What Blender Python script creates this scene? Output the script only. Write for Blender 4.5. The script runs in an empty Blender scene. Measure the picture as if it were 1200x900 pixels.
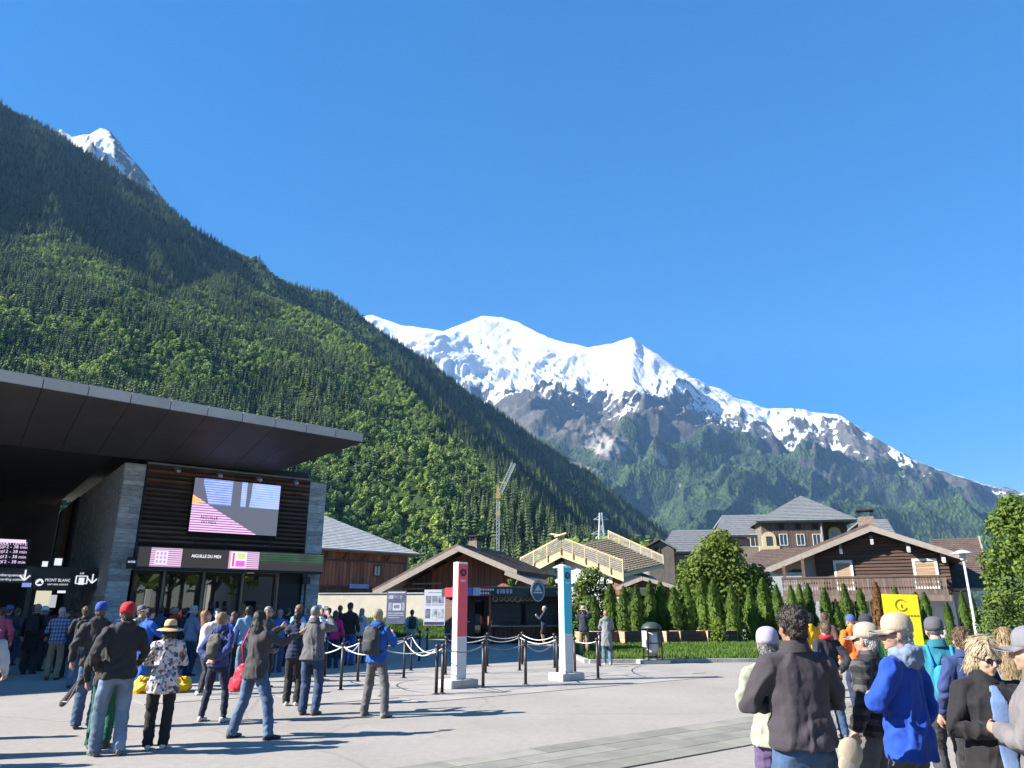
import bpy, bmesh, math, random
import numpy as np
from mathutils import Vector, Matrix
R = math.radians
PI = math.pi
random.seed(7)
rng = np.random.default_rng(7)
SC = bpy.context.scene
C = SC.collection

# ---------------------------------------------------------------- camera
EYE, FPX, PITCH = 1.72, 850.0, R(17.13)
cam_data = bpy.data.cameras.new('camera')
cam = bpy.data.objects.new('camera', cam_data)
C.objects.link(cam)
cam.location = (0, 0, EYE)
cam.rotation_euler = (PI/2 + PITCH, 0, 0)
cam_data.sensor_fit = 'HORIZONTAL'
cam_data.sensor_width = 36.0
cam_data.lens = 36.0*FPX/1200.0
cam_data.clip_start = 0.1
cam_data.clip_end = 60000
SC.camera = cam

# ---------------------------------------------------------------- light
SUN_EL = R(33.5)
SUN_DIR = Vector((-math.cos(SUN_EL)*math.cos(R(13)), -math.cos(SUN_EL)*math.sin(R(13)), math.sin(SUN_EL)))   # towards the sun
world = bpy.data.worlds.new('World')
SC.world = world
world.use_nodes = True
wn, wl = world.node_tree.nodes, world.node_tree.links
bg = wn['Background']
sky_tex = wn.new('ShaderNodeTexSky')
sky_tex.sky_type = 'NISHITA'
sky_tex.sun_disc = False
sky_tex.sun_elevation = SUN_EL
sky_tex.sun_rotation = math.atan2(SUN_DIR.x, SUN_DIR.y)
sky_tex.altitude = 1000
sky_tex.air_density = 1.0
sky_tex.dust_density = 0.3
sky_tex.ozone_density = 3.0
gam = wn.new('ShaderNodeGamma')
gam.inputs['Gamma'].default_value = 0.5
hsv = wn.new('ShaderNodeHueSaturation')
hsv.inputs['Hue'].default_value = 0.512
hsv.inputs['Saturation'].default_value = 2.4
wl.new(sky_tex.outputs[0], gam.inputs['Color'])
wl.new(gam.outputs[0], hsv.inputs['Color'])
wl.new(hsv.outputs[0], bg.inputs['Color'])
bg.inputs['Strength'].default_value = 0.112
sun_data = bpy.data.lights.new('sun', 'SUN')
sun_data.energy = 5.0
sun_data.angle = R(0.53)
sun_data.color = (1.0, 0.95, 0.87)
sun = bpy.data.objects.new('sun', sun_data)
C.objects.link(sun)
sun.rotation_euler = SUN_DIR.to_track_quat('Z', 'Y').to_euler()
sun.location = (-60, -10, 60)
SC.view_settings.view_transform = 'Standard'
SC.view_settings.look = 'None'
SC.view_settings.gamma = 1.0
SC.view_settings.exposure = 1.78
SC.view_settings.use_curve_mapping = False
cy = SC.cycles
cy.max_bounces = 8
cy.diffuse_bounces = 4
cy.glossy_bounces = 3
cy.transmission_bounces = 4
cy.transparent_max_bounces = 6
cy.volume_bounces = 0
cy.caustics_reflective = False
cy.caustics_refractive = False
cy.use_denoising = True
cy.use_adaptive_sampling = False
SC.render.use_persistent_data = False

SP, CP = math.sin(PITCH), math.cos(PITCH)
def ray(px, py):
    u, v = (px-600)/FPX, (450-py)/FPX
    return u, CP - v*SP, SP + v*CP
def P(px, py, Y):
    "point at world depth Y seen at photo pixel (px, py) of the 1200x900 photograph"
    x, y, z = ray(px, py)
    return Vector((x/y*Y, Y, EYE + z/y*Y))
def G(px, py, z0=0.0):
    "point of the plaza seen at the photo pixel"
    x, y, z = ray(px, py)
    t = (z0-EYE)/z
    return Vector((x*t, y*t, z0))
# ---------------------------------------------------------------- helpers
def tag(o, label=None, cat=None, group=None, kind=None):
    if label: o['label'] = label
    if cat: o['category'] = cat
    if group: o['group'] = group
    if kind: o['kind'] = kind
    return o

def empty(name, loc=(0, 0, 0), rz=0.0, label=None, cat=None, group=None):
    o = bpy.data.objects.new(name, None)
    C.objects.link(o)
    o.location = loc
    o.rotation_euler = (0, 0, rz)
    o.empty_display_size = 0.2
    return tag(o, label, cat, group)

def link(name, me, mats=None, parent=None, loc=None, rz=None):
    o = bpy.data.objects.new(name, me)
    C.objects.link(o)
    if mats is not None and not me.materials:
        for m in (mats if isinstance(mats, (list, tuple)) else [mats]): me.materials.append(m)
    if parent is not None: o.parent = parent
    if loc is not None: o.location = loc
    if rz is not None: o.rotation_euler = (0, 0, rz)
    return o

def copy_tree(o, parent=None):
    c = o.copy()
    C.objects.link(c)
    if parent is not None: c.parent = parent
    for ch in list(o.children): copy_tree(ch, c)
    return c

class MB:
    "collects shapes for ONE mesh"
    def __init__(s): s.v, s.f, s.m = [], [], []
    def add(s, vs, fs, mi=0):
        b = len(s.v)
        s.v.extend(tuple(p) for p in vs)
        s.f.extend(tuple(i+b for i in f) for f in fs)
        s.m.extend([mi]*len(fs))
        return s
    def box(s, c, d, M=None, mi=0, rz=0.0):
        x, y, z = d[0]/2, d[1]/2, d[2]/2
        vs = [Vector(p) for p in ((-x,-y,-z),(x,-y,-z),(x,y,-z),(-x,y,-z),(-x,-y,z),(x,-y,z),(x,y,z),(-x,y,z))]
        if rz: M = Matrix.Rotation(rz, 3, 'Z')
        if M is not None: vs = [M @ p for p in vs]
        c = Vector(c)
        return s.add([p+c for p in vs], [(3,2,1,0),(4,5,6,7),(0,1,5,4),(1,2,6,5),(2,3,7,6),(3,0,4,7)], mi)
    def bar(s, a, b, w, h, mi=0, up=(0,0,1)):
        "rectangular bar from a to b: w sideways, h along up"
        a, b = Vector(a), Vector(b)
        d = b-a
        L = d.length
        y = d/L
        x = y.cross(Vector(up))
        if x.length < 1e-4: x = y.cross(Vector((0,1,0)))
        x.normalize()
        z = x.cross(y)
        M = Matrix((x, y, z)).transposed()
        return s.box((a+b)/2, (w, L, h), M, mi)
    def hexa(s, p, mi=0):
        "8 corners: bottom 4 ccw then top 4"
        return s.add(p, [(3,2,1,0),(4,5,6,7),(0,1,5,4),(1,2,6,5),(2,3,7,6),(3,0,4,7)], mi)
    def sheet(s, quad, t, mi=0):
        "slab on a quad (ccw seen from outside) with thickness t inwards"
        q = [Vector(p) for p in quad]
        n = (q[1]-q[0]).cross(q[-1]-q[0]).normalized()
        k = len(q)
        low = [p-n*t for p in q]
        fs = [tuple(range(k, 2*k)), tuple(range(k-1, -1, -1))] + [(i, (i+1) % k, k+(i+1) % k, k+i) for i in range(k)]
        return s.add(low+q, fs, mi)
    def tube(s, pts, r, n=8, mi=0, caps=True):
        pts = [Vector(p) for p in pts]
        rs = r if isinstance(r, (list, tuple)) else [r]*len(pts)
        vs, fs = [], []
        prev = None
        for i, p in enumerate(pts):
            t = (pts[min(i+1, len(pts)-1)]-pts[max(i-1, 0)]).normalized()
            if prev is None:
                x = t.cross(Vector((0, 0, 1)))
                if x.length < 1e-3: x = t.cross(Vector((0, 1, 0)))
            else:
                x = prev - t*prev.dot(t)
            x.normalize()
            prev = x
            y = t.cross(x)
            for k in range(n):
                a = 2*PI*k/n
                vs.append(p + (x*math.cos(a)+y*math.sin(a))*rs[i])
        for i in range(len(pts)-1):
            for k in range(n):
                fs.append((i*n+k, i*n+(k+1) % n, (i+1)*n+(k+1) % n, (i+1)*n+k))
        if caps:
            fs.append(tuple(range(n-1, -1, -1)))
            fs.append(tuple((len(pts)-1)*n+k for k in range(n)))
        return s.add(vs, fs, mi)
    def rings(s, rings, mi=0, caps=True):
        n = len(rings[0])
        vs = [p for r in rings for p in r]
        fs = []
        for i in range(len(rings)-1):
            for k in range(n):
                fs.append((i*n+k, i*n+(k+1) % n, (i+1)*n+(k+1) % n, (i+1)*n+k))
        if caps:
            fs.append(tuple(range(n-1, -1, -1)))
            fs.append(tuple((len(rings)-1)*n+k for k in range(n)))
        return s.add(vs, fs, mi)
    def lathe(s, prof, c=(0,0,0), n=16, mi=0, sx=1, sy=1):
        return s.rings([[(c[0]+r*sx*math.cos(2*PI*k/n), c[1]+r*sy*math.sin(2*PI*k/n), c[2]+z) for k in range(n)] for r, z in prof], mi)
    def ball(s, c, r, n=10, m=7, M=None, mi=0):
        r = (r, r, r) if not isinstance(r, (tuple, list)) else r
        vs, c = [], Vector(c)
        for j in range(m+1):
            t = PI*j/m
            tt = min(max(t, .02), PI-.02)
            for k in range(n):
                a = 2*PI*k/n
                p = Vector((r[0]*math.sin(tt)*math.cos(a), r[1]*math.sin(tt)*math.sin(a), -r[2]*math.cos(tt)))
                vs.append((M @ p if M is not None else p)+c)
        fs = [(j*n+k, j*n+(k+1) % n, (j+1)*n+(k+1) % n, (j+1)*n+k) for j in range(m) for k in range(n)]
        fs.append(tuple(range(n-1, -1, -1)))
        fs.append(tuple(m*n+k for k in range(n)))
        return s.add(vs, fs, mi)
    def mesh(s, name, smooth=False, bevel=0.0):
        me = bpy.data.meshes.new(name)
        me.from_pydata(s.v, [], s.f)
        if any(s.m): me.polygons.foreach_set('material_index', s.m)
        if bevel:
            bm = bmesh.new()
            bm.from_mesh(me)
            bmesh.ops.bevel(bm, geom=[e for e in bm.edges], offset=bevel, segments=2, affect='EDGES', clamp_overlap=True)
            bm.to_mesh(me)
            bm.free()
        if smooth:
            me.polygons.foreach_set('use_smooth', [True]*len(me.polygons))
        me.update()
        return me
    def build(s, name, mats, parent=None, loc=None, rz=None, smooth=False, bevel=0.0):
        return link(name, s.mesh(name, smooth, bevel), mats, parent, loc, rz)

def obox(name, c, d, m, parent=None, rz=0.0, bevel=0.0):
    return MB().box(c, d, rz=rz).build(name, m, parent, bevel=bevel)

# materials -------------------------------------------------------
_M = {}
def newmat(name):
    m = bpy.data.materials.new(name)
    m.use_nodes = True
    nt = m.node_tree
    return m, nt.nodes, nt.links, nt.nodes['Principled BSDF']

def ramp(n, l, fac, stops, interp='LINEAR'):
    r = n.new('ShaderNodeValToRGB')
    r.color_ramp.interpolation = interp
    el = r.color_ramp.elements
    while len(el) < len(stops): el.new(0.5)
    for e, (p, c) in zip(el, stops):
        e.position = p
        e.color = (*c, 1) if len(c) == 3 else c
    if fac is not None: l.new(fac, r.inputs['Fac'])
    return r

def noise(n, l, co, scale, detail=4.0, rough=0.55, dist=0.0):
    t = n.new('ShaderNodeTexNoise')
    t.inputs['Scale'].default_value = scale
    t.inputs['Detail'].default_value = detail
    t.inputs['Roughness'].default_value = rough
    t.inputs['Distortion'].default_value = dist
    if co is not None: l.new(co, t.inputs['Vector'])
    return t

def mapping(n, l, co, scale=(1,1,1), rot=(0,0,0)):
    m = n.new('ShaderNodeMapping')
    m.inputs['Scale'].default_value = scale
    m.inputs['Rotation'].default_value = rot
    l.new(co, m.inputs['Vector'])
    return m.outputs[0]

def mixc(n, l, fac, a, b, mode='MIX'):
    m = n.new('ShaderNodeMix')
    m.data_type = 'RGBA'
    m.blend_type = mode
    for sock, val in ((m.inputs['Factor'], fac), (m.inputs['A'] if False else m.inputs[6], a), (m.inputs[7], b)):
        if hasattr(val, 'is_linked') or hasattr(val, 'links'): l.new(val, sock)
        elif isinstance(val, (int, float)): sock.default_value = val
        else: sock.default_value = (*val, 1) if len(val) == 3 else val
    return m.outputs[2]

def bump(n, l, b, h, strength=0.3, dist=0.02):
    bp = n.new('ShaderNodeBump')
    bp.inputs['Strength'].default_value = strength
    bp.inputs['Distance'].default_value = dist
    l.new(h, bp.inputs['Height'])
    l.new(bp.outputs[0], b.inputs['Normal'])
    return bp

def tone(c, k): return tuple(min(1.0, max(0.0, x*k)) for x in c)

def M(name, col, var=0.18, scale=3.0, rough=0.7, metal=0.0, bmp=0.25, bscale=40.0, bdist=0.01, stretch=(1,1,1), col2=None, rand=0.0, spec=None, coat=0.0, detail=5.0):
    "plain material with uneven colour, wear and fine relief"
    if name in _M: return _M[name]
    m, n, l, b = newmat(name)
    tc = n.new('ShaderNodeTexCoord')
    co = mapping(n, l, tc.outputs['Object'], stretch)
    nz = noise(n, l, co, scale, detail)
    c2 = col2 or tone(col, 1+var)
    r = ramp(n, l, nz.outputs['Fac'], [(0.3, tone(col, 1-var)), (0.7, c2)])
    out = r.outputs[0]
    if rand:
        oi = n.new('ShaderNodeObjectInfo')
        rr = ramp(n, l, oi.outputs['Random'], [(0, (1-rand,)*3), (1, (1+rand*0.6,)*3)])
        out = mixc(n, l, 1.0, out, rr.outputs[0], 'MULTIPLY')
    l.new(out, b.inputs['Base Color'])
    b.inputs['Roughness'].default_value = rough
    b.inputs['Metallic'].default_value = metal
    if spec is not None: b.inputs['Specular IOR Level'].default_value = spec
    if coat: b.inputs['Coat Weight'].default_value = coat
    if bmp:
        nb = noise(n, l, co, bscale, 4.0)
        bump(n, l, b, nb.outputs['Fac'], bmp, bdist)
    _M[name] = m
    return m

def emit(name, col, s=1.0):
    if name in _M: return _M[name]
    m, n, l, b = newmat(name)
    b.inputs['Base Color'].default_value = (0.02, 0.02, 0.02, 1)
    b.inputs['Emission Color'].default_value = (*col, 1)
    b.inputs['Emission Strength'].default_value = s
    _M[name] = m
    return m

def text_mesh(txt, size, depth=0.004, align='CENTER'):
    cu = bpy.data.curves.new('lettering', 'FONT')
    cu.body = txt
    cu.size = size
    cu.extrude = depth
    cu.align_x = align
    cu.align_y = 'CENTER'
    cu.resolution_u = 2
    o = bpy.data.objects.new('lettering', cu)
    dg = bpy.context.evaluated_depsgraph_get()
    C.objects.link(o)
    dg.update()
    me = bpy.data.meshes.new_from_object(o.evaluated_get(dg))
    bpy.data.objects.remove(o)
    bpy.data.curves.remove(cu)
    return me

def lettering(txt, size, mat, parent, loc, rot=(PI/2, 0, 0), depth=0.004, name='lettering', sx=1.0, align='CENTER'):
    o = link(name, text_mesh(txt, size, depth, align), mat, parent)
    o.location = loc
    o.rotation_euler = rot
    o.scale = (sx, 1, 1)
    return o

# numpy gradient noise ------------------------------------------------
_perm = rng.permutation(512).astype(np.int64)
_perm = np.concatenate([_perm, _perm, _perm])
_g3 = rng.normal(size=(512, 3))
_g3 /= np.linalg.norm(_g3, axis=1)[:, None]
def pnoise(x, y, z=None):
    x = np.asarray(x, float); y = np.asarray(y, float)
    z = np.zeros_like(x) if z is None else np.asarray(z, float)
    xi, yi, zi = np.floor(x).astype(np.int64), np.floor(y).astype(np.int64), np.floor(z).astype(np.int64)
    xf, yf, zf = x-xi, y-yi, z-zi
    fx, fy, fz = (t*t*t*(t*(t*6-15)+10) for t in (xf, yf, zf))
    out = 0
    for dx in (0, 1):
        for dy in (0, 1):
            for dz in (0, 1):
                h = _perm[(_perm[(_perm[(xi+dx) & 511] + yi+dy) & 511] + zi+dz) & 511]
                g = _g3[h]
                d = g[..., 0]*(xf-dx)+g[..., 1]*(yf-dy)+g[..., 2]*(zf-dz)
                out = out + d*(fx if dx else 1-fx)*(fy if dy else 1-fy)*(fz if dz else 1-fz)
    return out*1.5
def fbm(x, y, z=None, oct=5, gain=0.5, lac=2.03):
    a, f, s = 1.0, 1.0, 0.0
    for i in range(oct):
        s = s + a*pnoise(x*f+i*17.3, y*f-i*9.1, None if z is None else z*f+i*5.7)
        a *= gain
        f *= lac
    return s
def ridged(x, y, oct=6, gain=0.52, lac=2.07):
    a, f, s, w = 1.0, 1.0, 0.0, 1.0
    for i in range(oct):
        n_ = 1-np.abs(pnoise(x*f+i*13.7, y*f+i*7.9))*1.6
        n_ = np.clip(n_, 0, 1)**2
        s = s + a*n_*w
        w = np.clip(n_*1.6, 0, 1)
        a *= gain
        f *= lac
    return s
def smooth01(x, a, b):
    t = np.clip((x-a)/(b-a), 0, 1)
    return t*t*(3-2*t)

def grid_mesh(name, X, Y, Z, attrs=None, smooth=True):
    n, m = X.shape
    me = bpy.data.meshes.new(name)
    co = np.stack([X, Y, Z], -1).reshape(-1, 3).astype(np.float32)
    i = np.arange(n*m).reshape(n, m)
    f = np.stack([i[:-1, :-1], i[1:, :-1], i[1:, 1:], i[:-1, 1:]], -1).reshape(-1, 4)
    me.vertices.add(len(co))
    me.vertices.foreach_set('co', co.ravel())
    me.loops.add(f.size)
    me.loops.foreach_set('vertex_index', f.ravel().astype(np.int32))
    me.polygons.add(len(f))
    me.polygons.foreach_set('loop_start', np.arange(0, f.size, 4, dtype=np.int32))
    me.polygons.foreach_set('loop_total', np.full(len(f), 4, dtype=np.int32))
    me.update(calc_edges=True)
    me.validate()
    if smooth: me.polygons.foreach_set('use_smooth', np.ones(len(f), bool))
    for k, a in (attrs or {}).items():
        at = me.attributes.new(k, 'FLOAT', 'POINT')
        at.data.foreach_set('value', a.ravel().astype(np.float32))
    return me

def MW(name, col, var=0.2, scale=1.5, rough=0.75, rand=0.25, bmp=0.3, bscale=30.0, stretch=(1,1,1), bdist=0.01, col2=None, metal=0.0, spec=0.4):
    "material for laid pieces: pattern in world space, tone of its own per piece"
    if name in _M: return _M[name]
    m, n, l, b = newmat(name)
    g = n.new('ShaderNodeNewGeometry')
    co = mapping(n, l, g.outputs['Position'], stretch)
    nz = noise(n, l, co, scale, 6, .6)
    r = ramp(n, l, nz.outputs['Fac'], [(0.3, tone(col, 1-var)), (0.7, col2 or tone(col, 1+var))])
    oi = n.new('ShaderNodeObjectInfo')
    rr = ramp(n, l, oi.outputs['Random'], [(0, (1-rand,)*3), (1, (1+rand*.7,)*3)])
    l.new(mixc(n, l, 1.0, r.outputs[0], rr.outputs[0], 'MULTIPLY'), b.inputs['Base Color'])
    b.inputs['Roughness'].default_value = rough
    b.inputs['Metallic'].default_value = metal
    b.inputs['Specular IOR Level'].default_value = spec
    nb = noise(n, l, co, bscale, 4)
    bump(n, l, b, nb.outputs['Fac'], bmp, bdist)
    _M[name] = m
    return m
_unit = {}
def unit_box(mat):
    k = mat.name
    if k not in _unit:
        me = MB().box((0, 0, 0), (1, 1, 1)).mesh('piece_'+k)
        me.materials.append(mat)
        _unit[k] = me
    return _unit[k]
def piece(name, c, d, mat, parent, rz=0.0, rot=None):
    o = bpy.data.objects.new(name, unit_box(mat))
    C.objects.link(o)
    o.parent = parent
    o.location = c
    o.scale = d
    o.rotation_euler = rot if rot is not None else (0, 0, rz)
    return o
def tile_field(quad, rows, cols, mat, name, parent, thick=0.03, jit=0.2, seed=1, gap=0.012, lift=0.012):
    "courses of slates on a quad a-b (eaves) c-d (ridge), each its own slab, joined"
    rd = random.Random(seed)
    a, b, c, d = [Vector(q) for q in quad]
    nrm = (b-a).cross(d-a).normalized()
    mb = MB()
    for i in range(rows):
        v0, v1 = i/rows, (i+1.12)/rows
        v1 = min(v1, 1.0)
        off = (i % 2)*.5
        l0, r0, l1, r1 = a.lerp(d, v0), b.lerp(c, v0), a.lerp(d, v1), b.lerp(c, v1)
        for j in range(-1, cols):
            u0, u1 = max((j+off)/cols, 0), min((j+1+off)/cols, 1)
            if u1-u0 < .05/cols: continue
            g = gap/2/max((b-a).length/cols, .01)/cols
            t = thick*(1+jit*(rd.random()-.5))
            h0 = lift+t*.9
            p = [l0.lerp(r0, u0+g), l0.lerp(r0, u1-g), l1.lerp(r1, u1-g), l1.lerp(r1, u0+g)]
            lo = [p[0]+nrm*lift, p[1]+nrm*lift, p[2], p[3]]
            up = [p[0]+nrm*(h0+t*.4), p[1]+nrm*(h0+t*.4), p[2]+nrm*t*.3, p[3]+nrm*t*.3]
            mb.add(lo+up, [(4,5,6,7), (0,1,5,4), (1,2,6,5), (3,0,4,7)])
    return tag(mb.build(name, mat, parent), kind='stuff')
# ---------------------------------------------------------------- mountains
def attr(n, name):
    a = n.new('ShaderNodeAttribute')
    a.attribute_name = name
    return a.outputs['Fac']
def mathn(n, l, op, a, b=None, clamp=False):
    m = n.new('ShaderNodeMath')
    m.operation = op
    m.use_clamp = clamp
    for i, v in enumerate((a, b)):
        if v is None: continue
        if isinstance(v, (int, float)): m.inputs[i].default_value = v
        else: l.new(v, m.inputs[i])
    return m.outputs[0]

def mountain_mat():
    m, n, l, b = newmat('snow_rock_forest')
    geo = n.new('ShaderNodeNewGeometry')
    pos = geo.outputs['Position']
    fine = noise(n, l, pos, 0.012, 8, 0.62)
    mid = noise(n, l, pos, 0.0035, 6, 0.6)
    # rock
    rk = ramp(n, l, fine.outputs['Fac'], [(0.3, (0.04, 0.038, 0.036)), (0.55, (0.092, 0.085, 0.075)), (0.75, (0.18, 0.165, 0.14))])
    pale = ramp(n, l, fine.outputs['Fac'], [(0.3, (0.16, 0.145, 0.125)), (0.7, (0.37, 0.34, 0.30))])
    scree = mathn(n, l, 'ADD', attr(n, 'scree'), mathn(n, l, 'MULTIPLY', mathn(n, l, 'SUBTRACT', fine.outputs['Fac'], 0.5), 1.2), True)
    scm = ramp(n, l, scree, [(0.42, (0,0,0)), (0.6, (1,1,1))])
    rock = mixc(n, l, scm.outputs[0], rk.outputs[0], pale.outputs[0])
    # woods seen from kilometres away: each cell of the pattern is a tree
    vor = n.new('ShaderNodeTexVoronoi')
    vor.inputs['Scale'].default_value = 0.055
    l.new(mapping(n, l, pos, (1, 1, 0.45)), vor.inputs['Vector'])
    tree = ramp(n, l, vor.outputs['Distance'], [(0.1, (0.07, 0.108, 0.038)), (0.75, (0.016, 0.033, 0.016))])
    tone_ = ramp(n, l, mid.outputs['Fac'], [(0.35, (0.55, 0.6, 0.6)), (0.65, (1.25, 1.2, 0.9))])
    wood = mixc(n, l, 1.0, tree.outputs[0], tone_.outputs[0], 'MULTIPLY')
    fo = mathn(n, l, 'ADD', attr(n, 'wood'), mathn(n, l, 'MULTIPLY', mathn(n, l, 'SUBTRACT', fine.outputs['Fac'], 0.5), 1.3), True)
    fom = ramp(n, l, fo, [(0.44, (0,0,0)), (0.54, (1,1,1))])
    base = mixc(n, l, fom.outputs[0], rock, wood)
    stk = noise(n, l, mapping(n, l, pos, (1.0, .4, .28), (0, 0, R(-30))), 0.03, 6, .62, .3)
    sn = mathn(n, l, 'ADD', mathn(n, l, 'ADD', attr(n, 'snow'), mathn(n, l, 'MULTIPLY', mathn(n, l, 'SUBTRACT', fine.outputs['Fac'], 0.5), 0.8)), mathn(n, l, 'MULTIPLY', mathn(n, l, 'SUBTRACT', stk.outputs['Fac'], 0.5), 1.25), True)
    snm = ramp(n, l, sn, [(0.46, (0,0,0)), (0.53, (1,1,1))])
    snow = ramp(n, l, mid.outputs['Fac'], [(0.3, (0.54, 0.56, 0.60)), (0.7, (0.66, 0.66, 0.66))])
    out = mixc(n, l, snm.outputs[0], base, snow.outputs[0])
    l.new(out, b.inputs['Base Color'])
    b.inputs['Roughness'].default_value = 0.85
    b.inputs['Specular IOR Level'].default_value = 0.15
    bp = n.new('ShaderNodeBump')
    bp.inputs['Strength'].default_value = 0.8
    bp.inputs['Distance'].default_value = 22
    l.new(fine.outputs['Fac'], bp.inputs['Height'])
    bp2 = n.new('ShaderNodeBump')
    bp2.invert = True
    bp2.inputs['Distance'].default_value = 10
    l.new(fom.outputs[0], bp2.inputs['Strength'])
    l.new(vor.outputs['Distance'], bp2.inputs['Height'])
    bp3 = n.new('ShaderNodeBump')
    bp3.inputs['Strength'].default_value = 0.7
    bp3.inputs['Distance'].default_value = 9
    vf = noise(n, l, pos, 0.045, 6, .65, .4)
    l.new(vf.outputs['Fac'], bp3.inputs['Height'])
    l.new(bp.outputs[0], bp3.inputs['Normal'])
    l.new(bp3.outputs[0], bp2.inputs['Normal'])
    l.new(bp2.outputs[0], b.inputs['Normal'])
    return m
MOUNT = mountain_mat()

# the snow range: crest through the photographed silhouette, at its own distance
crest = [(300,420,9800),(400,374,9700),(437,369,9600),(470,381,9500),(490,383,9500),(520,388,9500),(545,378,9700),(565,370,9900),(590,372,9900),(608,378,9800),
    (625,387,9600),(650,398,9400),(690,407,9200),(712,404,8900),(728,399,8700),(740,394,8600),(752,403,8600),(765,412,8500),(790,429,8400),(830,451,8300),
    (865,466,8200),(900,479,8200),(940,479,8100),(960,485,8000),(985,487,7900),(1020,509,7600),(1070,539,7300),(1120,557,7100),(1165,570,7000),(1200,577,6900),(1300,600,6800),(1420,640,6800)]
ca, cd, ch, cx_ = [], [], [], []
for px, py, D in crest:
    p = P(px, py, D)
    ca.append(math.atan2(p.x, p.y)); cd.append(math.hypot(p.x, p.y)); ch.append(p.z); cx_.append(px)
az = np.linspace(ca[0], ca[-1], 760)
rc = np.interp(az, ca, cd); hc = np.interp(az, ca, ch); pxa = np.interp(az, ca, cx_)
T = np.concatenate([np.linspace(0.0, 1.0, 300), np.linspace(1.008, 1.25, 24)])
A2, T2 = np.meshgrid(az, T, indexing='ij')
toe = np.interp(az, [ca[0], ca[-1]], [4300, 2900])[:, None]
Rr = toe + (rc[:, None]-toe)*T2
Xm, Ym = Rr*np.sin(A2), Rr*np.cos(A2)
tc = np.clip(T2, 0, 1)
def blur(a, w):
    k_ = np.exp(-0.5*(np.arange(-3*w, 3*w+1)/w)**2)
    return np.convolve(np.pad(a, 3*w, mode='edge'), k_/k_.sum(), 'valid')
hs = blur(hc, 45)
wv = smooth01(np.clip(T2, 0, 1), 0.72, 1.0)
wa = 0.035*fbm(A2*9, Rr/900+2, oct=3)*(1-np.clip(T2, 0, 1))**.6*2.2
HC = np.interp(A2+wa, az, hs)*(1-wv)+np.interp(A2+wa, az, hc)*wv
env = np.sin(PI*np.clip(tc, 0, 1))**0.7
prof = 0.30*tc**0.9 + 0.70*tc**1.55
wx = Xm + 260*fbm(Xm/1500, Ym/1500, oct=3); wy = Ym + 260*fbm(Xm/1500+31, Ym/1500, oct=3)
# spurs run down towards the valley on the left of the picture: compress the noise across, stretch it along
ca_, sa_ = math.cos(R(38)), math.sin(R(38))
U_, V_ = wx*ca_+wy*sa_, -wx*sa_+wy*ca_
big = ridged(V_/1150+3.3, U_/2600+1.2, 3)-0.75
small = ridged(V_/330+8.1, U_/620+5.2, 6)-0.75
tiny = fbm(wx/130, wy/130, oct=3)
Zm = HC*prof + env*(330*big + 135*small*(0.2+0.8*tc)) + (0.15+env)*22*tiny + env*smooth01(tc, .45, .8)*(34*(ridged(wx/150+4, wy/190, 4)-.7) + 60*(ridged(V_/700+1.7, U_/900, 3)-.7))
edge = smooth01(tc, 0.965, 1.0)
Zm = Zm*(1-edge) + edge*(HC*prof + 26*fbm(wx/160, wy/160, oct=3)*(T2 <= 1)*np.interp(pxa, [600, 850], [0.35, 1])[:, None])
Zm = np.where(T2 < 1, np.minimum(Zm, (hc[:, None]-EYE)*Rr/rc[:, None]+EYE-45*(1-tc)), Zm)
back = np.clip(T2-1, 0, 1)
Zm = np.where(T2 > 1, hc[:, None]*(1-back*1.6), Zm)
Zm = np.maximum(Zm, -0.5*(1-tc))
gx = np.gradient(Zm, axis=1)/np.maximum(np.gradient(Rr, axis=1), 1)
ga = np.gradient(Zm, axis=0)/(np.gradient(A2, axis=0)*Rr)
slope = np.hypot(gx, ga)
snowline = np.interp(pxa, [400, 600, 700, 800, 900, 1000, 1100, 1200], [1680, 1780, 1880, 1770, 1480, 1230, 1010, 780])[:, None]
ztrue = Zm
snow_a = 0.5 + (ztrue-snowline)/np.interp(pxa, [600, 900, 1100], [700, 1000, 1100])[:, None] - 0.42*np.clip(slope-0.75, 0, 2) + 0.25*fbm(wx/500, wy/500, oct=4) - (.16+0.34*smooth01(pxa, 800, 940))[:, None]*np.clip(small+0.2, -.3, 1)
treeline = np.interp(pxa, [400, 640, 700, 800, 900, 1000, 1200], [1250, 1330, 1430, 1500, 1370, 1130, 780])[:, None]
wood_a = 0.62 + (treeline-ztrue)/520 + 0.42*fbm(wx/420, wy/420, oct=4) - 0.22*np.clip(slope-0.9, 0, 2)
# bare gully scree on the lower flank
def blob(px, py, sx, sy, ang=0):
    "soft patch of bare ground round one place of the flank (angles seen from the valley)"
    a0 = math.atan2(*(lambda p: (p.x, p.y))(P(px, 600, 1000)))
    r_ = ray(px, py); e0 = r_[2]/math.hypot(r_[0], r_[1])
    E = (Zm-EYE)/Rr
    du, dv = (A2-a0)*850, (E-e0)*850
    c_, s_ = math.cos(ang), math.sin(ang)
    return np.exp(-((du*c_+dv*s_)/sx)**2 - ((-du*s_+dv*c_)/sy)**2)
scree_a = 0.95*blob(690, 555, 46, 11, R(-24)) + 1.0*blob(795, 562, 44, 11, R(-58)) + 1.0*blob(832, 588, 38, 10, R(-18)) + 0.75*blob(712, 522, 40, 20, R(-10)) + .5*blob(985, 560, 60, 8, R(-30))
wood_a = wood_a - 1.1*scree_a + 0.15
gully = scree_a
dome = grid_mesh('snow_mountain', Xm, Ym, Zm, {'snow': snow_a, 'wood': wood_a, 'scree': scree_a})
tag(link('snow_mountain', dome, MOUNT), 'long snow covered mountain range above dark forested flanks', 'mountain', kind='structure')

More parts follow.
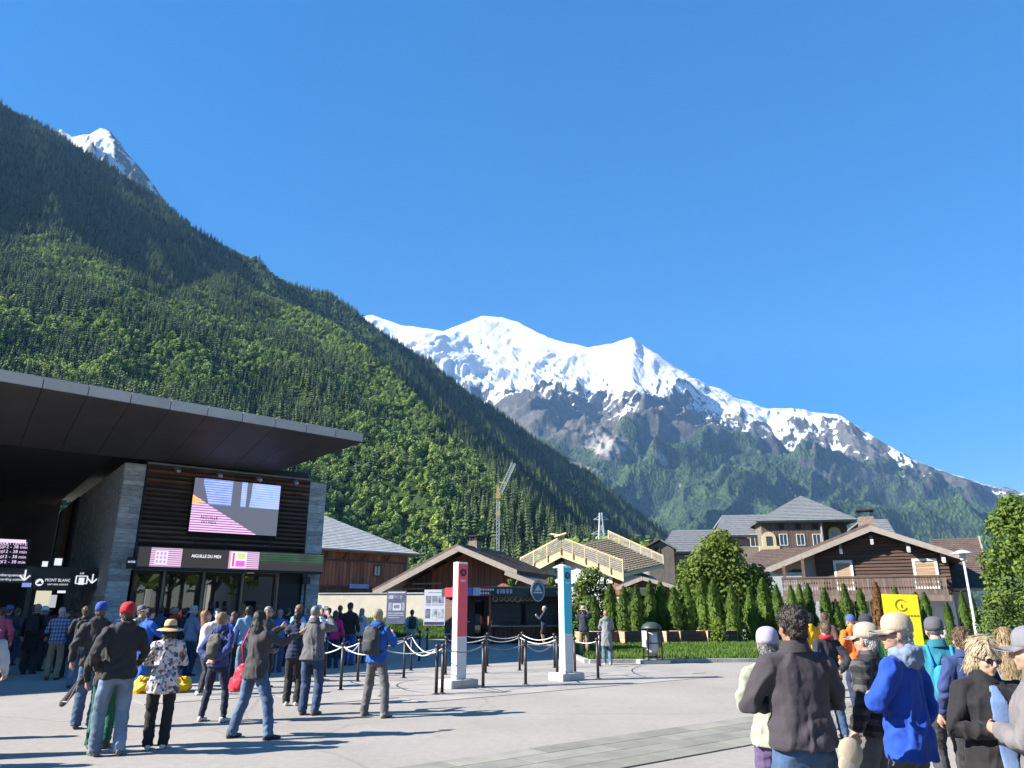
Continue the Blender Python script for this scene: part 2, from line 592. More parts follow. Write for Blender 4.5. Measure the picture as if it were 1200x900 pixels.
# the sharp snowy peak that looks over the left ridge
def peak():
    pts = [(30,190,0),(62,152,0),(72,152,0),(85,160,0),(105,157,0),(118,150,0),(128,152,0),(140,166,0),(150,181,0),(165,197,0),(180,216,0),(230,290,0)]
    D = 4300
    n = 150
    pxs = np.linspace(20, 240, n)
    pys = np.interp(pxs, [p[0] for p in pts], [p[1] for p in pts])
    tt = np.linspace(0, 1, 110)
    X = np.zeros((n, 110)); Y = np.zeros((n, 110)); Z = np.zeros((n, 110))
    for i in range(n):
        p = P(pxs[i], pys[i], D)
        d = math.hypot(p.x, p.y)
        for_ = np.where(tt < 0.8, tt/0.8, 1+(tt-0.8)/0.8)
        r_ = d - 900*(1-for_)
        X[i] = p.x/d*r_; Y[i] = p.y/d*r_
        Z[i] = np.where(for_ <= 1, p.z - 900*1.15*(1-for_), p.z - 900*2.2*(for_-1))
    w = np.clip((1-np.where(tt < .8, tt/.8, 1))*4, 0, 1)[None, :]
    rg = ridged(X/190+Y/300, Z/420+3, 5)-0.7
    Z2 = Z + 95*rg*w + 16*fbm(X/50, Y/50, oct=3)*(0.4+w)
    sl = np.hypot(np.gradient(Z2, axis=0)/6.0, np.gradient(Z2, axis=1)/9.0)
    s_ = 0.62 - 0.25*rg*1.6 + 0.3*fbm(X/120, Y/120, Z/120, oct=3) - 0.28*smooth01(pxs, 132, 150)[:, None] - .35*smooth01(-pxs, -76, -66)[:, None]*(1-smooth01(-pxs, -60, -50)[:, None])
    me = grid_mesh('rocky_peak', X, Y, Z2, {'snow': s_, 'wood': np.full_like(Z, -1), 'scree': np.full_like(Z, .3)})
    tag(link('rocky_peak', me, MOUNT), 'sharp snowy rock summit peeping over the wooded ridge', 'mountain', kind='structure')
peak()

# the wooded valley side on the left: a sunlit front shoulder and the shaded ridge behind it
def hill_grid(sil, fx, fy, k, px0, px1, nA, nR, rmin, amp, gully):
    pxs = np.linspace(px0, px1, nA)
    A, RC, EC = [], [], []
    for p in pxs:
        py = float(np.interp(p, [q[0] for q in sil], [q[1] for q in sil]))
        x, y, z = ray(float(p), py)
        h = math.hypot(x, y)
        e = z/h
        rise = fx*x/h+fy*y/h
        A.append(math.atan2(x, y)); EC.append(e); RC.append(k/max(rise-e, k/5200))
    A, RC = np.array(A), blur(np.array(RC), 3)
    EC = np.array(EC)
    t = np.concatenate([np.linspace(0, 1, nR), np.linspace(1.02, 1.35, 10)])
    r0 = np.full(nA, 0.0) + rmin
    rr_ = r0[:, None]+(RC-r0)[:, None]*t[None, :]
    X, Y = rr_*np.sin(A)[:, None], rr_*np.cos(A)[:, None]
    zc = (EC*RC+EYE)[:, None]
    Z = fx*X+fy*Y-k
    bend = zc - (fx*np.sin(A)*RC+fy*np.cos(A)*RC-k)[:, None]
    Z = Z + bend*smooth01(t, .45, 1.0)[None, :]
    en = (smooth01(t, 0.05, .3)*(1-smooth01(t, .9, 1.0)))[None, :]
    al = X*fy-Y*fx
    nrm = math.hypot(fx, fy)
    dnn = (X*fx+Y*fy)/nrm
    Z = Z + en*(amp*(ridged(al/nrm/gully+.2*fbm(X/300, Y/300, oct=2), dnn/1900+2, 3)-.75) + amp*.6*fbm(X/420, Y/420, oct=3) + 7*fbm(X/60, Y/60, oct=2))
    Z = np.where(t[None, :] > 1, zc-(rr_-RC[:, None])*0.5, Z)
    return X, Y, np.maximum(Z, -6), t, A, RC, r0
SIL_B = [(-260,-40),(0,121),(60,155),(170,224),(240,277),(330,329),(400,355),(437,382),(500,430),(560,472),(620,511),(690,559),(740,596),(780,626),(830,668),(900,720)]
SIL_F = [(-260,60),(-120,150),(0,232),(60,262),(100,296),(200,350),(260,325),(320,352),(400,388),(460,440),(500,482),(560,540),(620,596),(680,632),(740,668),(800,702),(840,716)]
HF = hill_grid(SIL_F, -0.40, 0.45, 250, -250, 835, 190, 120, 300, 26, 260)
HB = hill_grid(SIL_B, -0.76, 0.55, 760, -250, 895, 220, 110, 1250, 58, 300)
m_, n_, l_, b_ = newmat('forest_floor')
g_ = n_.new('ShaderNodeNewGeometry')
nz_ = noise(n_, l_, g_.outputs['Position'], 0.05, 6)
rp_ = ramp(n_, l_, nz_.outputs['Fac'], [(0.35, (0.018, 0.03, 0.012)), (0.65, (0.05, 0.075, 0.025))])
l_.new(rp_.outputs[0], b_.inputs['Base Color'])
b_.inputs['Roughness'].default_value = 1
b_.inputs['Specular IOR Level'].default_value = 0
FLOOR = m_
tag(link('wooded_hill', grid_mesh('wooded_hill', *HF[:3]), FLOOR), kind='structure')
tag(link('wooded_ridge', grid_mesh('wooded_ridge', *HB[:3]), FLOOR), kind='structure')

# trees of the slope
def leaf_mat(name, dark, light, rand=0.35, hue=0.0, trans=0.25, scale=0.6, rough=0.75):
    m, n, l, b = newmat(name)
    tc = n.new('ShaderNodeTexCoord')
    nz = noise(n, l, tc.outputs['Object'], scale, 3)
    oi = n.new('ShaderNodeObjectInfo')
    r = ramp(n, l, nz.outputs['Fac'], [(0.32, dark), (0.68, light)])
    rr = ramp(n, l, oi.outputs['Random'], [(0, (1-rand, 1-rand, 1-rand*0.8)), (0.55, (1, 1, 1)), (1, (1+rand*(1+hue), 1+rand*0.8, 1+rand*0.2))])
    out = mixc(n, l, 1.0, r.outputs[0], rr.outputs[0], 'MULTIPLY')
    l.new(out, b.inputs['Base Color'])
    b.inputs['Roughness'].default_value = rough
    b.inputs['Specular IOR Level'].default_value = 0.2
    if trans:
        tr = n.new('ShaderNodeBsdfTranslucent')
        l.new(out, tr.inputs['Color'])
        ms = n.new('ShaderNodeMixShader')
        ms.inputs[0].default_value = trans
        l.new(b.outputs[0], ms.inputs[1])
        l.new(tr.outputs[0], ms.inputs[2])
        l.new(ms.outputs[0], n['Material Output'].inputs['Surface'])
    return m
SPRUCE = leaf_mat('spruce_needles', (0.042, 0.076, 0.030), (0.13, 0.18, 0.058), 0.5, scale=0.3, trans=0.12)
BROAD = leaf_mat('broad_leaves', (0.135, 0.225, 0.052), (0.265, 0.38, 0.10), 0.45, 0.5, scale=0.35, trans=0.3)
BARK = M('bark', (0.10, 0.08, 0.065), 0.35, 6, 0.95, bmp=0.6, bscale=18, stretch=(1, 1, .25))

def spruce_crown(h, r, tiers, k, seed):
    rd = random.Random(seed)
    b = MB()
    for i in range(tiers):
        t = i/(tiers-1)
        z = h*(0.10+0.87*t)
        rr = r*(1-t)**0.85*(0.8+0.4*rd.random())+0.06*r
        drop = rr*0.55
        for j in range(k):
            a = 2*PI*(j+rd.random()*0.8)/k + i
            q = rr*(0.6+0.55*rd.random())
            w = q*0.42
            ca, sa = math.cos(a), math.sin(a)
            tip = (q*ca, q*sa, z-drop*(0.6+.5*rd.random()))
            m1 = (q*.55*ca-w*sa, q*.55*sa+w*ca, z-drop*.35-.12*r)
            m2 = (q*.55*ca+w*sa, q*.55*sa-w*ca, z-drop*.35-.12*r)
            top = (0, 0, z+h*0.055)
            b.add([top, m1, tip, m2], [(0, 1, 2), (0, 2, 3)])
    b.add([(0.05*r, 0, h*.93), (-.03*r, .05*r, h*.93), (-.03*r, -.05*r, h*.93), (0, 0, h*1.03)], [(0,1,3), (1,2,3), (2,0,3)])
    return b
def broad_crown(h, r, n, size, seed, lumps=9):
    rd = random.Random(seed)
    b = MB()
    ls = []
    for i in range(lumps):
        a, t = rd.random()*2*PI, rd.random()
        ls.append((Vector((math.cos(a)*r*.55*(1-.5*t), math.sin(a)*r*.55*(1-.5*t), h*(0.36+0.5*t))), r*(0.38+0.25*rd.random())))
    ls.append((Vector((0, 0, h*.62)), r*.6))
    for i in range(n):
        c, q = rd.choice(ls)
        d = Vector((rd.gauss(0,1), rd.gauss(0,1), rd.gauss(0.25,1))).normalized()
        p = c + Vector((d.x*q, d.y*q, d.z*q*1.05))*(0.72+0.4*rd.random())
        nrm = (d + Vector((rd.gauss(0,.5), rd.gauss(0,.5), rd.gauss(.2,.5)))).normalized()
        x = nrm.orthogonal().normalized()
        x.rotate(Matrix.Rotation(rd.random()*6.28, 3, nrm))
        y = nrm.cross(x)
        s1, s2 = size*(.6+.8*rd.random()), size*(.5+.6*rd.random())
        b.add([p-x*s1, p-y*s2-nrm*s1*.2, p+x*s1, p+y*s2-nrm*s1*.2], [(0, 1, 2, 3)])
    return b
def trunk_mb(h, r, top=0.08):
    return MB().tube([(0, 0, -1.0), (0.03*h*.1, 0, h*.4), (0, 0, h*.95)], [r, r*.7, r*top], 6)

spruce_far = [spruce_crown(22, 3.0+.5*i, 9, 6, 20+i).mesh('spruce_far') for i in range(3)]
broad_far = [broad_crown(13, 4.2, 120, 1.1, 40+i).mesh('broad_far') for i in range(3)]
for q in spruce_far: q.materials.append(SPRUCE)
for q in broad_far: q.materials.append(BROAD)
spruce_near = [(spruce_crown(22, 2.9+.5*i, 16, 9, 60+i).mesh('crown'), trunk_mb(22, .32).mesh('trunk')) for i in range(3)]
broad_near = [(broad_crown(14, 4.8, 380, .75, 80+i, 12).mesh('crown'), trunk_mb(12, .26).mesh('trunk')) for i in range(3)]
for a, b in spruce_near: a.materials.append(SPRUCE); b.materials.append(BARK)
for a, b in broad_near: a.materials.append(BROAD); b.materials.append(BARK)

# scatter on the slopes, even per area
def scatter(H, N, t0, seed):
    X, Y, Z, t, A, RC, r0 = H
    g = np.random.default_rng(seed)
    n1, n2 = X.shape
    fi = g.random(N)*(n1-1.001)
    i0 = fi.astype(int); ai = fi-i0
    a_ = np.interp(fi, np.arange(n1), A); rc_ = np.interp(fi, np.arange(n1), RC)
    lo = r0[0]+(rc_-r0[0])*t0
    hi = rc_*1.03
    r_ = np.sqrt(lo**2+(hi**2-lo**2)*g.random(N))
    keep = g.random(N) < (hi**2-lo**2)*np.interp(fi, np.arange(n1), np.gradient(A))/((RC*1.03)**2*np.gradient(A)).max()
    tv = (r_-r0[0])/(rc_-r0[0])
    fj = np.interp(tv, t, np.arange(n2))
    j0 = np.minimum(fj.astype(int), n2-2); aj = fj-j0
    bil = lambda Q: Q[i0, j0]*(1-ai)*(1-aj)+Q[i0+1, j0]*ai*(1-aj)+Q[i0, j0+1]*(1-ai)*aj+Q[i0+1, j0+1]*ai*aj
    return [q[keep] for q in (bil(X), bil(Y), bil(Z), tv)]
sF, sB = scatter(HF, 270000, .12, 3), scatter(HB, 75000, .35, 4)
tx, ty, tz, tr = [np.concatenate([p, q]) for p, q in zip(sF, sB)]
onB = np.concatenate([np.zeros(len(sF[0]), bool), np.ones(len(sB[0]), bool)])
cz = tz-EYE
dep = ty*CP+cz*SP
vx = tx/np.maximum(dep, 1)*FPX+600
vy = 450-(cz*CP-ty*SP)/np.maximum(dep, 1)*FPX
keep = (dep > 150) & (vx > -130) & (vx < 900) & (vy < 745) & (vy > -60)
tx, ty, tz, tr, vx, vy, dep, onB = (a[keep] for a in (tx, ty, tz, tr, vx, vy, dep, onB))
bf = 0.6*fbm(tx/110, ty/110, oct=3)+0.7*fbm(tx/330+7, ty/330, oct=2)
pb = np.where(onB, -.75+.25*smooth01(tr, .5, .9)+.55*smooth01(vx, 230, 330)*(1-smooth01(vx, 400, 470)), -.06-.2*smooth01(tr, .82, 1.0)+.22*smooth01(vx,300,380)*(1-smooth01(vx,480,540))*smooth01(tr,.5,.9)-.6*smooth01(vx, 540, 640)+.2*smooth01(vx, 260, 380)*(1-smooth01(vx, 500, 600))) + bf
isb = pb + 0.16*rng.normal(size=len(tx)) > 0.08
patch = np.clip(1+.35*fbm(tx/90+3, ty/90, oct=3), .6, 1.4)
siz = patch*np.where(isb, 0.55+0.6*rng.random(len(tx)), 0.5+0.85*rng.random(len(tx)))*np.where(onB, 1.05, .92)
order = np.argsort(dep)
near_s = [k for k in order if not isb[k]][:300]
near_b = [k for k in order if isb[k]][:260]
nearset = np.zeros(len(tx), bool); nearset[near_s] = True; nearset[near_b] = True

def forest(name, label, cat, sel, protos, hsc):
    idx = np.nonzero(sel)[0]
    me = bpy.data.meshes.new(name)
    me.from_pydata(np.stack([tx[idx], ty[idx], tz[idx]-0.6], -1).tolist(), [], [])
    for k, a in (('size', siz[idx]), ('turn', rng.random(len(idx))*6.28), ('slim', 0.85+0.5*rng.random(len(idx)))):
        me.attributes.new(k, 'FLOAT', 'POINT').data.foreach_set('value', a.astype(np.float32))
    at = me.attributes.new('pick', 'INT', 'POINT')
    at.data.foreach_set('value', rng.integers(0, len(protos), len(idx)).astype(np.int32))
    o = link(name, me)
    tag(o, label, cat, kind='stuff')
    ng = bpy.data.node_groups.new(name, 'GeometryNodeTree')
    ng.interface.new_socket('Geometry', in_out='INPUT', socket_type='NodeSocketGeometry')
    ng.interface.new_socket('Geometry', in_out='OUTPUT', socket_type='NodeSocketGeometry')
    n, l = ng.nodes, ng.links
    gi, go = n.new('NodeGroupInput'), n.new('NodeGroupOutput')
    ip = n.new('GeometryNodeInstanceOnPoints')
    jn = n.new('GeometryNodeGeometryToInstance')
    for q in reversed(protos):
        po = bpy.data.objects.new(q.name, q)
        oi = n.new('GeometryNodeObjectInfo')
        oi.inputs['Object'].default_value = po
        oi.inputs['As Instance'].default_value = False
        l.new(oi.outputs['Geometry'], jn.inputs[0])
    def na(nm, t='FLOAT'):
        a = n.new('GeometryNodeInputNamedAttribute')
        a.data_type = t
        a.inputs['Name'].default_value = nm
        return a.outputs['Attribute']
    ip.inputs['Pick Instance'].default_value = True
    l.new(gi.outputs[0], ip.inputs['Points'])
    l.new(jn.outputs[0], ip.inputs['Instance'])
    l.new(na('pick', 'INT'), ip.inputs['Instance Index'])
    cr = n.new('ShaderNodeCombineXYZ')
    l.new(na('turn'), cr.inputs['Z'])
    l.new(cr.outputs[0], ip.inputs['Rotation'])
    cs = n.new('ShaderNodeCombineXYZ')
    mu = n.new('ShaderNodeMath'); mu.operation = 'MULTIPLY'
    l.new(na('size'), mu.inputs[0]); l.new(na('slim'), mu.inputs[1])
    l.new(mu.outputs[0], cs.inputs['X']); l.new(mu.outputs[0], cs.inputs['Y']); l.new(na('size'), cs.inputs['Z'])
    l.new(cs.outputs[0], ip.inputs['Scale'])
    l.new(ip.outputs[0], go.inputs[0])
    md = o.modifiers.new('trees', 'NODES')
    md.node_group = ng
    return o
forest('spruce_forest', 'dark spruces covering the left mountainside up to its crest', 'forest', ~isb & ~nearset, spruce_far, 1)
forest('broadleaf_forest', 'light green broadleaf woods in bands on the left mountainside', 'forest', isb & ~nearset, broad_far, 1)
for ks, near, nm, lab, grp in ((near_s, spruce_near, 'spruce_tree', 'dark green spruce among others on the foot of the wooded mountainside', 'spruces at the foot of the slope'),
                               (near_b, broad_near, 'broadleaf_tree', 'light green broadleaf tree among others on the foot of the wooded mountainside', 'broadleaf trees at the foot of the slope')):
    for q, k in enumerate(ks):
        cm, tm = near[q % 3]
        t = empty(nm, (tx[k], ty[k], tz[k]-.5), rng.random()*6.28, lab, 'tree', grp)
        t.scale = (siz[k]*1.1, siz[k]*1.1, siz[k]*1.05)
        link('crown', cm, None, t); link('trunk', tm, None, t)
# ---------------------------------------------------------------- ground
m_, n_, l_, b_ = newmat('valley_grass')
g_ = n_.new('ShaderNodeNewGeometry')
nz_ = noise(n_, l_, g_.outputs['Position'], 0.02, 6)
rp_ = ramp(n_, l_, nz_.outputs['Fac'], [(0.35, (0.035, 0.06, 0.02)), (0.65, (0.08, 0.12, 0.035))])
l_.new(rp_.outputs[0], b_.inputs['Base Color'])
b_.inputs['Roughness'].default_value = 1
tag(MB().add([(-6000, -3500, -.03), (10000, -3500, -.03), (10000, 12500, -.03), (-6000, 12500, -.03)], [(0, 1, 2, 3)]).build('ground', m_), kind='structure')

def asphalt_mat():
    m, n, l, b = newmat('pale_asphalt')
    g = n.new('ShaderNodeNewGeometry')
    pos = g.outputs['Position']
    big = noise(n, l, pos, 0.35, 5, .6)
    grit = noise(n, l, pos, 90, 3, .7)
    spots = noise(n, l, pos, 2.2, 6, .7)
    c = ramp(n, l, big.outputs['Fac'], [(0.3, (0.272, 0.25, 0.226)), (0.7, (0.335, 0.31, 0.282))])
    gr = ramp(n, l, grit.outputs['Fac'], [(0.35, (0.72, 0.72, 0.72)), (0.65, (1.22, 1.2, 1.17))])
    c = mixc(n, l, 1.0, c.outputs[0], gr.outputs[0], 'MULTIPLY')
    st = ramp(n, l, spots.outputs['Fac'], [(0.60, (1, 1, 1)), (0.72, (0.80, 0.79, 0.78))])
    c = mixc(n, l, 1.0, c, st.outputs[0], 'MULTIPLY')
    mot = noise(n, l, pos, 9, 5, .7)
    mo = ramp(n, l, mot.outputs['Fac'], [(0.36, (0.92, 0.92, 0.93)), (0.62, (1.06, 1.06, 1.05))])
    c = mixc(n, l, 1.0, c, mo.outputs[0], 'MULTIPLY')
    gum = n.new('ShaderNodeTexVoronoi')
    gum.inputs['Scale'].default_value = 1.6
    l.new(pos, gum.inputs['Vector'])
    gm = ramp(n, l, gum.outputs['Distance'], [(0.0, (0.66, 0.65, 0.65)), (0.035, (0.70, 0.69, 0.69)), (0.05, (1, 1, 1))])
    c = mixc(n, l, 1.0, c, gm.outputs[0], 'MULTIPLY')
    # hairline cracks
    vo = n.new('ShaderNodeTexVoronoi')
    vo.feature = 'DISTANCE_TO_EDGE'
    vo.inputs['Scale'].default_value = 0.17
    wob = noise(n, l, pos, 1.3, 4)
    mp = n.new('ShaderNodeMix'); mp.data_type = 'VECTOR'
    mp.inputs['Factor'].default_value = 0.25
    l.new(pos, mp.inputs[4]); l.new(wob.outputs['Color'], mp.inputs[5])
    l.new(mp.outputs[1], vo.inputs['Vector'])
    cr = ramp(n, l, vo.outputs['Distance'], [(0.0, (0.78, 0.77, 0.76)), (0.004, (1, 1, 1))])
    c = mixc(n, l, 1.0, c, cr.outputs[0], 'MULTIPLY')
    l.new(c, b.inputs['Base Color'])
    b.inputs['Roughness'].default_value = 0.9
    b.inputs['Specular IOR Level'].default_value = 0.25
    bump(n, l, b, grit.outputs['Fac'], 0.5, 0.008)
    return m
ASPH = asphalt_mat()
STONE_G = MW('paving_granite', (0.215, 0.212, 0.185), 0.2, 2.2, 0.85, 0.18, 0.4, 45, col2=(0.26, 0.245, 0.20))
JOINT = M('joint_mortar', (0.19, 0.18, 0.16), .3, 8, .95)
plaza = MB().add([(-70, -30, 0), (70, -30, 0), (70, 62, 0), (-70, 62, 0)], [(0, 1, 2, 3)]).build('plaza', ASPH)
tag(plaza, kind='structure')
# two bands of stone slabs let into the asphalt, parallel and square to the station front
FD, FN = Vector((.795, .607, 0)), Vector((.607, -.795, 0))
FA = math.atan2(FD.y, FD.x)
def slab_band(org, ax, sd, length, width, rows, rz, seed):
    rd = random.Random(seed)
    L, W = ax*length, sd*width
    MB().add([org+Vector((0,0,.003)), org+L+Vector((0,0,.003)), org+L+W+Vector((0,0,.003)), org+W+Vector((0,0,.003))], [(0,1,2,3) if ax.cross(sd).z > 0 else (3,2,1,0)]).build('bedding', JOINT, plaza)
    w = width/rows
    for r in range(rows):
        s = -rd.random()*.5
        while s < length:
            q = .65+.75*rd.random()
            a, b = max(s, 0), min(s+q, length)
            if b-a > .1:
                c = org+ax*((a+b)/2)+sd*(w*(r+.5))
                piece('paving_slab', (c.x, c.y, 0.004+.002*rd.random()), (b-a-.012, w-.012, .02), STONE_G, plaza, rz)
            s += q
g0 = G(470, 900)
slab_band(Vector((g0.x, g0.y, 0))-FD*2.2, FD, FN, 14.5, 1.55, 4, FA, 3)
g1 = G(880, 897)
slab_band(Vector((g0.x, g0.y, 0))+FN*1.56+FD*1.55, Vector((.93, -.37, 0)).normalized(), Vector((-.37, -.93, 0)).normalized(), 4.2, 1.2, 3, math.atan2(-.37, .93), 5)
# large slabs under the queue lanes
rd = random.Random(11)
org = Vector((-7.5, 13.2, 0))
for i in range(13):
    s = 0
    while s < 13.5:
        q = 1.3+.9*rd.random()
        c = org+FD*(s+q/2)+FN*(-(i+.5)*.95+2.2)
        if c.y > 15.2 and c.x < 4.6 and c.x > -7.5:
            piece('paving_slab', (c.x, c.y, 0.003+.002*rd.random()), (q-.02, .93, .012), MW('paving_pale', (0.29, 0.268, 0.243), .14, 1.2, .9, .07, .4, 60), plaza, FA)
        s += q

# grass: real blades on shaped beds
GRASS = leaf_mat('grass_blade', (0.06, 0.125, 0.02), (0.125, 0.20, 0.04), .3, scale=.9, trans=.3)
SOIL = M('turf_soil', (0.05, 0.075, 0.02), .4, 3, 1, bmp=.5)
def lawn(name, poly, zf, n, seed, hgt=.09, label=None):
    "bed polygon (convex, ccw) with a height function and n grass tufts"
    rd = random.Random(seed)
    mb = MB()
    xs = [p[0] for p in poly]; ys = [p[1] for p in poly]
    def inside(x, y):
        for i in range(len(poly)):
            (x0, y0), (x1, y1) = poly[i], poly[(i+1) % len(poly)]
            if (x1-x0)*(y-y0)-(y1-y0)*(x-x0) < 0: return False
        return True
    k = 0
    while k < n:
        x, y = rd.uniform(min(xs), max(xs)), rd.uniform(min(ys), max(ys))
        if not inside(x, y): continue
        k += 1
        z = zf(x, y)
        for q in range(3):
            a = rd.random()*6.28
            h = hgt*(.5+rd.random())
            dx, dy = math.cos(a)*.03, math.sin(a)*.03
            lx, ly = rd.gauss(0, .05), rd.gauss(0, .05)
            mb.add([(x-dx, y-dy, z-.01), (x+dx, y+dy, z-.01), (x+lx, y+ly, z+h)], [(0, 1, 2)])
    return tag(mb.build(name, GRASS), label, 'grass', kind='stuff')
# right lawn behind the kerb
kL, kR = G(700, 777), G(893, 776)
LAWN_R = [(2.6, 25.2), (9.9, 25.9), (30, 28.0), (30, 40), (2.2, 39)]
MB().add([(x, y, .09) for x, y in LAWN_R], [tuple(range(5))]).build('lawn', SOIL)
tag(bpy.data.objects['lawn'], kind='structure')
lawn('grass', LAWN_R, lambda x, y: .09, 30000, 5, .12, 'mown green grass of the strip before the hedge planters')
KERB = MW('kerb_stone', (0.33, 0.32, 0.30), .2, 3, .85, .2)
kerb = empty('kerb', (0, 0, 0)); tag(kerb, kind='structure')
def kerb_run(a, b, n):
    a, b = Vector(a), Vector(b)
    rz = math.atan2(b.y-a.y, b.x-a.x)
    for i in range(n):
        c = a.lerp(b, (i+.5)/n)
        piece('kerb_stone', (c.x, c.y, .055), ((b-a).length/n-.012, .16, .125), KERB, kerb, rz)
kerb_run((2.5, 25.05), (9.9, 25.75), 7)
kerb_run((9.9, 25.75), (30, 27.9), 18)
kerb_run((2.42, 25.1), (2.1, 30), 5)
# bank of grass below the low wall
BK = [(-16, 42.2), (1.5, 44.6), (1.5, 50), (-16, 50)]
def bank_z(x, y): return .02 + .85*smooth01(np.array((y-42.0-.13*(x+16)*1.0)/7.0), 0, 1)
bm_ = MB()
for i in range(12):
    for j in range(8):
        q = []
        for di, dj in ((0,0),(1,0),(1,1),(0,1)):
            x = -16+17.5*(i+di)/12
            y0 = 42.2+(x+16)*.137
            y = y0+(50-y0)*(j+dj)/8
            q.append((x, y, float(bank_z(x, y))))
        bm_.add(q, [(0,1,2,3)])
tag(bm_.build('grass_bank', SOIL), kind='structure')
lawn('grass', BK, lambda x, y: float(bank_z(x, y)), 16000, 6, .22, 'sunlit grass bank below the low cream wall')
# ---------------------------------------------------------------- cable car station
TO = Vector((-14.2, 28.0, 0))
def tl(x, y, z): return Vector((x, y, z))
DARK = M('dark_metal', (0.022, 0.022, 0.025), .25, 2, .55, bmp=.1)
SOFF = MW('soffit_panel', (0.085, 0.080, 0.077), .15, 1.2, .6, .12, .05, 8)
FASC = MW('fascia_zinc', (0.46, 0.44, 0.41), .1, 1.5, .55, .08, .08, 12)
STONE_B = MW('slate_stone', (0.43, 0.44, 0.44), .3, 4, .8, .3, .6, 30, (1, 1, 2.2), .02)
SLATW = MW('louvre_wood', (0.105, 0.072, 0.058), .35, 3, .7, .3, .3, 20, (.4, .4, 4))
SLATR = MW('louvre_wood_red', (0.2, 0.085, 0.055), .35, 3, .7, .3, .3, 20, (.4, .4, 4))
def glass_mat(name='window_glass', ior=2.1, col=(.008, .01, .011)):
    if name in _M: return _M[name]
    m, n, l, b = newmat(name)
    b.inputs['Base Color'].default_value = (*col, 1)
    b.inputs['Roughness'].default_value = 0.015
    b.inputs['IOR'].default_value = ior
    tc = n.new('ShaderNodeTexCoord')
    nz = noise(n, l, tc.outputs['Object'], .6, 2)
    bump(n, l, b, nz.outputs['Fac'], .03, .02)
    _M[name] = m
    return m
GLASS = glass_mat()
term = empty('station_building', TO, FA, 'dark cable car station with slanting canopy, slatted front and large video screen', 'station')

# canopy: sloping soffit, zinc edge, each panel its own
can = empty('canopy'); can.parent = term
XE, TE = 6.75, 4.75
nP, xs0, xs1 = 19, -16.5, XE
wP = (xs1-xs0)/nP
def inner_x(x): return x - 2.0*max(0, (x-3.5)/(XE-3.5))
def te(x): return TE+(XE-x)*.085
for i in range(nP):
    a, b = xs0+i*wP, xs0+(i+1)*wP
    ta, tb = te(a), te(b)
    MB().hexa([(a+.012, -ta, 8.04), (b-.012, -tb, 8.04), (b-.012, -tb+.06, 8.04), (a+.012, -ta+.06, 8.04),
               (a+.012, -ta-.05, 8.37), (b-.012, -tb-.05, 8.37), (b-.012, -tb+.06, 8.37), (a+.012, -ta+.06, 8.37)]).build('fascia_panel', FASC, can)
    ia, ib = inner_x(a), inner_x(b)
    MB().hexa([(a+.008, -ta+.065, 8.03), (b-.008, -tb+.065, 8.03), (ib-.008, -.05, 7.22), (ia+.008, -.05, 7.22),
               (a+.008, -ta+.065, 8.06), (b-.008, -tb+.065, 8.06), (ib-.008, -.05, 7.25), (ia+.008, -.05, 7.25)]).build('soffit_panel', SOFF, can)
MB().hexa([(XE-.02, -TE+.065, 8.03), (XE+.05, -TE+.065, 8.03), (inner_x(XE)+.05, 0, 7.22), (inner_x(XE)-.02, 0, 7.22),
           (XE-.02, -TE+.065, 8.36), (XE+.05, -TE+.065, 8.36), (inner_x(XE)+.05, 0, 8.36), (inner_x(XE)-.02, 0, 8.36)]).build('end_trim', SOFF, can)
MB().hexa([(xs0, -te(xs0)+.07, 8.09), (XE-.03, -TE+.07, 8.09), (inner_x(XE)-.03, 22, 8.09), (xs0, 22, 8.09),
           (xs0, -te(xs0)+.07, 8.355), (XE-.03, -TE+.07, 8.355), (inner_x(XE)-.03, 22, 8.355), (xs0, 22, 8.355)]).build('roof_deck', M('roof_membrane', (.12, .12, .12)), can)
MB().box(((xs0-.95)/2, 11, 7.6), (-.95-xs0, 22, .06)).build('hall_ceiling', SOFF, can)

def stone_wall(name, parent, x0, x1, z0, z1, to, hh, seed, limit=300):
    "courses of long split stones on a face; to(u, z, depth) -> local place, rotated by rz"
    rd = random.Random(seed)
    z = z0
    n = 0
    rest = MB()
    while z < z1-.02:
        h = min(hh*(.7+.6*rd.random()), z1-z)
        u = x0
        while u < x1-.01:
            w = min(.35+.9*rd.random(), x1-u)
            if x1-u-w < .2: w = x1-u
            d = .05+.025*rd.random()
            c, dims = to(u+w/2, z+h/2, d, w-.008, h-.008)
            if n < limit:
                piece(name, c, dims, STONE_B, parent)
                n += 1
            else: rest.box(c, dims)
            u += w
        z += h
    if rest.v: tag(rest.build(name, STONE_B, parent), kind='stuff')

# stone clad piers and the long side wall
pl_ = obox('pier', (-.42, .25, 3.5), (.70, .46, 7.04), M('stone_core', (.1, .1, .1)), term)
stone_wall('stone', pl_, -.79, -.05, 0, 7.05, lambda u, z, d, w, h: ((u, .05-d/2, z), (w, d, h)), .19, 1)
pr_ = obox('pier', (6.98, .3, 3.5), (.70, .56, 7.04), M('stone_core', (.1, .1, .1)), term)
stone_wall('stone', pr_, 6.62, 7.38, 0, 7.05, lambda u, z, d, w, h: ((u, .05-d/2, z), (w, d, h)), .19, 2)
stone_wall('stone', pr_, .05, .6, 0, 7.05, lambda u, z, d, w, h: ((7.33+d/2, u, z), (d, w, h)), .19, 4)
sw_ = obox('side_wall', (-.42, 10, 3.55), (.66, 19, 7.1), M('stone_core', (.1, .1, .1)), term)
stone_wall('stone', sw_, .07, 18, 0, 7.05, lambda u, z, d, w, h: ((-.745-d/2, u, z), (d, w, h)), .19, 3, 290)
wd_ = M('door_wood', (.34, .13, .06), .3, 2, .6, stretch=(1, 1, .2))
obox('wood_jamb', (-.83, 13.5, 4.2), (.2, .9, 5.6), wd_, term)
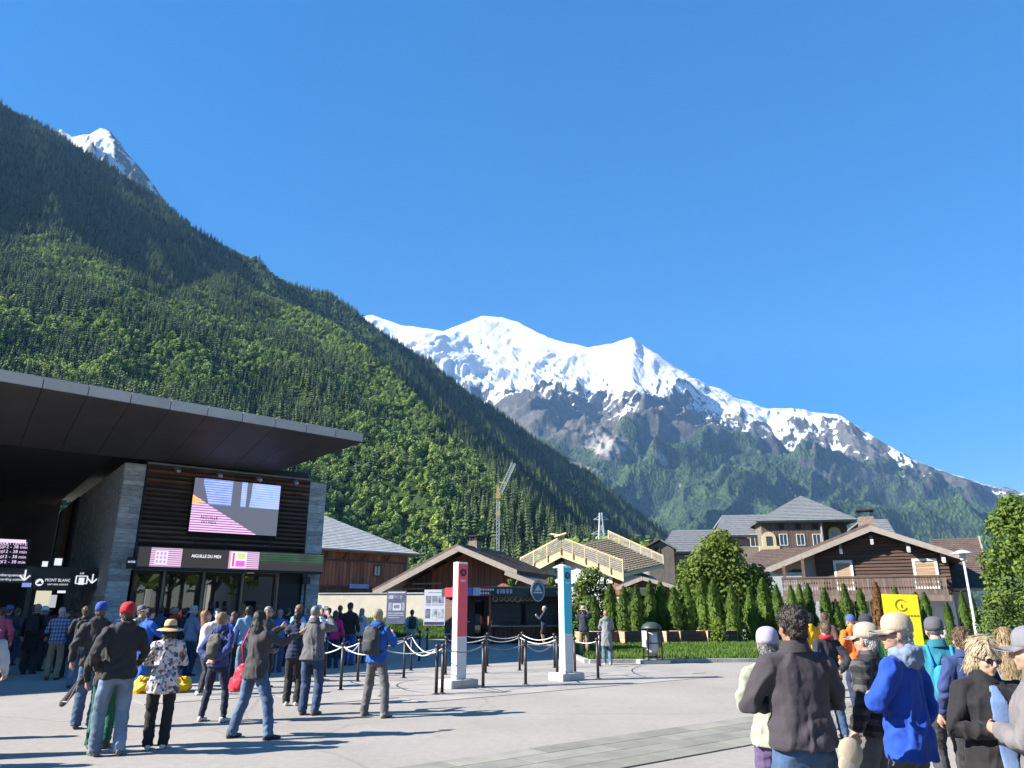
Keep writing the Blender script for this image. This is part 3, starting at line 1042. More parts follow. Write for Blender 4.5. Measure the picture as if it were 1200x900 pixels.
obox('dark_opening', (-.83, 12.0, 4.2), (.17, 1.9, 5.6), DARK, term)
# body behind the front, hall back wall
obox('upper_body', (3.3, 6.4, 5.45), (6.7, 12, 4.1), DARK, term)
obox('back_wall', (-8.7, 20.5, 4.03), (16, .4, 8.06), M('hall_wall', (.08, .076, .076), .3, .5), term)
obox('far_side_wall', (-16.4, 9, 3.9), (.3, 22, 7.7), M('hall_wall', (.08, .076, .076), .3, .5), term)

# slatted front
nS = 17
for i in range(nS):
    z = 4.13+i*(6.98-4.13)/(nS-1)
    for a, b in ((.02, 2.0), (2.02, 3.28), (3.3, 5.06), (5.08, 6.56)):
        if i < nS-2 and z > 4.45 and a > 1.9 and b < 5.1: continue
        aa, bb = a, b
        if 4.45 < z < 6.75:
            if a < 1.69 < b: bb = 1.69
            if a < 5.2 < b: aa = 5.22
        o = piece('louvre_slat', ((aa+bb)/2, -.07, z), (bb-aa, .16, .085), SLATR if i in (15, 13) else SLATW, term, rot=(R(-24), 0, 0))
for x in (0, 2.01, 3.29, 5.07, 6.58):
    obox('post', (x, .0, 5.5), (.05, .1, 3.1), DARK, term)
obox('top_rail', (3.3, -.10, 7.10), (6.7, .2, .07), M('rail_zinc', (.2, .2, .2)), term)
for x in (.95, 2.55, 4.15, 5.72):
    sl = MB()
    sl.tube([(0, -.12, 0), (0, -.42, -.02)], .025, 8)
    o = sl.build('spotlight', M('spot_metal', (.45, .46, .48), rough=.35, metal=.6), term, (x, -.1, 6.93))
    MB().tube([(-.03, -.36, .03), (.05, -.52, -.12), (.07, -.55, -.16)], [.085, .085, .06], 12).build('lamp_head', M('spot_metal', (.45, .46, .48)), o, smooth=True)

# video screen: lit picture of slanted fields
def scan_emit(name, cA, cB, freq, s=1.0, axis=2, cut=.5, hor=None):
    m, n, l, b = newmat(name)
    tc = n.new('ShaderNodeTexCoord')
    sp = n.new('ShaderNodeSeparateXYZ')
    l.new(tc.outputs['Object'], sp.inputs[0])
    w = mathn(n, l, 'FRACT', mathn(n, l, 'MULTIPLY', sp.outputs[axis], freq))
    w = mathn(n, l, 'GREATER_THAN', w, cut)
    col = mixc(n, l, w, cA, cB)
    if hor:
        nz = noise(n, l, tc.outputs['Object'], hor[0], 2)
        col = mixc(n, l, nz.outputs['Fac'], col, hor[1])
    b.inputs['Base Color'].default_value = (.02, .02, .02, 1)
    b.inputs['Roughness'].default_value = .4
    l.new(col, b.inputs['Emission Color'])
    b.inputs['Emission Strength'].default_value = s
    _M[name] = m
    return m
scr = obox('video_screen', (3.45, -.22, 5.63), (3.5, .22, 2.12), M('screen_case', (.03, .03, .035), rough=.4), term)
GREY = emit('screen_grey', (.05, .055, .075), .9)
PINK = scan_emit('screen_pink', (.62, .42, .66), (.20, .06, .18), 10.5, .5, cut=.62)
BLUE1 = scan_emit('screen_blue', (.58, .62, .95), (.09, .16, .55), 10.5, .45, cut=.6, hor=(3.0, (.1, .2, .7)))
CYAN = scan_emit('screen_cyan', (.10, .42, .78), (.05, .16, .50), 10.5, .55, cut=.55, hor=(1.6, (.4, .35, .75)))
ORNG = emit('screen_orange', (.85, .22, .07), .9)
def spoly(name, pts, mat, k):
    y = -.332-.003*k
    b = MB()
    q = [(3.45-1.74+u*3.48, y, 5.63-1.05+v*2.1) for u, v in pts]
    q2 = [(x, y+.002, z) for x, _, z in q]
    n = len(q)
    b.add(q+q2, [tuple(range(n)), tuple(range(2*n-1, n-1, -1))]+[((i+1) % n, i, n+i, n+(i+1) % n) for i in range(n)])
    return b.build(name, mat, scr)
spoly('picture_field', [(0,0),(1,0),(1,1),(0,1)], GREY, 0)
spoly('picture_field', [(0,0),(.76,0),(.17,.52),(.07,.62),(0,.62)], PINK, 1)
spoly('picture_field', [(0,.50),(.12,.555),(0,.68)], ORNG, 2)
spoly('picture_field', [(.10,1),(.43,1),(.43,.52),(.18,.52),(.10,.92)], BLUE1, 1)
spoly('picture_field', [(.535,1),(.60,1),(.60,.52),(.54,.52)], CYAN, 1)
spoly('picture_field', [(.66,1),(1,1),(1,.52),(.64,.52),(.655,.72)], CYAN, 1)
INK = M('ink_dark', (.02, .02, .05), rough=.6, bmp=0)
lettering('AIGUILLE', .17, INK, scr, (2.42, -.342, 5.13))
lettering('DU MIDI', .15, INK, scr, (2.42, -.342, 4.95))
# ticker band below it
tk = obox('ticker_display', (3.62, -.34, 3.53), (7.3, .55, .76), M('screen_case', (.03, .03, .035), rough=.4), term)
def tpl(name, x0, x1, z0, z1, mat, k=0):
    return MB().box(((x0+x1)/2, -.617-.003*k, (z0+z1)/2), (x1-x0, .003, z1-z0)).build(name, mat, tk)
TKG = emit('ticker_grey', (.032, .026, .024), .45)
TPK = scan_emit('ticker_pink', (.55, .40, .55), (.22, .08, .2), 13, .5, cut=.6)
TGR = scan_emit('ticker_green', (.06, .20, .07), (.03, .035, .03), 11, .35, cut=.45, hor=(2.2, (.02, .02, .02)))
tpl('picture_field', .0, 7.24, 3.18, 3.88, TKG)
tpl('picture_field', .42, 1.52, 3.19, 3.87, TPK, 1)
tpl('picture_field', .58, 1.02, 3.28, 3.76, emit('ticker_pale', (.62, .55, .66), .5), 2)
for a in range(3):
    for b in range(3):
        tpl('picture_mark', .62+a*.13, .70+a*.13, 3.32+b*.15, 3.42+b*.15, emit('ticker_mark', (.30, .2, .35), .6), 3)
lettering('AIGUILLE DU MIDI', .17, emit('ticker_white', (.8, .8, .85), .5), tk, (2.42, -.622, 3.62), sx=.8)
tpl('picture_field', 3.28, 4.48, 3.19, 3.87, TPK, 1)
tpl('picture_field', 3.36, 3.98, 3.22, 3.84, emit('ticker_pale', (.62, .55, .66), .5), 2)
tpl('picture_mark', 3.42, 3.50, 3.28, 3.80, emit('mark_red', (.45, .03, .08), .8), 3)
tpl('picture_mark', 3.56, 3.92, 3.28, 3.50, emit('mark_magenta', (.75, .05, .32), .8), 3)
tpl('picture_mark', 3.60, 3.92, 3.58, 3.80, emit('mark_green', (.25, .5, .12), .8), 3)
tpl('picture_field', 4.50, 7.22, 3.48, 3.87, TGR, 1)
obox('ticker_soffit', (3.62, -.34, 3.11), (7.28, .5, .06), DARK, term)
# glazed doors: wooden posts, frames, panes
bay = [0.0, 1.10, 2.54, 4.06, 5.50, 6.58]
obox('threshold', (3.3, .0, .03), (6.6, .5, .06), M('rail_zinc', (.2, .2, .2)), term)
obox('lobby_wall', (3.3, 3.2, 1.6), (6.6, .1, 3.2), DARK, term)
obox('lobby_ceiling', (3.3, 1.6, 3.28), (6.6, 3.1, .06), DARK, term)
for i in range(5):
    a, b = bay[i], bay[i+1]
    if i == 4:
        obox('dark_panel', ((a+b)/2, .06, 1.58), (b-a-.1, .08, 3.04), M('panel_brown', (.035, .028, .027)), term)
        for q in range(9): piece('panel_board', ((a+b)/2, .0, .25+q*.33), (b-a-.12, .05, .31), M('panel_brown', (.035, .028, .027)), term)
        continue
    d_ = MB()
    for x in (a+.09, b-.09): d_.box((x, .03, 1.55), (.08, .09, 2.98))
    d_.box(((a+b)/2, .03, 3.0), (b-a-.26, .088, .1))
    d_.box(((a+b)/2, .03, .13), (b-a-.26, .088, .14))
    dr = d_.build('glass_door', DARK, term)
    obox('pane', ((a+b)/2, .035, 1.57), (b-a-.27, .025, 2.74), GLASS, dr)
    obox('handle', (b-.2, -.04, 1.15), (.03, .05, .5), M('steel', (.5, .5, .52), rough=.3, metal=1), dr)
for x in bay[1:5]:
    obox('door_post', (x, -.12, 1.57), (.075, .14, 3.1), M('post_wood', (.30, .19, .12), .3, 4, stretch=(1, 1, .2)), term)
dp_ = MB().tube([(6.72, -.14, 3.05), (6.72, -.16, 0)], .045, 8)
dp_.build('drainpipe', DARK, term)
obox('wall_lantern', (6.62, -.36, 2.82), (.34, .28, .3), DARK, term, bevel=.03)
# small sign on the left of the ticker
sg = obox('side_sign', (-.16, -.42, 3.3), (.3, .05, .42), DARK, term)
lettering('ENTRÉE', .1, emit('sign_blue', (.5, .6, .8), .5), sg, (-.16, -.45, 3.33), sx=.7)

# entrance portal in the hall, with its boards
PY = 2.0
def tpx(px, py, t=-PY):
    x, y, z = ray(px, py)
    Q = TO - FN*PY*1.0 if t == -PY else TO+FN*t
    k = (Q.x*FN.x+Q.y*FN.y)/(x*FN.x+y*FN.y)
    w = Vector((x*k, y*k, EYE+z*k))-Q
    return w.dot(FD), w.z
portal = empty('entrance_portal'); portal.parent = term
PANEL = M('portal_panel', (.045, .04, .038), .2, 2, .5)
WHITE = M('sign_white', (.78, .78, .78), .05, 5, .5, bmp=0)
LITW = emit('sign_lit', (.75, .78, .85), .34)
def pbox(name, p0, p1, dy, th, mat, parent=None):
    (x0, z1), (x1, z0) = tpx(*p0), tpx(*p1)
    return obox(name, ((x0+x1)/2, PY+dy, (z0+z1)/2), (abs(x1-x0), th, abs(z1-z0)), mat, parent or portal)
xa, zt = tpx(120, 666)
obox('lintel', (xa-4.6, PY+.3, zt-.3), (9.1, .5, .62), PANEL, portal)
for px in (-20, 37, 84, 118):
    x, _ = tpx(px, 690)
    obox('portal_post', (x-.05, PY+.3, 1.2), (.16, .45, 2.4), PANEL, portal)
nb_ = pbox('resort_sign', (40, 676), (83, 691), -.02, .06, PANEL)
x, z = tpx(64, 680); lettering('MONT BLANC', .15, LITW, nb_, (x+.1, PY-.055, z), sx=.85)
x, z = tpx(64, 685); lettering('NATURAL RESORT', .085, LITW, nb_, (x+.1, PY-.055, z), sx=.95)
x, z = tpx(46, 682.5)
MB().lathe([(.13, -.004), (.13, .004)], n=20).build('emblem', LITW, nb_, (x, PY-.058, z)).rotation_euler = (PI/2, 0, 0)
MB().add([(x-.1, PY-.066, z-.06), (x+.1, PY-.066, z-.06), (x+.02, PY-.066, z+.07)], [(0, 1, 2)]).build('emblem_peak', PANEL, nb_)
lf = pbox('lift_sign', (84, 669), (117, 690), -.02, .08, DARK)
x, z = tpx(96, 672); lettering('Lift', .11, LITW, lf, (x, PY-.065, z))
x0, z1 = tpx(89.5, 675); x1, z0 = tpx(101, 684)
fr = MB()
for c, d in ((((x0+x1)/2, z1), (x1-x0, .035)), (((x0+x1)/2, z0), (x1-x0, .035)), ((x0, (z0+z1)/2), (.035, z1-z0)), ((x1, (z0+z1)/2), (.035, z1-z0)), (((x0+x1)/2, (z0+z1)/2-.05), (.18, .26))):
    fr.box((c[0], PY-.065, c[1]), (d[0]+.01, .01, d[1]))
fr.build('lift_symbol', LITW, lf)
def arrow(px, py, s, par):
    x, z = tpx(px, py)
    q = MB()
    q.box((x, PY-.067, z+.05*s), (.05*s, .01, .3*s))
    for sg_ in (-1, 1):
        q.bar((x, PY-.067, z-.14*s), (x+sg_*.15*s, PY-.067, z+.02*s), .05*s, .01, up=(0, 1, 0))
    return q.build('arrow', LITW, par)
arrow(108, 679, 1.0, lf)
di = pbox('direction_sign', (-20, 669), (36, 683), -.02, .06, M('portal_grey', (.09, .09, .09), .2))
x, z = tpx(12, 674); lettering('Embarquement', .14, LITW, di, (x, PY-.055, z))
x, z = tpx(12, 679); lettering('Boarding station', .12, LITW, di, (x, PY-.055, z))
arrow(29, 675, 1.1, di)
pbox('poster', (44, 692), (58, 716), .35, .03, emit('lit_poster', (.62, .58, .42), .35))
pbox('poster', (60, 697), (66, 712), .35, .03, emit('lit_poster_white', (.5, .5, .55), .3))
pbox('lit_lamp', (68, 692), (77, 695), .1, .06, LITW)
pbox('blue_notice', (26, 683), (36, 688), -.05, .02, emit('notice_blue', (.12, .16, .4), .6))
# price board
bx0, bz1 = tpx(-40, 628); bx1, bz0 = tpx(31, 666)
pb_ = obox('price_board', ((bx0+bx1)/2, PY+.1, (bz0+bz1)/2), (bx1-bx0, .1, bz1-bz0), M('board_black', (.02, .014, .02), bmp=0), term)
ROWS = emit('board_rows', (.72, .55, .8), .42)
x0, z = tpx(-30, 632); x1, _ = tpx(31, 632)
MB().box(((x0+x1)/2, PY+.04, z), (x1-x0, .01, .12)).build('board_line', ROWS, pb_)
for i, py in enumerate((637, 641, 646.5, 652.5, 658.5)):
    for j, (a, b) in enumerate(((-26, -14), (-8, 6), (12, 27))):
        x, z = tpx((a+b)/2-(i*.9), py)
        lettering(('SOMMET', '10:20', '12 - 38 min')[j] if i else ('GARE', 'DÉPART', 'ATTENTE')[j], .16, ROWS, pb_, (x, PY+.035, z), sx=1.0)
for px, py, w in ((52.5, 661, 6), (68, 658.5, 8)):
    x, z = tpx(px, py)
    o = obox('sign_lightbox', (x, PY+.05, z), (w*.045, .2, w*.045), DARK, portal)
    obox('symbol', (x, PY-.06, z), (w*.03, .01, w*.032), LITW, o)
# ---------------------------------------------------------------- chalets and hotel
class Frame:
    "vertical plane at a place: local x along it, y into the house, z up"
    def __init__(s, px, Y, deg):
        x, y, z = ray(px, 712)
        s.Q = Vector((x/y*Y, Y, 0)); s.rz = R(deg)
        s.X = Vector((math.cos(s.rz), math.sin(s.rz), 0)); s.N = Vector((math.sin(s.rz), -math.cos(s.rz), 0))
    def at(s, px, py, y=0.0):
        "local (x, z) of the photo pixel on the plane y metres behind the front"
        Q = s.Q - s.N*y
        r = Vector(ray(px, py))
        k = Q.dot(s.N)/(r.x*s.N.x+r.y*s.N.y)
        w = r*k
        return (w-Q).dot(s.X), w.z+EYE
    def pt(s, px, py, y=0.0):
        x, z = s.at(px, py, y)
        return Vector((x, y, z))
    def root(s, name, label, cat, group=None): return empty(name, s.Q, s.rz, label, cat, group)
WOOD_R = MW('wood_red', (0.27, 0.105, 0.058), .35, 3, .75, .25, .3, 25, (1, 1, .15))
WOOD_D = MW('wood_dark', (0.105, 0.062, 0.046), .3, 3, .75, .25, .3, 25, (.2, .2, 2))
WOOD_G = MW('wood_grey', (0.17, 0.14, 0.12), .3, 5, .8, .25, .3, 25, (1, 1, .2))
WOOD_Y = MW('fresh_timber', (0.60, 0.45, 0.26), .2, 4, .7, .15, .2, 25, (1, 1, 1))
TRIM = MW('pale_trim', (0.27, 0.235, 0.205), .15, 4, .7, .1, .15)
ROOF_BR = MW('roof_brown', (0.105, 0.075, 0.062), .3, 2, .85, .2, .3, 20)
ROOF_GR = MW('roof_pale', (0.50, 0.475, 0.435), .2, 2, .7, .15, .25, 20)
SLATE = MW('roof_slate', (0.175, 0.18, 0.185), .2, 2, .5, .2, .2, 20)
STUCCO = M('stucco_cream', (0.62, 0.57, 0.46), .1, 1.5, .9, bmp=.3, bscale=25)
STUCCO_W = M('stucco_grey', (0.42, 0.42, 0.43), .1, 1.5, .9, bmp=.3, bscale=25)
YELL = M('stucco_yellow', (0.55, 0.45, 0.26), .08, 2, .9)
BLACK = M('flat_black', (0.018, 0.015, 0.014), .2, 2, .8)  # near black of chimney caps, dark panes and shutter frames
WFR = M('white_paint', (0.72, 0.71, 0.68), .08, 6, .6)

def slab(name, q, t, mat, par):
    "roof plate: quad with its upper face on q"
    return MB().sheet(q, t).build(name, mat, par)
def window(par, c, w, h, frame=WFR, pane=None, fw=.07, bars=1, rz=0, y=0):
    "frame with sill and panes on a face that looks along -y of the parent"
    x, yy, z = c
    b = MB()
    for s in (-1, 1): b.box((x+s*(w/2-fw/2), yy, z), (fw, .08, h))
    for s in (-1, 1): b.box((x, yy, z+s*(h/2-fw/2)), (w-2*fw, .078, fw))
    for i in range(bars): b.box((x-w/2+w*(i+1)/(bars+1), yy-.002, z), (.04, .06, h-2*fw))
    f = b.build('window', frame, par)
    MB().box((x, yy+.02, z), (w-fw, .03, h-fw)).build('pane', pane or GLASS, f)
    return f
def boards(par, name, x0, x1, zf0, zf1, y, n, mat, th=.05, gap=.02, seed=0):
    "upright boards between two height functions"
    rd = random.Random(seed)
    w = (x1-x0)/n
    for i in range(n):
        a, b = x0+i*w+gap/2, x0+(i+1)*w-gap/2
        d = y-.01*rd.random()
        MB().hexa([(a, d, zf0(a)), (b, d, zf0(b)), (b, d+th, zf0(b)), (a, d+th, zf0(a)), (a, d, zf1(a)), (b, d, zf1(b)), (b, d+th, zf1(b)), (a, d+th, zf1(a))]).build(name, mat, par)
def chimney(par, c, w, d, h, mat):
    x, y, z = c
    b = MB().hexa([(x-w*.6, y-d*.6, z), (x+w*.6, y-d*.6, z), (x+w*.6, y+d*.6, z), (x-w*.6, y+d*.6, z), (x-w/2, y-d/2, z+h*.75), (x+w/2, y-d/2, z+h*.75), (x+w/2, y+d/2, z+h*.75), (x-w/2, y+d/2, z+h*.75)])
    o = b.build('chimney', mat, par)
    k = MB().box((x, y, z+h*1.0), (w*1.15, d*1.15, .08))
    for sx in (-1, 1):
        for sy in (-1, 1): k.box((x+sx*w*.38, y+sy*d*.38, z+h*.87), (.1, .1, h*.22))
    k.build('chimney_cap', BLACK, o)
    return o
def lerpf(x0, z0, x1, z1): return lambda x: z0+(z1-z0)*(x-x0)/(x1-x0)

# --- timber ticket chalet with the wide gable
fA = Frame(538, 50, -20)
hA = fA.root('timber_chalet', 'low red brown timber chalet with a wide gable and black shade beneath its eaves', 'chalet')
xl, zl = fA.at(437, 694); xa, za = fA.at(538, 640); xr, zr = fA.at(606, 669)
LA = 9.0
slab('roof', [(xl, 0, zl), (xa, 0, za), (xa, LA, za), (xl, LA, zl)][::-1], .22, ROOF_BR, hA)
rf = slab('roof', [(xa, 0, za), (xr, 0, zr), (xr, LA, zr), (xa, LA, za)], .22, ROOF_BR, hA)
for q, m in (((xl, zl, xa, za), TRIM), ((xa, za, xr, zr), TRIM)):
    MB().hexa([(q[0], -.06, q[1]-.34), (q[2], -.06, q[3]-.34), (q[2], -.003, q[3]-.34), (q[0], -.003, q[1]-.34), (q[0], -.06, q[1]+.05), (q[2], -.06, q[3]+.05), (q[2], -.003, q[3]+.05), (q[0], -.003, q[1]+.05)]).build('barge_board', m, hA)
tile_field([(xr, 0.02, zr), (xr, LA, zr), (xa, LA, za), (xa, .02, za)], 16, 22, ROOF_BR, 'roof_shingles', rf, .03, seed=2)
tile_field([(xl, LA, zl), (xl, 0.02, zl), (xa, .02, za), (xa, LA, za)], 20, 22, ROOF_BR, 'roof_shingles', rf, .03, seed=3)
xw, zw = fA.at(470, 700, 1.6); xw2, _ = fA.at(604, 700, 1.6)
zA = lambda x: min(lerpf(xl, zl, xa, za)(x), lerpf(xa, za, xr, zr)(x))-.24
MB().add([(xw, 1.7, 0), (xw2, 1.7, 0), (xw2, 1.7, zA(xw2)), (xa, 1.7, zA(xa)), (xw, 1.7, zA(xw)), (xw, LA-.5, 0), (xw2, LA-.5, 0), (xw2, LA-.5, zA(xw2)), (xa, LA-.5, zA(xa)), (xw, LA-.5, zA(xw))],
         [(0,1,2,3,4), (9,8,7,6,5), (1,6,7,2), (5,0,4,9)]).build('wall', WOOD_D, hA)
x0, _ = fA.at(505, 690, 1.6)
boards(hA, 'wall_board', x0, xw2, lambda x: .2, zA, 1.62, 14, WOOD_R, .06, .03, 4)
boards(hA, 'wall_board', xw, x0, lambda x: .2, zA, 1.62, 6, WOOD_D, .06, .03, 5)  # dark wood puts the shade under the deep overhang into the colour
for px in (500, 520, 565, 600):
    x, _ = fA.at(px, 690, .4); MB().bar((x, .3, zA(x)-.02), (x, 2.0, zA(x)-.02), .16, .2).build('rafter', WOOD_D, hA)
for px, py in ((480, 690), (500, 684)):
    x, z = fA.at(px, py, .8); obox('pale_beam', (x, .8, z), (2.2, .12, .09), TRIM, hA)
x, z = fA.at(556, 647, 3.2)
chimney(hA, (x, 3.2, za-.5), .62, .7, 1.45, M('chimney_stone', (.20, .15, .12), .3, 6, .9, bmp=.6, bscale=20))
# lower side roof with its own barge
xq, zq = fA.at(592, 669, -1.0); xq2, zq2 = fA.at(632, 684, -1.0)
slab('side_roof', [(xq, -1, zq), (xq2, -1, zq2), (xq2, 4.5, zq2), (xq, 4.5, zq)], .16, ROOF_BR, hA)
MB().bar((xq, -1.04, zq-.1), (xq2, -1.04, zq2-.1), .05, .3).build('barge_board', TRIM, hA)
MB().tube([(xr+.05, .1, zr-.1), (xr+.05, .1, zr-.5), (xr-.25, .3, zr-.9), (xr-.25, .3, .2)], .05, 8).build('downpipe', TRIM, hA)

# --- tall barn with the pale hipped roof beside the station
fB = Frame(376, 62, 45)
hB = fB.root('timber_barn', 'two storey red brown board barn with pale grey hipped roof right beside the station', 'barn')
x0, z0 = fB.at(352, 641); x1, z1 = fB.at(487, 650)
ze = (fB.at(430, 646)[1])
xr_, zr_ = fB.at(378, 604, 4.8)
WB = x1+1.0
# eave 0.7 m in front of the wall; hip at the right end
e0, e1, e2 = (-6, -.7, ze), (x1, -.7, ze), (x1, 10.5, ze)
r0_, r1_ = (-6, 4.9, zr_), (xr_+.3, 4.9, zr_)
rb = slab('roof', [e0, e1, r1_, r0_], .18, ROOF_GR, hB)
MB().sheet([e1, e2, r1_], .18).build('roof', ROOF_GR, hB)
slab('roof', [e2, (-6, 10.5, ze), r0_, r1_], .18, ROOF_GR, hB)
tile_field([e0, e1, r1_, r0_], 22, 26, ROOF_GR, 'roof_shingles', rb, .025, seed=7)
MB().hexa([(-6, -.75, ze-.24), (x1+.05, -.75, ze-.24), (x1+.05, -.705, ze-.24), (-6, -.705, ze-.24), (-6, -.75, ze+.02), (x1+.05, -.75, ze+.02), (x1+.05, -.705, ze+.02), (-6, -.705, ze+.02)]).build('fascia_board', WOOD_R, hB)
MB().tube([(-6, -.82, ze-.05), (x1+.1, -.82, ze-.05)], .07, 8).build('gutter', M('zinc', (.35, .35, .36), rough=.5, metal=.4), hB)
xw, _ = fB.at(475, 680)
MB().box(((xw-6)/2, 5, ze/2-.1), (xw+6, 9.9, ze-.3)).build('wall', WOOD_D, hB)
zm = fB.at(430, 658)[1]; zl_ = fB.at(430, 688)[1]
boards(hB, 'wall_board', -5.5, xw, lambda x: zm+.08, lambda x: ze-.25, -.05, 34, WOOD_R, .09, .03, 8)
boards(hB, 'wall_board', -5.5, xw, lambda x: zl_+.08, lambda x: zm-.08, -.05, 40, WOOD_R, .09, .03, 9)
boards(hB, 'wall_board', -5.5, xw, lambda x: .2, lambda x: zl_-.08, -.05, 34, WOOD_D, .09, .03, 10)
for z in (zm, zl_): obox('rail_board', ((xw-5.5)/2, -.08, z), (xw+5.5, .1, .15), WOOD_D, hB)
obox('corner_post', (xw+.08, -.03, ze/2), (.2, .2, ze-.3), TRIM, hB)
for px in (380, 402, 424, 452):
    x, _ = fB.at(px, 655)
    MB().bar((x, -.1, zm+.1), (x, -.68, ze-.28), .14, .16).build('bracket', WOOD_D, hB)
x, z = fB.at(441.5, 669)
window(hB, (x, -.10, z), .8, .95, M('frame_dark', (.06, .05, .05)), fw=.09)
sgn = obox('blue_sign', (0, 0, 0), (1.9, .05, .35), M('sign_blue_board', (.22, .30, .55), .15, 3), hB)
x, z = fB.at(421, 687, -.9); sgn.location = (x, -.9, z)

# --- chalet under construction
fC = Frame(658, 74, -27)
hC = fC.root('unfinished_chalet', 'chalet under construction with fresh yellow timber roof and netted guard rails', 'chalet')
xa, za = fC.at(658, 644); xl, zl = fC.at(614, 668); xr, zr = fC.at(731, 672)
LC = 14.0
xb, zb = xr, zr
# the ridge climbs a little towards the taller rear part
RA, RE = za+2.1, zr+1.5
slab('roof', [(xl, 0, zl), (xa, 0, za), (xa, LC, RA), (xl, LC, zl+1.5)][::-1], .2, WOOD_Y, hC)
slab('roof', [(xa, 0, za), (xr, 0, zr), (xr, LC, RE), (xa, LC, RA)], .2, M('roof_felt', (.20, .17, .15)), hC)
def RP(u, v, h=0.0): return Vector((xa+(xr-xa)*u, LC*v, (za+(zr-za)*u)*(1-v)+(RA+(RE-RA)*u)*v+h))
for q in ((xl, zl, xa, za), (xa, za, xr, zr)):
    MB().hexa([(q[0], -.12, q[1]-.75), (q[2], -.12, q[3]-.75), (q[2], -.004, q[3]-.75), (q[0], -.004, q[1]-.75), (q[0], -.12, q[1]+.06), (q[2], -.12, q[3]+.06), (q[2], -.004, q[3]+.06), (q[0], -.004, q[1]+.06)]).build('barge_board', WOOD_Y, hC)
MB().bar(RP(1, 0, -.16)+Vector((.04, 0, 0)), RP(1, 1, -.16)+Vector((.04, 0, 0)), .06, .3).build('fascia_board', WOOD_Y, hC)
for i in range(17): MB().bar(RP((i+.5)/17, .01, .07), RP((i+.5)/17, .995, .07), .11, .06).build('roof_batten', WOOD_Y, hC)
for i in range(13): MB().bar(RP(.03, .03+.94*i/12, .02), RP(.99, .03+.94*i/12, .02), .09, .05).build('counter_batten', WOOD_Y, hC)
zC = lambda x: (lerpf(xl, zl, xa, za)(x) if x < xa else lerpf(xa, za, xr, zr)(x))-.25
MB().add([(xl+1, .9, 0), (xr-.8, .9, 0), (xr-.8, .9, zC(xr-.8)), (xa, .9, zC(xa)), (xl+1, .9, zC(xl+1)), (xl+1, LC-.5, 0), (xr-.8, LC-.5, 0), (xr-.8, LC-.5, zC(xr-.8)), (xa, LC-.5, zC(xa)), (xl+1, LC-.5, zC(xl+1))],
         [(0,1,2,3,4), (9,8,7,6,5), (1,6,7,2), (5,0,4,9)]).build('wall', STUCCO_W, hC)
x, z = fC.at(656, 662, .9); window(hC, (x, .86, z), 1.0, 1.4, M('frame_dark', (.06, .05, .05)))
x, z = fC.at(722, 681, .9); obox('door_boards', (x, .8, z), (1.2, .1, 2.6), WOOD_R, hC)
x, z = fC.at(690, 676, .9); obox('white_panel', (x, .7, z), (5.0, .12, 1.3), WFR, hC)
NET = M('guard_net', (.40, .36, .29), .2, 4)
def guard(par, a, b, n, h, mat):
    "guard rail between two roof points: posts, top rail, netting of separate cords"
    a, b = Vector(a), Vector(b)
    up = Vector((0, 0, h))
    for i in range(n+1):
        p = a.lerp(b, i/n)
        MB().bar(p-Vector((0,0,.5)), p+up*1.12, .08, .08, up=(0, 1, 0)).build('guard_post', WOOD_Y, par)
    MB().bar(a+up, b+up, .08, .14).build('guard_rail', WOOD_Y, par)
    nt = MB()
    m = int((b-a).length/.12)
    for i in range(m):
        p = a.lerp(b, (i+.5)/m); nt.bar(p, p+up, .034, .034, up=(0, 1, 0))
    for k in range(1, 6): nt.bar(a+up*k/6, b+up*k/6, .03, .034)
    tag(nt.build('guard_net', NET, par), kind='stuff')
h_ = 1.2
guard(hC, (xl-.3, -.2, zl-.05), (xa, -.2, za), 3, h_, WOOD_Y)
guard(hC, (xa, -.2, za), (xr, -.2, zr), 5, h_, WOOD_Y)
guard(hC, RP(0, 1.0), RP(1, 1.0), 5, h_*.8, WOOD_Y)
MB().bar((xa-1.0, -.3, za+h_+.35), (xa+.5, -.3, za+h_+.1), .16, .14).build('crossed_board', WOOD_Y, hC)
MB().bar((xa+.75, -.46, za+h_+.35), (xa-.5, -.46, za+h_+.05), .16, .14).build('crossed_board', WOOD_Y, hC)

# --- small gabled chalet behind the hedge
fS = Frame(752, 52, -18)
hS = fS.root('small_chalet', 'small dark chalet whose low gable peeps over the hedge left of the round tree', 'chalet')
xl, zl = fS.at(722, 689); xa, za = fS.at(753, 677); xr, zr = fS.at(801, 690)
slab('roof', [(xl, 0, zl), (xa, 0, za), (xa, 6, za), (xl, 6, zl)][::-1], .14, ROOF_BR, hS)
slab('roof', [(xa, 0, za), (xr, 0, zr), (xr, 6, zr), (xa, 6, za)], .14, ROOF_BR, hS)
MB().bar((xl, -.04, zl-.05), (xa, -.04, za-.05), .06, .24).build('barge_board', TRIM, hS)
MB().bar((xa, -.04, za-.05), (xr, -.04, zr-.05), .06, .24).build('barge_board', TRIM, hS)
MB().add([(xl+.6, .9, 0), (xr-.6, .9, 0), (xr-.6, .9, zr+.02), (xa, .9, za-.16), (xl+.6, .9, zl+.02), (xl+.6, 5.8, 0), (xr-.6, 5.8, 0), (xr-.6, 5.8, zr+.02), (xa, 5.8, za-.16), (xl+.6, 5.8, zl+.02)],
         [(0,1,2,3,4), (9,8,7,6,5), (1,6,7,2), (5,0,4,9)]).build('wall', WOOD_D, hS)
x, z = fS.at(757, 698, .9); window(hS, (x, .86, z), 1.3, 1.1)

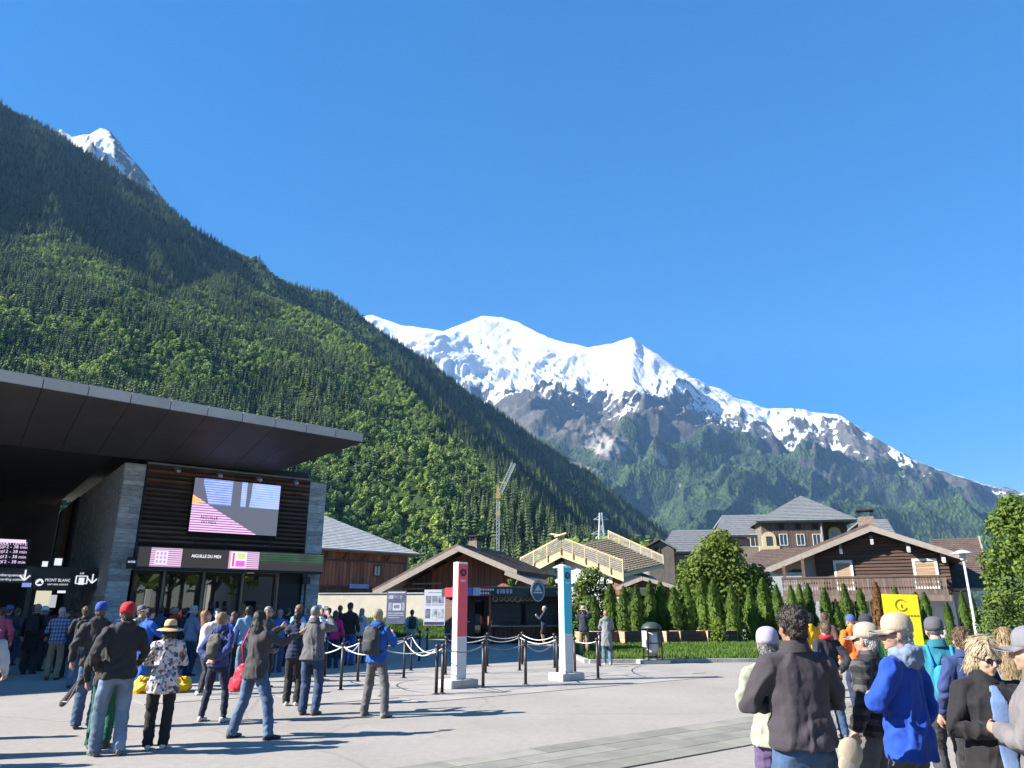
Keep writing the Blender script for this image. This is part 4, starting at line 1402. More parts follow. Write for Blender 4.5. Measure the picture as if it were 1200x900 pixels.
# --- slate roofed hotel
fE = Frame(938, 98, -8)
hE = fE.root('hotel', 'large brown boarded hotel with blue grey slate hipped tower behind the chalets', 'hotel')
xl, zl = fE.at(885, 611.5); xr, zr = fE.at(1004, 611.5)
ze = zl
ap = fE.at(938, 581, 7)
xR2 = fE.at(963, 611)[0]
W = [(xl, -.8, ze), (xr, -.8, ze), (xr, 15, ze), (xl, 15, ze)]
apx = (ap[0], 7, ap[1])
tr_ = None
for i in range(4):
    o = MB().sheet([W[i], W[(i+1) % 4], apx], .25).build('tower_roof', SLATE, hE)
    tr_ = tr_ or o
def tri_tiles(a, b, c, rows, cols, mat, par, seed):
    "slates on a triangle (eaves a-b, top c)"
    a, b, c = Vector(a), Vector(b), Vector(c)
    d1, d2 = a.lerp(c, .96), b.lerp(c, .96)
    return tile_field([a, b, d2, d1], rows, cols, mat, 'roof_slates', par, .05, seed=seed)
tri_tiles(W[0], W[1], apx, 17, 20, SLATE, tr_, 1)
tri_tiles(W[1], W[2], apx, 17, 20, SLATE, tr_, 2)
tri_tiles(W[3], W[0], apx, 17, 20, SLATE, tr_, 5)
wx0, wx1 = fE.at(893, 630)[0], fE.at(966, 630)[0]
MB().box(((wx0+wx1)/2, 7, ze/2), (wx1-wx0, 14, ze-.05)).build('tower_wall', WOOD_G, hE)
boards(hE, 'wall_board', wx0, wx1, lambda x: 4, lambda x: ze-.3, -.12, 24, MW('wood_brown_grey', (.135, .095, .075), .25, 4, .8, .18, .3, 20, (1, 1, .2)), .1, .05, 11)
wx2 = fE.at(999, 630)[0]
MB().box(((wx1+wx2)/2, 8.2, ze/2), (wx2-wx1-.05, 13, ze-.1)).build('tower_wall', WOOD_D, hE)
for px in (915, 935, 955):
    x, z = fE.at(px, 617); window(hE, (x, -.14, z), .8, .8, WOOD_D, BLACK, bars=0)
for px in (918, 938, 957):
    x, z = fE.at(px, 632.5); window(hE, (x, -.14, z), 1.05, 1.5, WFR)
def arch(par, px, py, w, h, y):
    x, z = fE.at(px, py, y)
    b = MB()
    pts = [(x-w/2, z-h/2), (x+w/2, z-h/2)]+[(x+w/2*math.cos(a), z+h*.12+w/2*math.sin(a)) for a in [i*PI/8 for i in range(9)]]
    b.add([(p[0], y-.2, p[1]) for p in pts]+[(p[0], y, p[1]) for p in pts], [tuple(range(len(pts)))[::-1]]+[(i, (i+1) % len(pts), len(pts)+(i+1) % len(pts), len(pts)+i) for i in range(len(pts))])
    f = b.build('arched_surround', YELL, par)
    f2 = obox('pane', (x, y-.22, z-.1), (w*.42, .06, h*.55), GLASS, f)
arch(hE, 901, 634, 1.8, 2.5, -.1)
arch(hE, 978, 627, 1.6, 2.1, 1.6)
x, z = fE.at(901, 641); obox('yellow_band', (x, -.25, z-.3), (2.6, .3, .8), YELL, hE)
MB().tube([(wx1-.3, -.3, ze-.2), (wx1-.3, -.3, 3)], .12, 6).build('downpipe', TRIM, hE)
# middle and left slate wings
def wing(pl, pr, tl_, tr2, y, mat, nm, wallc, px_wall):
    a, b = fE.pt(*pl, y), fE.pt(*pr, y)
    b.z = a.z
    c, d = fE.pt(*tr2, y+6), fE.pt(*tl_, y+6)
    c.z = d.z
    o = MB().sheet([a, b, c, d], .25).build('wing_roof', mat, hE)
    MB().sheet([(b.x, 16+y, b.z), (a.x, 16+y, a.z), d, c], .25).build('wing_roof', mat, hE)
    tile_field([a, b, c, d], 10, 20, mat, 'roof_slates', o, .05, seed=len(nm))
    MB().box(((a.x+b.x)/2, y+8, a.z/2-.2), (b.x-a.x-1.2, 14.5, a.z-.3)).build('wing_wall', wallc, hE)
    return a, b
a, b = wing((836, 628), (902, 628), (846, 604), (905, 601), 3, SLATE, 'mid', WOOD_G, 0)
x, z = fE.at(885, 633, 3); window(hE, (x, 3.2, z), 1.3, 1.7, WFR)
a, b = wing((772, 647), (850, 647), (788, 621.5), (850, 617.5), 1, SLATE, 'left wing', WOOD_G, 0)
a, b = wing((716, 656), (772, 656), (735, 641), (775, 641), 12, SLATE, 'far left', STUCCO_W, 0)
a, b = wing((1003, 630), (1052, 630), (1008, 609), (1040, 612), 16, SLATE, 'right wing', WOOD_D, 0)
# little stair tower with its gable
xl, zl = fE.at(756, 642, -3); xa, za = fE.at(774, 632, -3); xr, zr = fE.at(794, 643, -3)
slab('stair_roof', [(xl, -3.4, zl), (xa, -3.4, za), (xa, 3.5, za), (xl, 3.5, zl)][::-1], .2, ROOF_BR, hE)
slab('stair_roof', [(xa, -3.4, za), (xr, -3.4, zr), (xr, 3.5, zr), (xa, 3.5, za)], .2, SLATE, hE)
MB().add([(xl+.4, -3, 0), (xr-.5, -3, 0), (xr-.5, -3, zr), (xa, -3, za-.25), (xl+.4, -3, zl), (xl+.4, 3, 0), (xr-.5, 3, 0), (xr-.5, 3, zr), (xa, 3, za-.25), (xl+.4, 3, zl)],
         [(0,1,2,3,4), (9,8,7,6,5), (1,6,7,2), (5,0,4,9)]).build('stair_wall', WOOD_G, hE)
x, z = fE.at(770, 648, -3); window(hE, (x, -3.05, z), .7, 1.5, WOOD_D, BLACK, bars=0)
# brown lower roof between hotel and balcony chalet
a, b, c, d = fE.pt(862, 666, -8), fE.pt(962, 664, -8), fE.pt(985, 640, -1), fE.pt(893, 644, -1)
o = MB().sheet([a, b, c, d], .25).build('lower_roof', ROOF_BR, hE)
tile_field([a, b, c, d], 12, 26, ROOF_BR, 'roof_shingles', o, .04, seed=17)
MB().box(((a.x+b.x)/2, -3.5, min(a.z, b.z)/2-.2), (b.x-a.x-1, 8, min(a.z, b.z)-.6)).build('lower_wall', STUCCO_W, hE)

# --- dark chalet with the carved balcony
fD = Frame(1020, 47, -24)
hD = fD.root('balcony_chalet', 'dark log chalet with carved balcony, white framed shuttered windows and broad brown gable roof', 'chalet')
xa, za = fD.at(1020, 617); xl, zl = fD.at(897, 667); xr, zr = fD.at(1132, 652)
LD = 10.0
rl = slab('roof', [(xl, 0, zl), (xa, 0, za), (xa, LD, za), (xl, LD, zl)][::-1], .24, ROOF_BR, hD)
rr_ = slab('roof', [(xa, 0, za), (xr, 0, zr), (xr, LD, zr), (xa, LD, za)], .24, ROOF_BR, hD)
tile_field([(xl, LD, zl), (xl, .02, zl), (xa, .02, za), (xa, LD, za)], 24, 24, ROOF_BR, 'roof_shingles', rl, .03, seed=21)
tile_field([(xr, .02, zr), (xr, LD, zr), (xa, LD, za), (xa, .02, za)], 24, 24, ROOF_BR, 'roof_shingles', rr_, .03, seed=22)
for q in ((xl, zl, xa, za), (xa, za, xr, zr)):
    MB().hexa([(q[0], -.07, q[1]-.3), (q[2], -.07, q[3]-.3), (q[2], -.004, q[3]-.3), (q[0], -.004, q[1]-.3), (q[0], -.07, q[1]+.06), (q[2], -.07, q[3]+.06), (q[2], -.004, q[3]+.06), (q[0], -.004, q[1]+.06)]).build('barge_board', TRIM, hD)
yW = 1.0
zD = lambda x: (lerpf(xl, zl, xa, za)(x) if x < xa else lerpf(xa, za, xr, zr)(x))-.26
wx0, wx1 = fD.at(955, 660, yW)[0], fD.at(1112, 660, yW)[0]
zb = fD.at(1015, 697, 0)[1]
ztop = zD(xa)
MB().add([(wx0, yW+.15, 0), (wx1, yW+.15, 0), (wx1, yW+.15, zD(wx1)), (xa, yW+.15, zD(xa)), (wx0, yW+.15, zD(wx0)), (wx0, LD-.4, 0), (wx1, LD-.4, 0), (wx1, LD-.4, zD(wx1)), (xa, LD-.4, zD(xa)), (wx0, LD-.4, zD(wx0))],
         [(0,1,2,3,4), (9,8,7,6,5), (1,6,7,2), (5,0,4,9)]).build('wall', WOOD_D, hD)
z = zb
while z < ztop-.12:
    xs = [x for x in np.linspace(wx0, wx1, 200) if zD(x) > z+.2]
    if len(xs) > 3:
        MB().box(((xs[0]+xs[-1])/2, yW+.03, z+.105), (xs[-1]-xs[0], .2, .19)).build('wall_log', WOOD_D, hD, bevel=.04)
    z += .21
MB().box(((wx0+wx1)/2, yW+.1, zb/2), (wx1-wx0-.1, .12, zb-.02)).build('ground_floor_wall', STUCCO_W, hD)
SHUT = MW('shutter_wood', (.40, .27, .17), .25, 4, .7, .15, .2, 20, (.3, .3, 3))
for p0, p1 in (((976, 657), (1003, 692)), ((1068, 655), (1103, 690))):
    x0, z1 = fD.at(*p0, yW); x1, z0 = fD.at(*p1, yW)
    f = window(hD, ((x0+x1)/2, yW-.10, (z0+z1)/2), x1-x0, z1-z0, WFR, fw=.15, bars=0)
    for q in range(11):
        zz = z1-.2-(q+.5)*(z1-z0-.3)/11
        piece('shutter_slat', ((x0+x1)/2, yW-.09, zz), (x1-x0-.3, .06, (z1-z0-.3)/11-.012), SHUT, f)
for px, py in ((1021, 631), (985, 642), (1064, 640), (1105, 652)):
    x, z = fD.at(px, py, .5)
    MB().bar((x, .25, z-.25), (x, yW, z+.1), .18, .32).build('purlin_end', WFR, hD)
# balcony
bz1, bz0 = fD.at(1015, 676, -.2)[1], fD.at(1015, 700, -.2)[1]
bx0, bx1 = fD.at(917, 690, -.2)[0], fD.at(1111, 690, -.2)[0]
BAL = MW('balcony_wood', (.135, .10, .082), .25, 4, .8, .3, .3, 25, (1, 1, .2))
bal = obox('balcony', ((bx0+bx1)/2, .55, bz0-.08), (bx1-bx0, 1.6, .16), BAL, hD)
obox('hand_rail', ((bx0+bx1)/2, -.2, bz1), (bx1-bx0, .14, .1), WOOD_D, bal)
obox('foot_rail', ((bx0+bx1)/2, -.2, bz0+.12), (bx1-bx0, .09, .12), BAL, bal)
obox('front_beam', ((bx0+bx1)/2, -.29, bz0-.06), (bx1-bx0+.2, .08, .34), BAL, bal)
nb = 62
wB = (bx1-bx0)/nb
prof = [(-.46, 0), (-.46, .25), (-.2, .33), (-.2, .42), (-.44, .52), (-.46, .62), (-.24, .7), (-.46, .8), (-.46, 1.0)]
bb = MB()
hB_ = bz1-bz0-.2
pts = [(x*wB, z*hB_) for x, z in prof]+[(-x*wB, z*hB_) for x, z in prof[::-1]]
npt = len(pts)
for i in range(len(prof)-1):
    q = [(prof[i][0]*wB, prof[i][1]*hB_), (-prof[i][0]*wB, prof[i][1]*hB_), (-prof[i+1][0]*wB, prof[i+1][1]*hB_), (prof[i+1][0]*wB, prof[i+1][1]*hB_)]
    bb.hexa([(q[0][0], -.02, q[0][1]), (q[1][0], -.02, q[1][1]), (q[1][0], .02, q[1][1]), (q[0][0], .02, q[0][1]), (q[3][0], -.02, q[3][1]), (q[2][0], -.02, q[2][1]), (q[2][0], .02, q[2][1]), (q[3][0], .02, q[3][1])])
bme = bb.mesh('baluster'); bme.materials.append(BAL)
for i in range(nb): link('baluster', bme, None, bal, (bx0+(i+.5)*wB, -.2, bz0+.15))
for i in range(14):
    o = link('baluster', bme, None, bal, (bx1-.05, -.15+(i+.5)*wB, bz0+.15)); o.rotation_euler = (0, 0, PI/2)
for px in (921, 944):
    x, _ = fD.at(px, 690, -.1); obox('balcony_post', (x, -.05, (bz1+zD(x))/2), (.18, .18, zD(x)-bz1), WOOD_D, hD)
xq, zq = fD.at(932, 671, .8); obox('side_panel', (xq+1.1, 1.5, zq), (1.5, .1, 1.5), STUCCO_W, hD)
for px in (940, 985, 1002, 1030, 1070):
    x, z = fD.at(px, 716, yW)
    window(hD, (x, yW+.0, z), 1.0, 1.3, WFR)
x, z = fD.at(1015, 611, 3)
chimney(hD, (x, 3, za-.4), .95, .95, 1.75, M('chimney_stone', (.20, .15, .12), .3, 6, .9, bmp=.6, bscale=20))
# right wing with its long brown roof
a, b, c, d = fD.pt(1104, 689, 3.0), fD.pt(1163, 689, 3.0), fD.pt(1147, 632, 8.5), fD.pt(1090, 632, 8.5)
b.z = a.z; c.z = d.z
o = MB().sheet([a, b, c, d], .22).build('wing_roof', ROOF_BR, hD)
MB().sheet([(b.x, 14, b.z), (a.x, 14, a.z), d, c], .22).build('wing_roof', ROOF_BR, hD)
tile_field([a, b, c, d], 24, 16, ROOF_BR, 'roof_shingles', o, .03, seed=31)
MB().bar((b.x+.03, b.y-.05, b.z), (c.x+.03, c.y, c.z), .1, .3).build('barge_board', TRIM, hD)
MB().tube([(a.x, a.y-.1, a.z-.1), (b.x, b.y-.1, b.z-.1)], .08, 8).build('gutter', TRIM, hD)
MB().tube([(b.x-1.2, b.y-.1, b.z-.15), (b.x-1.3, b.y+.5, b.z-.7), (b.x-1.3, b.y+.6, .3)], .06, 8).build('downpipe', WFR, hD)
MB().box(((a.x+b.x)/2-.2, 8, a.z/2-.1), (b.x-a.x-1.6, 8.6, a.z-.25)).build('wing_wall', STUCCO_W, hD)

# --- low cream wall and info posters
fW = Frame(450, 50, -9)
wl_ = fW.root('cream_wall', 'long low cream rendered wall behind the grass bank', 'wall')
x0, x1 = fW.at(372, 720)[0], fW.at(545, 720)[0]
zt = fW.at(450, 696)[1]
MB().box(((x0+x1)/2, 0, zt/2), (x1-x0, .3, zt)).build('wall_body', STUCCO, wl_)
for i in range(11): piece('coping_stone', (x0+(i+.5)*(x1-x0)/11, 0, zt+.04), ((x1-x0)/11-.015, .4, .08), MW('coping', (.42, .40, .36)), wl_)
PIC = MW('picture_print', (.14, .25, .50), .7, 2.6, .5, .5, 0.02, 5, col2=(.62, .66, .72))
def poster(px0, px1, py0, py1, Y, base, name, label, rows):
    f = Frame((px0+px1)/2, Y, -8)
    x0, z1 = f.at(px0, py0); x1, z0 = f.at(px1, py1)
    r = f.root(name, label, 'notice board')
    zb = bank_z(f.Q.x, f.Q.y)
    r.location.z = 0
    obox('board', (0, 0, (z0+z1)/2), (x1-x0, .06, z1-z0), base, r)
    for s in (-1, 1): obox('board_post', (s*(x1-x0)*.42, .05, z1/2), (.06, .06, z1), WFR, r)
    for u0, v0, u1, v1, m in rows:
        obox('print', (x0+(x1-x0)*(u0+u1)/2, -.034, z1-(z1-z0)*(v0+v1)/2), ((x1-x0)*(u1-u0), .008, (z1-z0)*(v1-v0)), m, r)
    return r
DKB = M('board_navy', (.10, .12, .22), .2, 3); LTB = M('board_pale', (.55, .58, .68), .1, 2); TXT = M('text_grey', (.34, .36, .44), .4, 12)
NAVY = M('board_dark_navy', (.03, .04, .12))
poster(454, 475, 692.5, 731, 47, DKB, 'notice_board', 'dark blue information board with small pictures standing before the cream wall',
       [(.06, .03, .94, .07, LTB), (.08, .14, .34, .25, PIC), (.38, .14, .62, .25, PIC), (.66, .14, .92, .25, PIC), (.1, .36, .27, .60, TXT), (.32, .38, .76, .60, LTB), (.38, .43, .68, .54, PIC), (.80, .36, .93, .6, TXT), (.1, .66, .9, .70, TXT), (.1, .73, .9, .76, TXT), (.1, .8, .7, .83, TXT)])
poster(497.5, 521, 691, 733, 47, LTB, 'notice_board', 'pale information board with six blue mountain pictures beside the red totem',
       [(.08, .17, .33, .38, PIC), (.38, .17, .63, .38, PIC), (.68, .17, .93, .38, PIC), (.08, .54, .30, .80, PIC), (.38, .54, .63, .84, PIC), (.68, .54, .93, .80, PIC), (.08, .41, .33, .44, TXT), (.38, .41, .63, .44, TXT), (.68, .41, .93, .44, TXT), (.04, .90, .96, .98, NAVY), (.2, .06, .8, .09, TXT)])

# --- snack kiosk
fK = Frame(600, 38.6, 24)
hK = fK.root('snack_kiosk', 'dark shuttered snack kiosk with oval badge and round emblems', 'kiosk')
K = lambda px, py, y=0: fK.at(px, py, y)
x0, x1 = K(544, 720)[0], K(661, 720)[0]
zr0 = K(600, 699)[1]; zr1 = K(600, 689)[1]
obox('roof', ((x0+x1)/2, 1.3, (zr0+zr1)/2), (x1-x0+.3, 3.6, zr1-zr0), M('kiosk_fascia', (.035, .037, .045), .2, 2, .5), hK)
obox('roof_edge', ((x0+x1)/2+.6, 1.3, zr1+.03), (x1-x0-.9, 3.66, .045), TRIM, hK)
obox('body', ((x0+x1)/2, 1.6, zr0/2), (x1-x0, 2.6, zr0-.02), WOOD_D, hK)
xs0, xs1 = K(529, 692)[0], K(570, 692)[0]
rs = obox('red_sign', ((xs0+xs1)/2, -.56, (zr0+zr1)/2+.02), (xs1-xs0, .06, zr1-zr0+.05), M('sign_red', (.40, .03, .05), .1, 3, .5), hK)
obox('red_sign', (x0-.19, .9, (zr0+zr1)/2+.0), (.07, 2.9, zr1-zr0+.05), M('sign_red', (.40, .03, .05), .1, 3, .5), hK)
xb0 = K(542, 693)[0]
for i, c in enumerate(((.15, .2, .55), (.55, .58, .68))):
    obox('sign_symbol', (xb0+.1+i*.42, -.60, (zr0+zr1)/2), (.38, .02, .36), M('symbol_%d' % i, c), rs)
for i in range(2):
    for j in range(6-2*i): obox('sign_mark', (xb0+.75+j*.13, -.60, (zr0+zr1)/2+.1-i*.17), (.09, .012, .09), WFR, rs)
ms = M('fascia_marks', (.42, .42, .45), .2)
for px in (579, 583, 586, 590, 594): 
    x, z = K(px, 693); obox('fascia_mark', (x, -.515, z), (.13, .015, .22), ms, hK)
for px in (648, 651, 654, 657):
    x, z = K(px, 694.5); obox('fascia_mark', (x, -.515, z), (.1, .015, .16), ms, hK)
for px, r_ in ((581, .15), (588, .12), (594.5, .15), (601, .14), (607.5, .17), (613, .12), (618.5, .12), (624, .12)):
    x, z = K(px, 702, -.1)
    e = MB().lathe([(r_, -.012), (r_, .012)], n=18).build('round_emblem', M('emblem_pale', (.40, .36, .33), .5, 9), hK, (x, -.02, z)); e.rotation_euler = (PI/2, 0, 0)
    e2 = MB().lathe([(r_*.6, -.006), (r_*.6, .006)], n=14).build('emblem_disc', M('emblem_dark_disc', (.10, .08, .07), .4, 8), e, (0, 0, .014))
for a, b in ((575, 611), (615, 654)):
    xa_, z1 = K(a, 708, -.05); xb_, z0 = K(b, 733, -.05)
    f = obox('shutter_frame', ((xa_+xb_)/2, .0, (z0+z1)/2), (xb_-xa_, .1, z1-z0), BLACK, hK)
    for q in range(10):
        piece('shutter_slat', ((xa_+xb_)/2, -.07, z0+(q+.5)*(z1-z0)/10), (xb_-xa_-.1, .05, (z1-z0)/10-.018), MW('kiosk_slat', (.06, .05, .047), .2, 3, .6, .2), f)
xc0, zc = K(572, 734); xc1, _ = K(658, 734)
obox('counter', ((xc0+xc1)/2, -.2, zc), (xc1-xc0, .6, .07), M('counter_top', (.20, .17, .15)), hK)
boards(hK, 'counter_board', xc0, xc1, lambda x: .08, lambda x: zc-.05, -.08, 16, MW('counter_red', (.13, .07, .05), .3, 4, .8, .25), .06, .025, 3)
xd0, zd1 = K(546, 699); xd1, zd0 = K(570, 754)
dr = obox('door', ((xd0+xd1)/2, .24, zd1/2), (xd1-xd0-.1, .06, zd1-.05), M('kiosk_door', (.05, .025, .022), .3, 3), hK)
obox('pane', ((xd0+xd1)/2+.25, .20, zd1/2+.05), ((xd1-xd0)*.42, .03, zd1*.8), GLASS, dr)
obox('handle', ((xd0+xd1)/2-.35, .17, 1.05), (.14, .05, .04), M('steel', (.5, .5, .52), rough=.3, metal=1), dr)
obox('kiosk_post', (K(571, 720)[0], -.3, zr0/2), (.14, .14, zr0), WOOD_R, hK)
xo, zo = K(630, 693, -.6)
ov = MB().lathe([(.40, -.03), (.40, .03)], n=28, sy=1.35).build('oval_badge', M('badge_slate', (.12, .15, .17), .2), hK, (xo, -.62, zo)); ov.rotation_euler = (PI/2, 0, 0)
rg = MB()
for k in range(28):
    a0, a1 = 2*PI*k/28, 2*PI*(k+1)/28
    rg.bar((.35*math.cos(a0), .35*1.35*math.sin(a0), .034), (.35*math.cos(a1), .35*1.35*math.sin(a1), .034), .035, .012)
rg.build('badge_ring', WFR, ov)
MB().add([(-.2, -.12+.15, .036), (.2, .03, .036), (.0, .33, .036)], [(0, 1, 2)]).build('badge_peak', WFR, ov)
MB().add([(-.26, -.1, .036), (.26, -.1, .036), (.26, -.02, .036), (-.26, -.02, .036)], [(0, 1, 2, 3)]).build('badge_band', WFR, ov)
# ---------------------------------------------------------------- plaza furniture
CONC = M('concrete', (.42, .41, .39), .15, 4, .9, bmp=.4, bscale=40)
TW = M('totem_white', (.80, .80, .79), .04, 3, .45, bmp=.05)
TGREY = M('totem_grey', (.60, .61, .62), .06, 3, .5, bmp=.05)
POSTM = M('post_black', (.025, .022, .024), .3, 6, .45, bmp=.1)
def totem(name, px, py, col, letter, label):
    p = G(px, py)
    r = empty(name, (p.x, p.y, 0), FA, label, 'sign totem')
    obox('base', (0, 0, .09), (.72, .55, .18), CONC, r, bevel=.012)
    obox('column', (0, 0, .18+1.28), (.27, .20, 2.56), TW, r, bevel=.006)
    obox('lower_panel', (.0, -.105, .2+.42), (.262, .012, .86), TGREY, r)
    c = obox('colour_panel', (.0, -.106, 1.10+.79), (.262, .014, 1.60), col, r)
    e = MB().lathe([(.085, -.003), (.085, .003)], n=20).build('letter_disc', INK, r, (0, -.116, 2.50)); e.rotation_euler = (PI/2, 0, 0)
    lettering(letter, .12, col, r, (0, -.122, 2.50))
    for i in range(2): obox('small_print', (0, -.115, 2.33-.03*i), (.16-.04*i, .003, .012), TW, r)
totem('sign_totem', 537, 806, M('totem_red', (.80, .10, .13), .04, 3, .4, bmp=.03), 'A', 'tall white and red totem with letter disc on a concrete foot')
totem('sign_totem', 664, 797.5, M('totem_teal', (.05, .46, .58), .04, 3, .4, bmp=.03), 'B', 'tall white and teal totem with letter disc on a concrete foot')

# queue posts and ropes
pm = MB().tube([(0, 0, 0), (0, 0, .93)], .035, 10).mesh('post', True); pm.materials.append(POSTM)
cm_ = MB().lathe([(.045, .91), (.05, .93), (.05, .96), (.03, .985), (.01, .99)], n=12).mesh('cap', True); cm_.materials.append(POSTM)
fm_ = MB().lathe([(.09, 0), (.09, .012), (.04, .03)], n=14).mesh('base_plate', True); fm_.materials.append(POSTM)
ROPE = M('rope_white', (.72, .70, .67), .1, 20, .6, bmp=.4, bscale=120)
ROPE_SHADED = M('rope_shaded', (.20, .19, .19), .15, 20, .6)  # rope colour darkened to stand for shade on the front lane
posts = {}
def post(px, py):
    if (px, py) not in posts:
        p = G(px, py)
        near = min([(abs(px-q[0])+abs(py-q[1])) for q in posts] or [99])
        r = empty('queue_post', (p.x, p.y, 0), 0, None, 'barrier post', 'black posts of the queue lanes')
        for nm, me in (('post', pm), ('cap', cm_), ('base_plate', fm_)): link(nm, me, None, r)
        posts[(px, py)] = r
    return posts[(px, py)]
lanes = [([(399, 809), (447, 816.5), (511, 814)], ROPE), ([(380, 793), (419, 799), (473, 795), (511, 814)], ROPE), ([(413, 777), (434, 789), (481.5, 786), (518, 813)], ROPE),
         ([(491, 775), (500, 769), (545, 767)], ROPE), ([(518, 813), (566, 806.5), (616, 802.5), (653, 791)], ROPE_SHADED), ([(522, 791), (569, 789), (609, 786), (653, 791)], ROPE),
         ([(545, 782), (571, 781), (612, 779), (650, 783)], ROPE), ([(674, 793), (701, 795.5), (703, 781)], ROPE), ([(380, 793), (413, 777), (491, 775)], ROPE), ([(344, 800), (399, 809)], ROPE), ([(399, 809), (419, 799)], ROPE)]
for ln, m in lanes:
    for k in range(len(ln)-1):
        a, b = post(*ln[k]).location, post(*ln[k+1]).location
        L = (b-a).length
        sag = min(.24, .085*L)
        pts = []
        for i in range(13):
            t = i/12
            q = a.lerp(b, t)
            pts.append((q.x-a.x, q.y-a.y, .90-sag*4*t*(1-t)))
        o = MB().tube(pts, .012 if m is ROPE else .015, 6).build('queue_rope', m, None, (a.x, a.y, 0), smooth=True)
        tag(o, None, 'barrier rope', None)
        o['label'] = ('white rope sagging between black queue posts' if m is ROPE else 'rope darkened as if in shade, sagging between the front queue posts')
        o['group'] = 'white ropes of the queue lanes' if m is ROPE else 'shade darkened ropes of the queue lanes'
for (px, py), r in posts.items():
    r['label'] = 'slim black queue post with round cap holding the sagging ropes'

# litter bin on its concrete block
p = G(767, 778)
bn = empty('litter_bin', (p.x, p.y+.2, 0), FA*.4, 'hooded litter bin with hanging clear bag on concrete block by the kerb', 'litter bin')
obox('block', (0, 0, .05), (.95, .6, .12), CONC, bn, bevel=.01)
fr = MB()
for sx in (-1, 1):
    for sy in (-1, 1): fr.box((sx*.24, sy*.2, .58), (.035, .035, .95))
for z in (.2, .62, 1.0):
    fr.box((0, -.2, z), (.45, .03, .03)); fr.box((0, .2, z), (.45, .03, .03))
fr.build('frame', POSTM, bn)
MB().lathe([(.34, 1.06), (.33, 1.10), (.26, 1.20), (.12, 1.26), (.02, 1.27)], n=20).build('hood', M('bin_green', (.03, .05, .04), .2, 4, .5), bn, smooth=True)
bag = MB().lathe([(.20, .96), (.19, .8), (.215, .6), (.19, .4), (.12, .26), (.02, .23)], n=14)
bm = M('bag_plastic', (.42, .43, .44), .25, 5, .35, bmp=.9, bscale=12, bdist=.04); bag.build('bag', bm, bn, smooth=True)
for s in (-1, 1): obox('side_panel', (s*.265, 0, .75), (.012, .36, .5), M('bin_steel', (.45, .45, .46), .15, 4, .45), bn)

# lamp posts
def lamp(px, Y, h, label):
    x, y, z = ray(px, 712)
    r = empty('street_lamp', (x/y*Y, Y, 0), 0, label, 'street lamp')
    LM = M('lamp_paint', (.52, .53, .52), .08, 4, .45, bmp=.05)
    MB().tube([(0, 0, 0), (0, 0, 1.0), (0, 0, 1.02), (0, 0, h-.55)], [.085, .085, .06, .05], 12).build('pole', LM, r, smooth=True)
    MB().lathe([(.05, h-.55), (.13, h-.52), (.16, h-.38), (.15, h-.26), (.13, h-.20)], n=16).build('lamp_glass', M('lamp_bowl', (.62, .62, .60), .05, 3, .25), r, smooth=True)
    MB().lathe([(.50, h-.20), (.48, h-.17), (.22, h-.05), (.03, h)], n=20).build('lamp_shade', LM, r, smooth=True)
lamp(1139, 38, 4.55, 'pale street lamp with broad cone shade before the balcony chalet')
lamp(659, 41, 4.0, 'pale street lamp half hidden behind the teal totem')

# yellow pop-up banner behind the visitors
p = P(1054, 700, 17.0)
bn = empty('yellow_banner', (p.x, 17.0, 0), R(-10), 'bright yellow display banner standing behind the visitors at the right', 'banner')
YB = M('banner_yellow', (.66, .56, .01), .05, 3, .55, bmp=.1)
b = MB()
top, bot, w0, w1 = P(1052, 697, 17).z, .1, .37, .37
pts = [(-w0, bot), (w0*.9, bot)] + [(w0*(.93+.09*i/8 - .0), bot+(top-bot)*i/8) for i in range(1, 9)] + [(-w0, top+.02)]
b.add([(x, -.012, z) for x, z in pts]+[(x, .012, z) for x, z in pts], [tuple(range(len(pts))), tuple(range(2*len(pts)-1, len(pts)-1, -1))]+[((i+1) % len(pts), i, len(pts)+i, len(pts)+(i+1) % len(pts)) for i in range(len(pts))])
b.build('panel', YB, bn)
obox('foot', (0, 0, .05), (.9, .3, .08), POSTM, bn)
YD = M('banner_ink', (.25, .20, .01), .1)
rg = MB()
for k in range(20):
    a0, a1 = .6+5.2*k/20, .6+5.2*(k+1)/20
    rg.bar((.12*math.cos(a0), -.018, top-.22+.12*math.sin(a0)), (.12*math.cos(a1), -.018, top-.22+.12*math.sin(a1)), .008, .016, up=(0, 1, 0))
rg.bar((0, -.018, top-.27), (0, -.018, top-.2), .008, .02, up=(0, 1, 0))
rg.build('ring_symbol', YD, bn)
for i in range(9): obox('print_mark', (-.2+i*.065, -.016, top-.45), (.04, .006, .035), YD, bn)

# planters of dark boards
PLB = MW('planter_board', (.115, .062, .048), .3, 3, .8, .25, .3, 20, (.3, .3, 3)); PLE_SUNLIT = MW('planter_end_sunlit', (.46, .30, .19), .25, 3, .8, .2, .3, 20, (.3, .3, 3))  # end boards coloured paler, in place of sunlight falling on them
def planter(px, Y, L, label):
    x, y, z = ray(px, 712)
    r = empty('planter_box', (x/y*Y, Y, .09), R(24), label, 'planter', 'wooden planter boxes along the lawn')
    for k in range(4):
        z = .08+k*.145
        piece('side_board', (0, -.40, z), (L, .04, .135), PLB, r); piece('side_board', (0, .40, z), (L, .04, .135), PLB, r)
        piece('end_board', (-L/2-.02, 0, z), (.04, .84, .135), PLE_SUNLIT, r); piece('end_board', (L/2+.02, 0, z), (.04, .84, .135), PLE_SUNLIT, r)
    obox('soil', (0, 0, .52), (L-.02, .76, .06), M('planter_soil', (.05, .04, .03), .4, 8, 1), r)
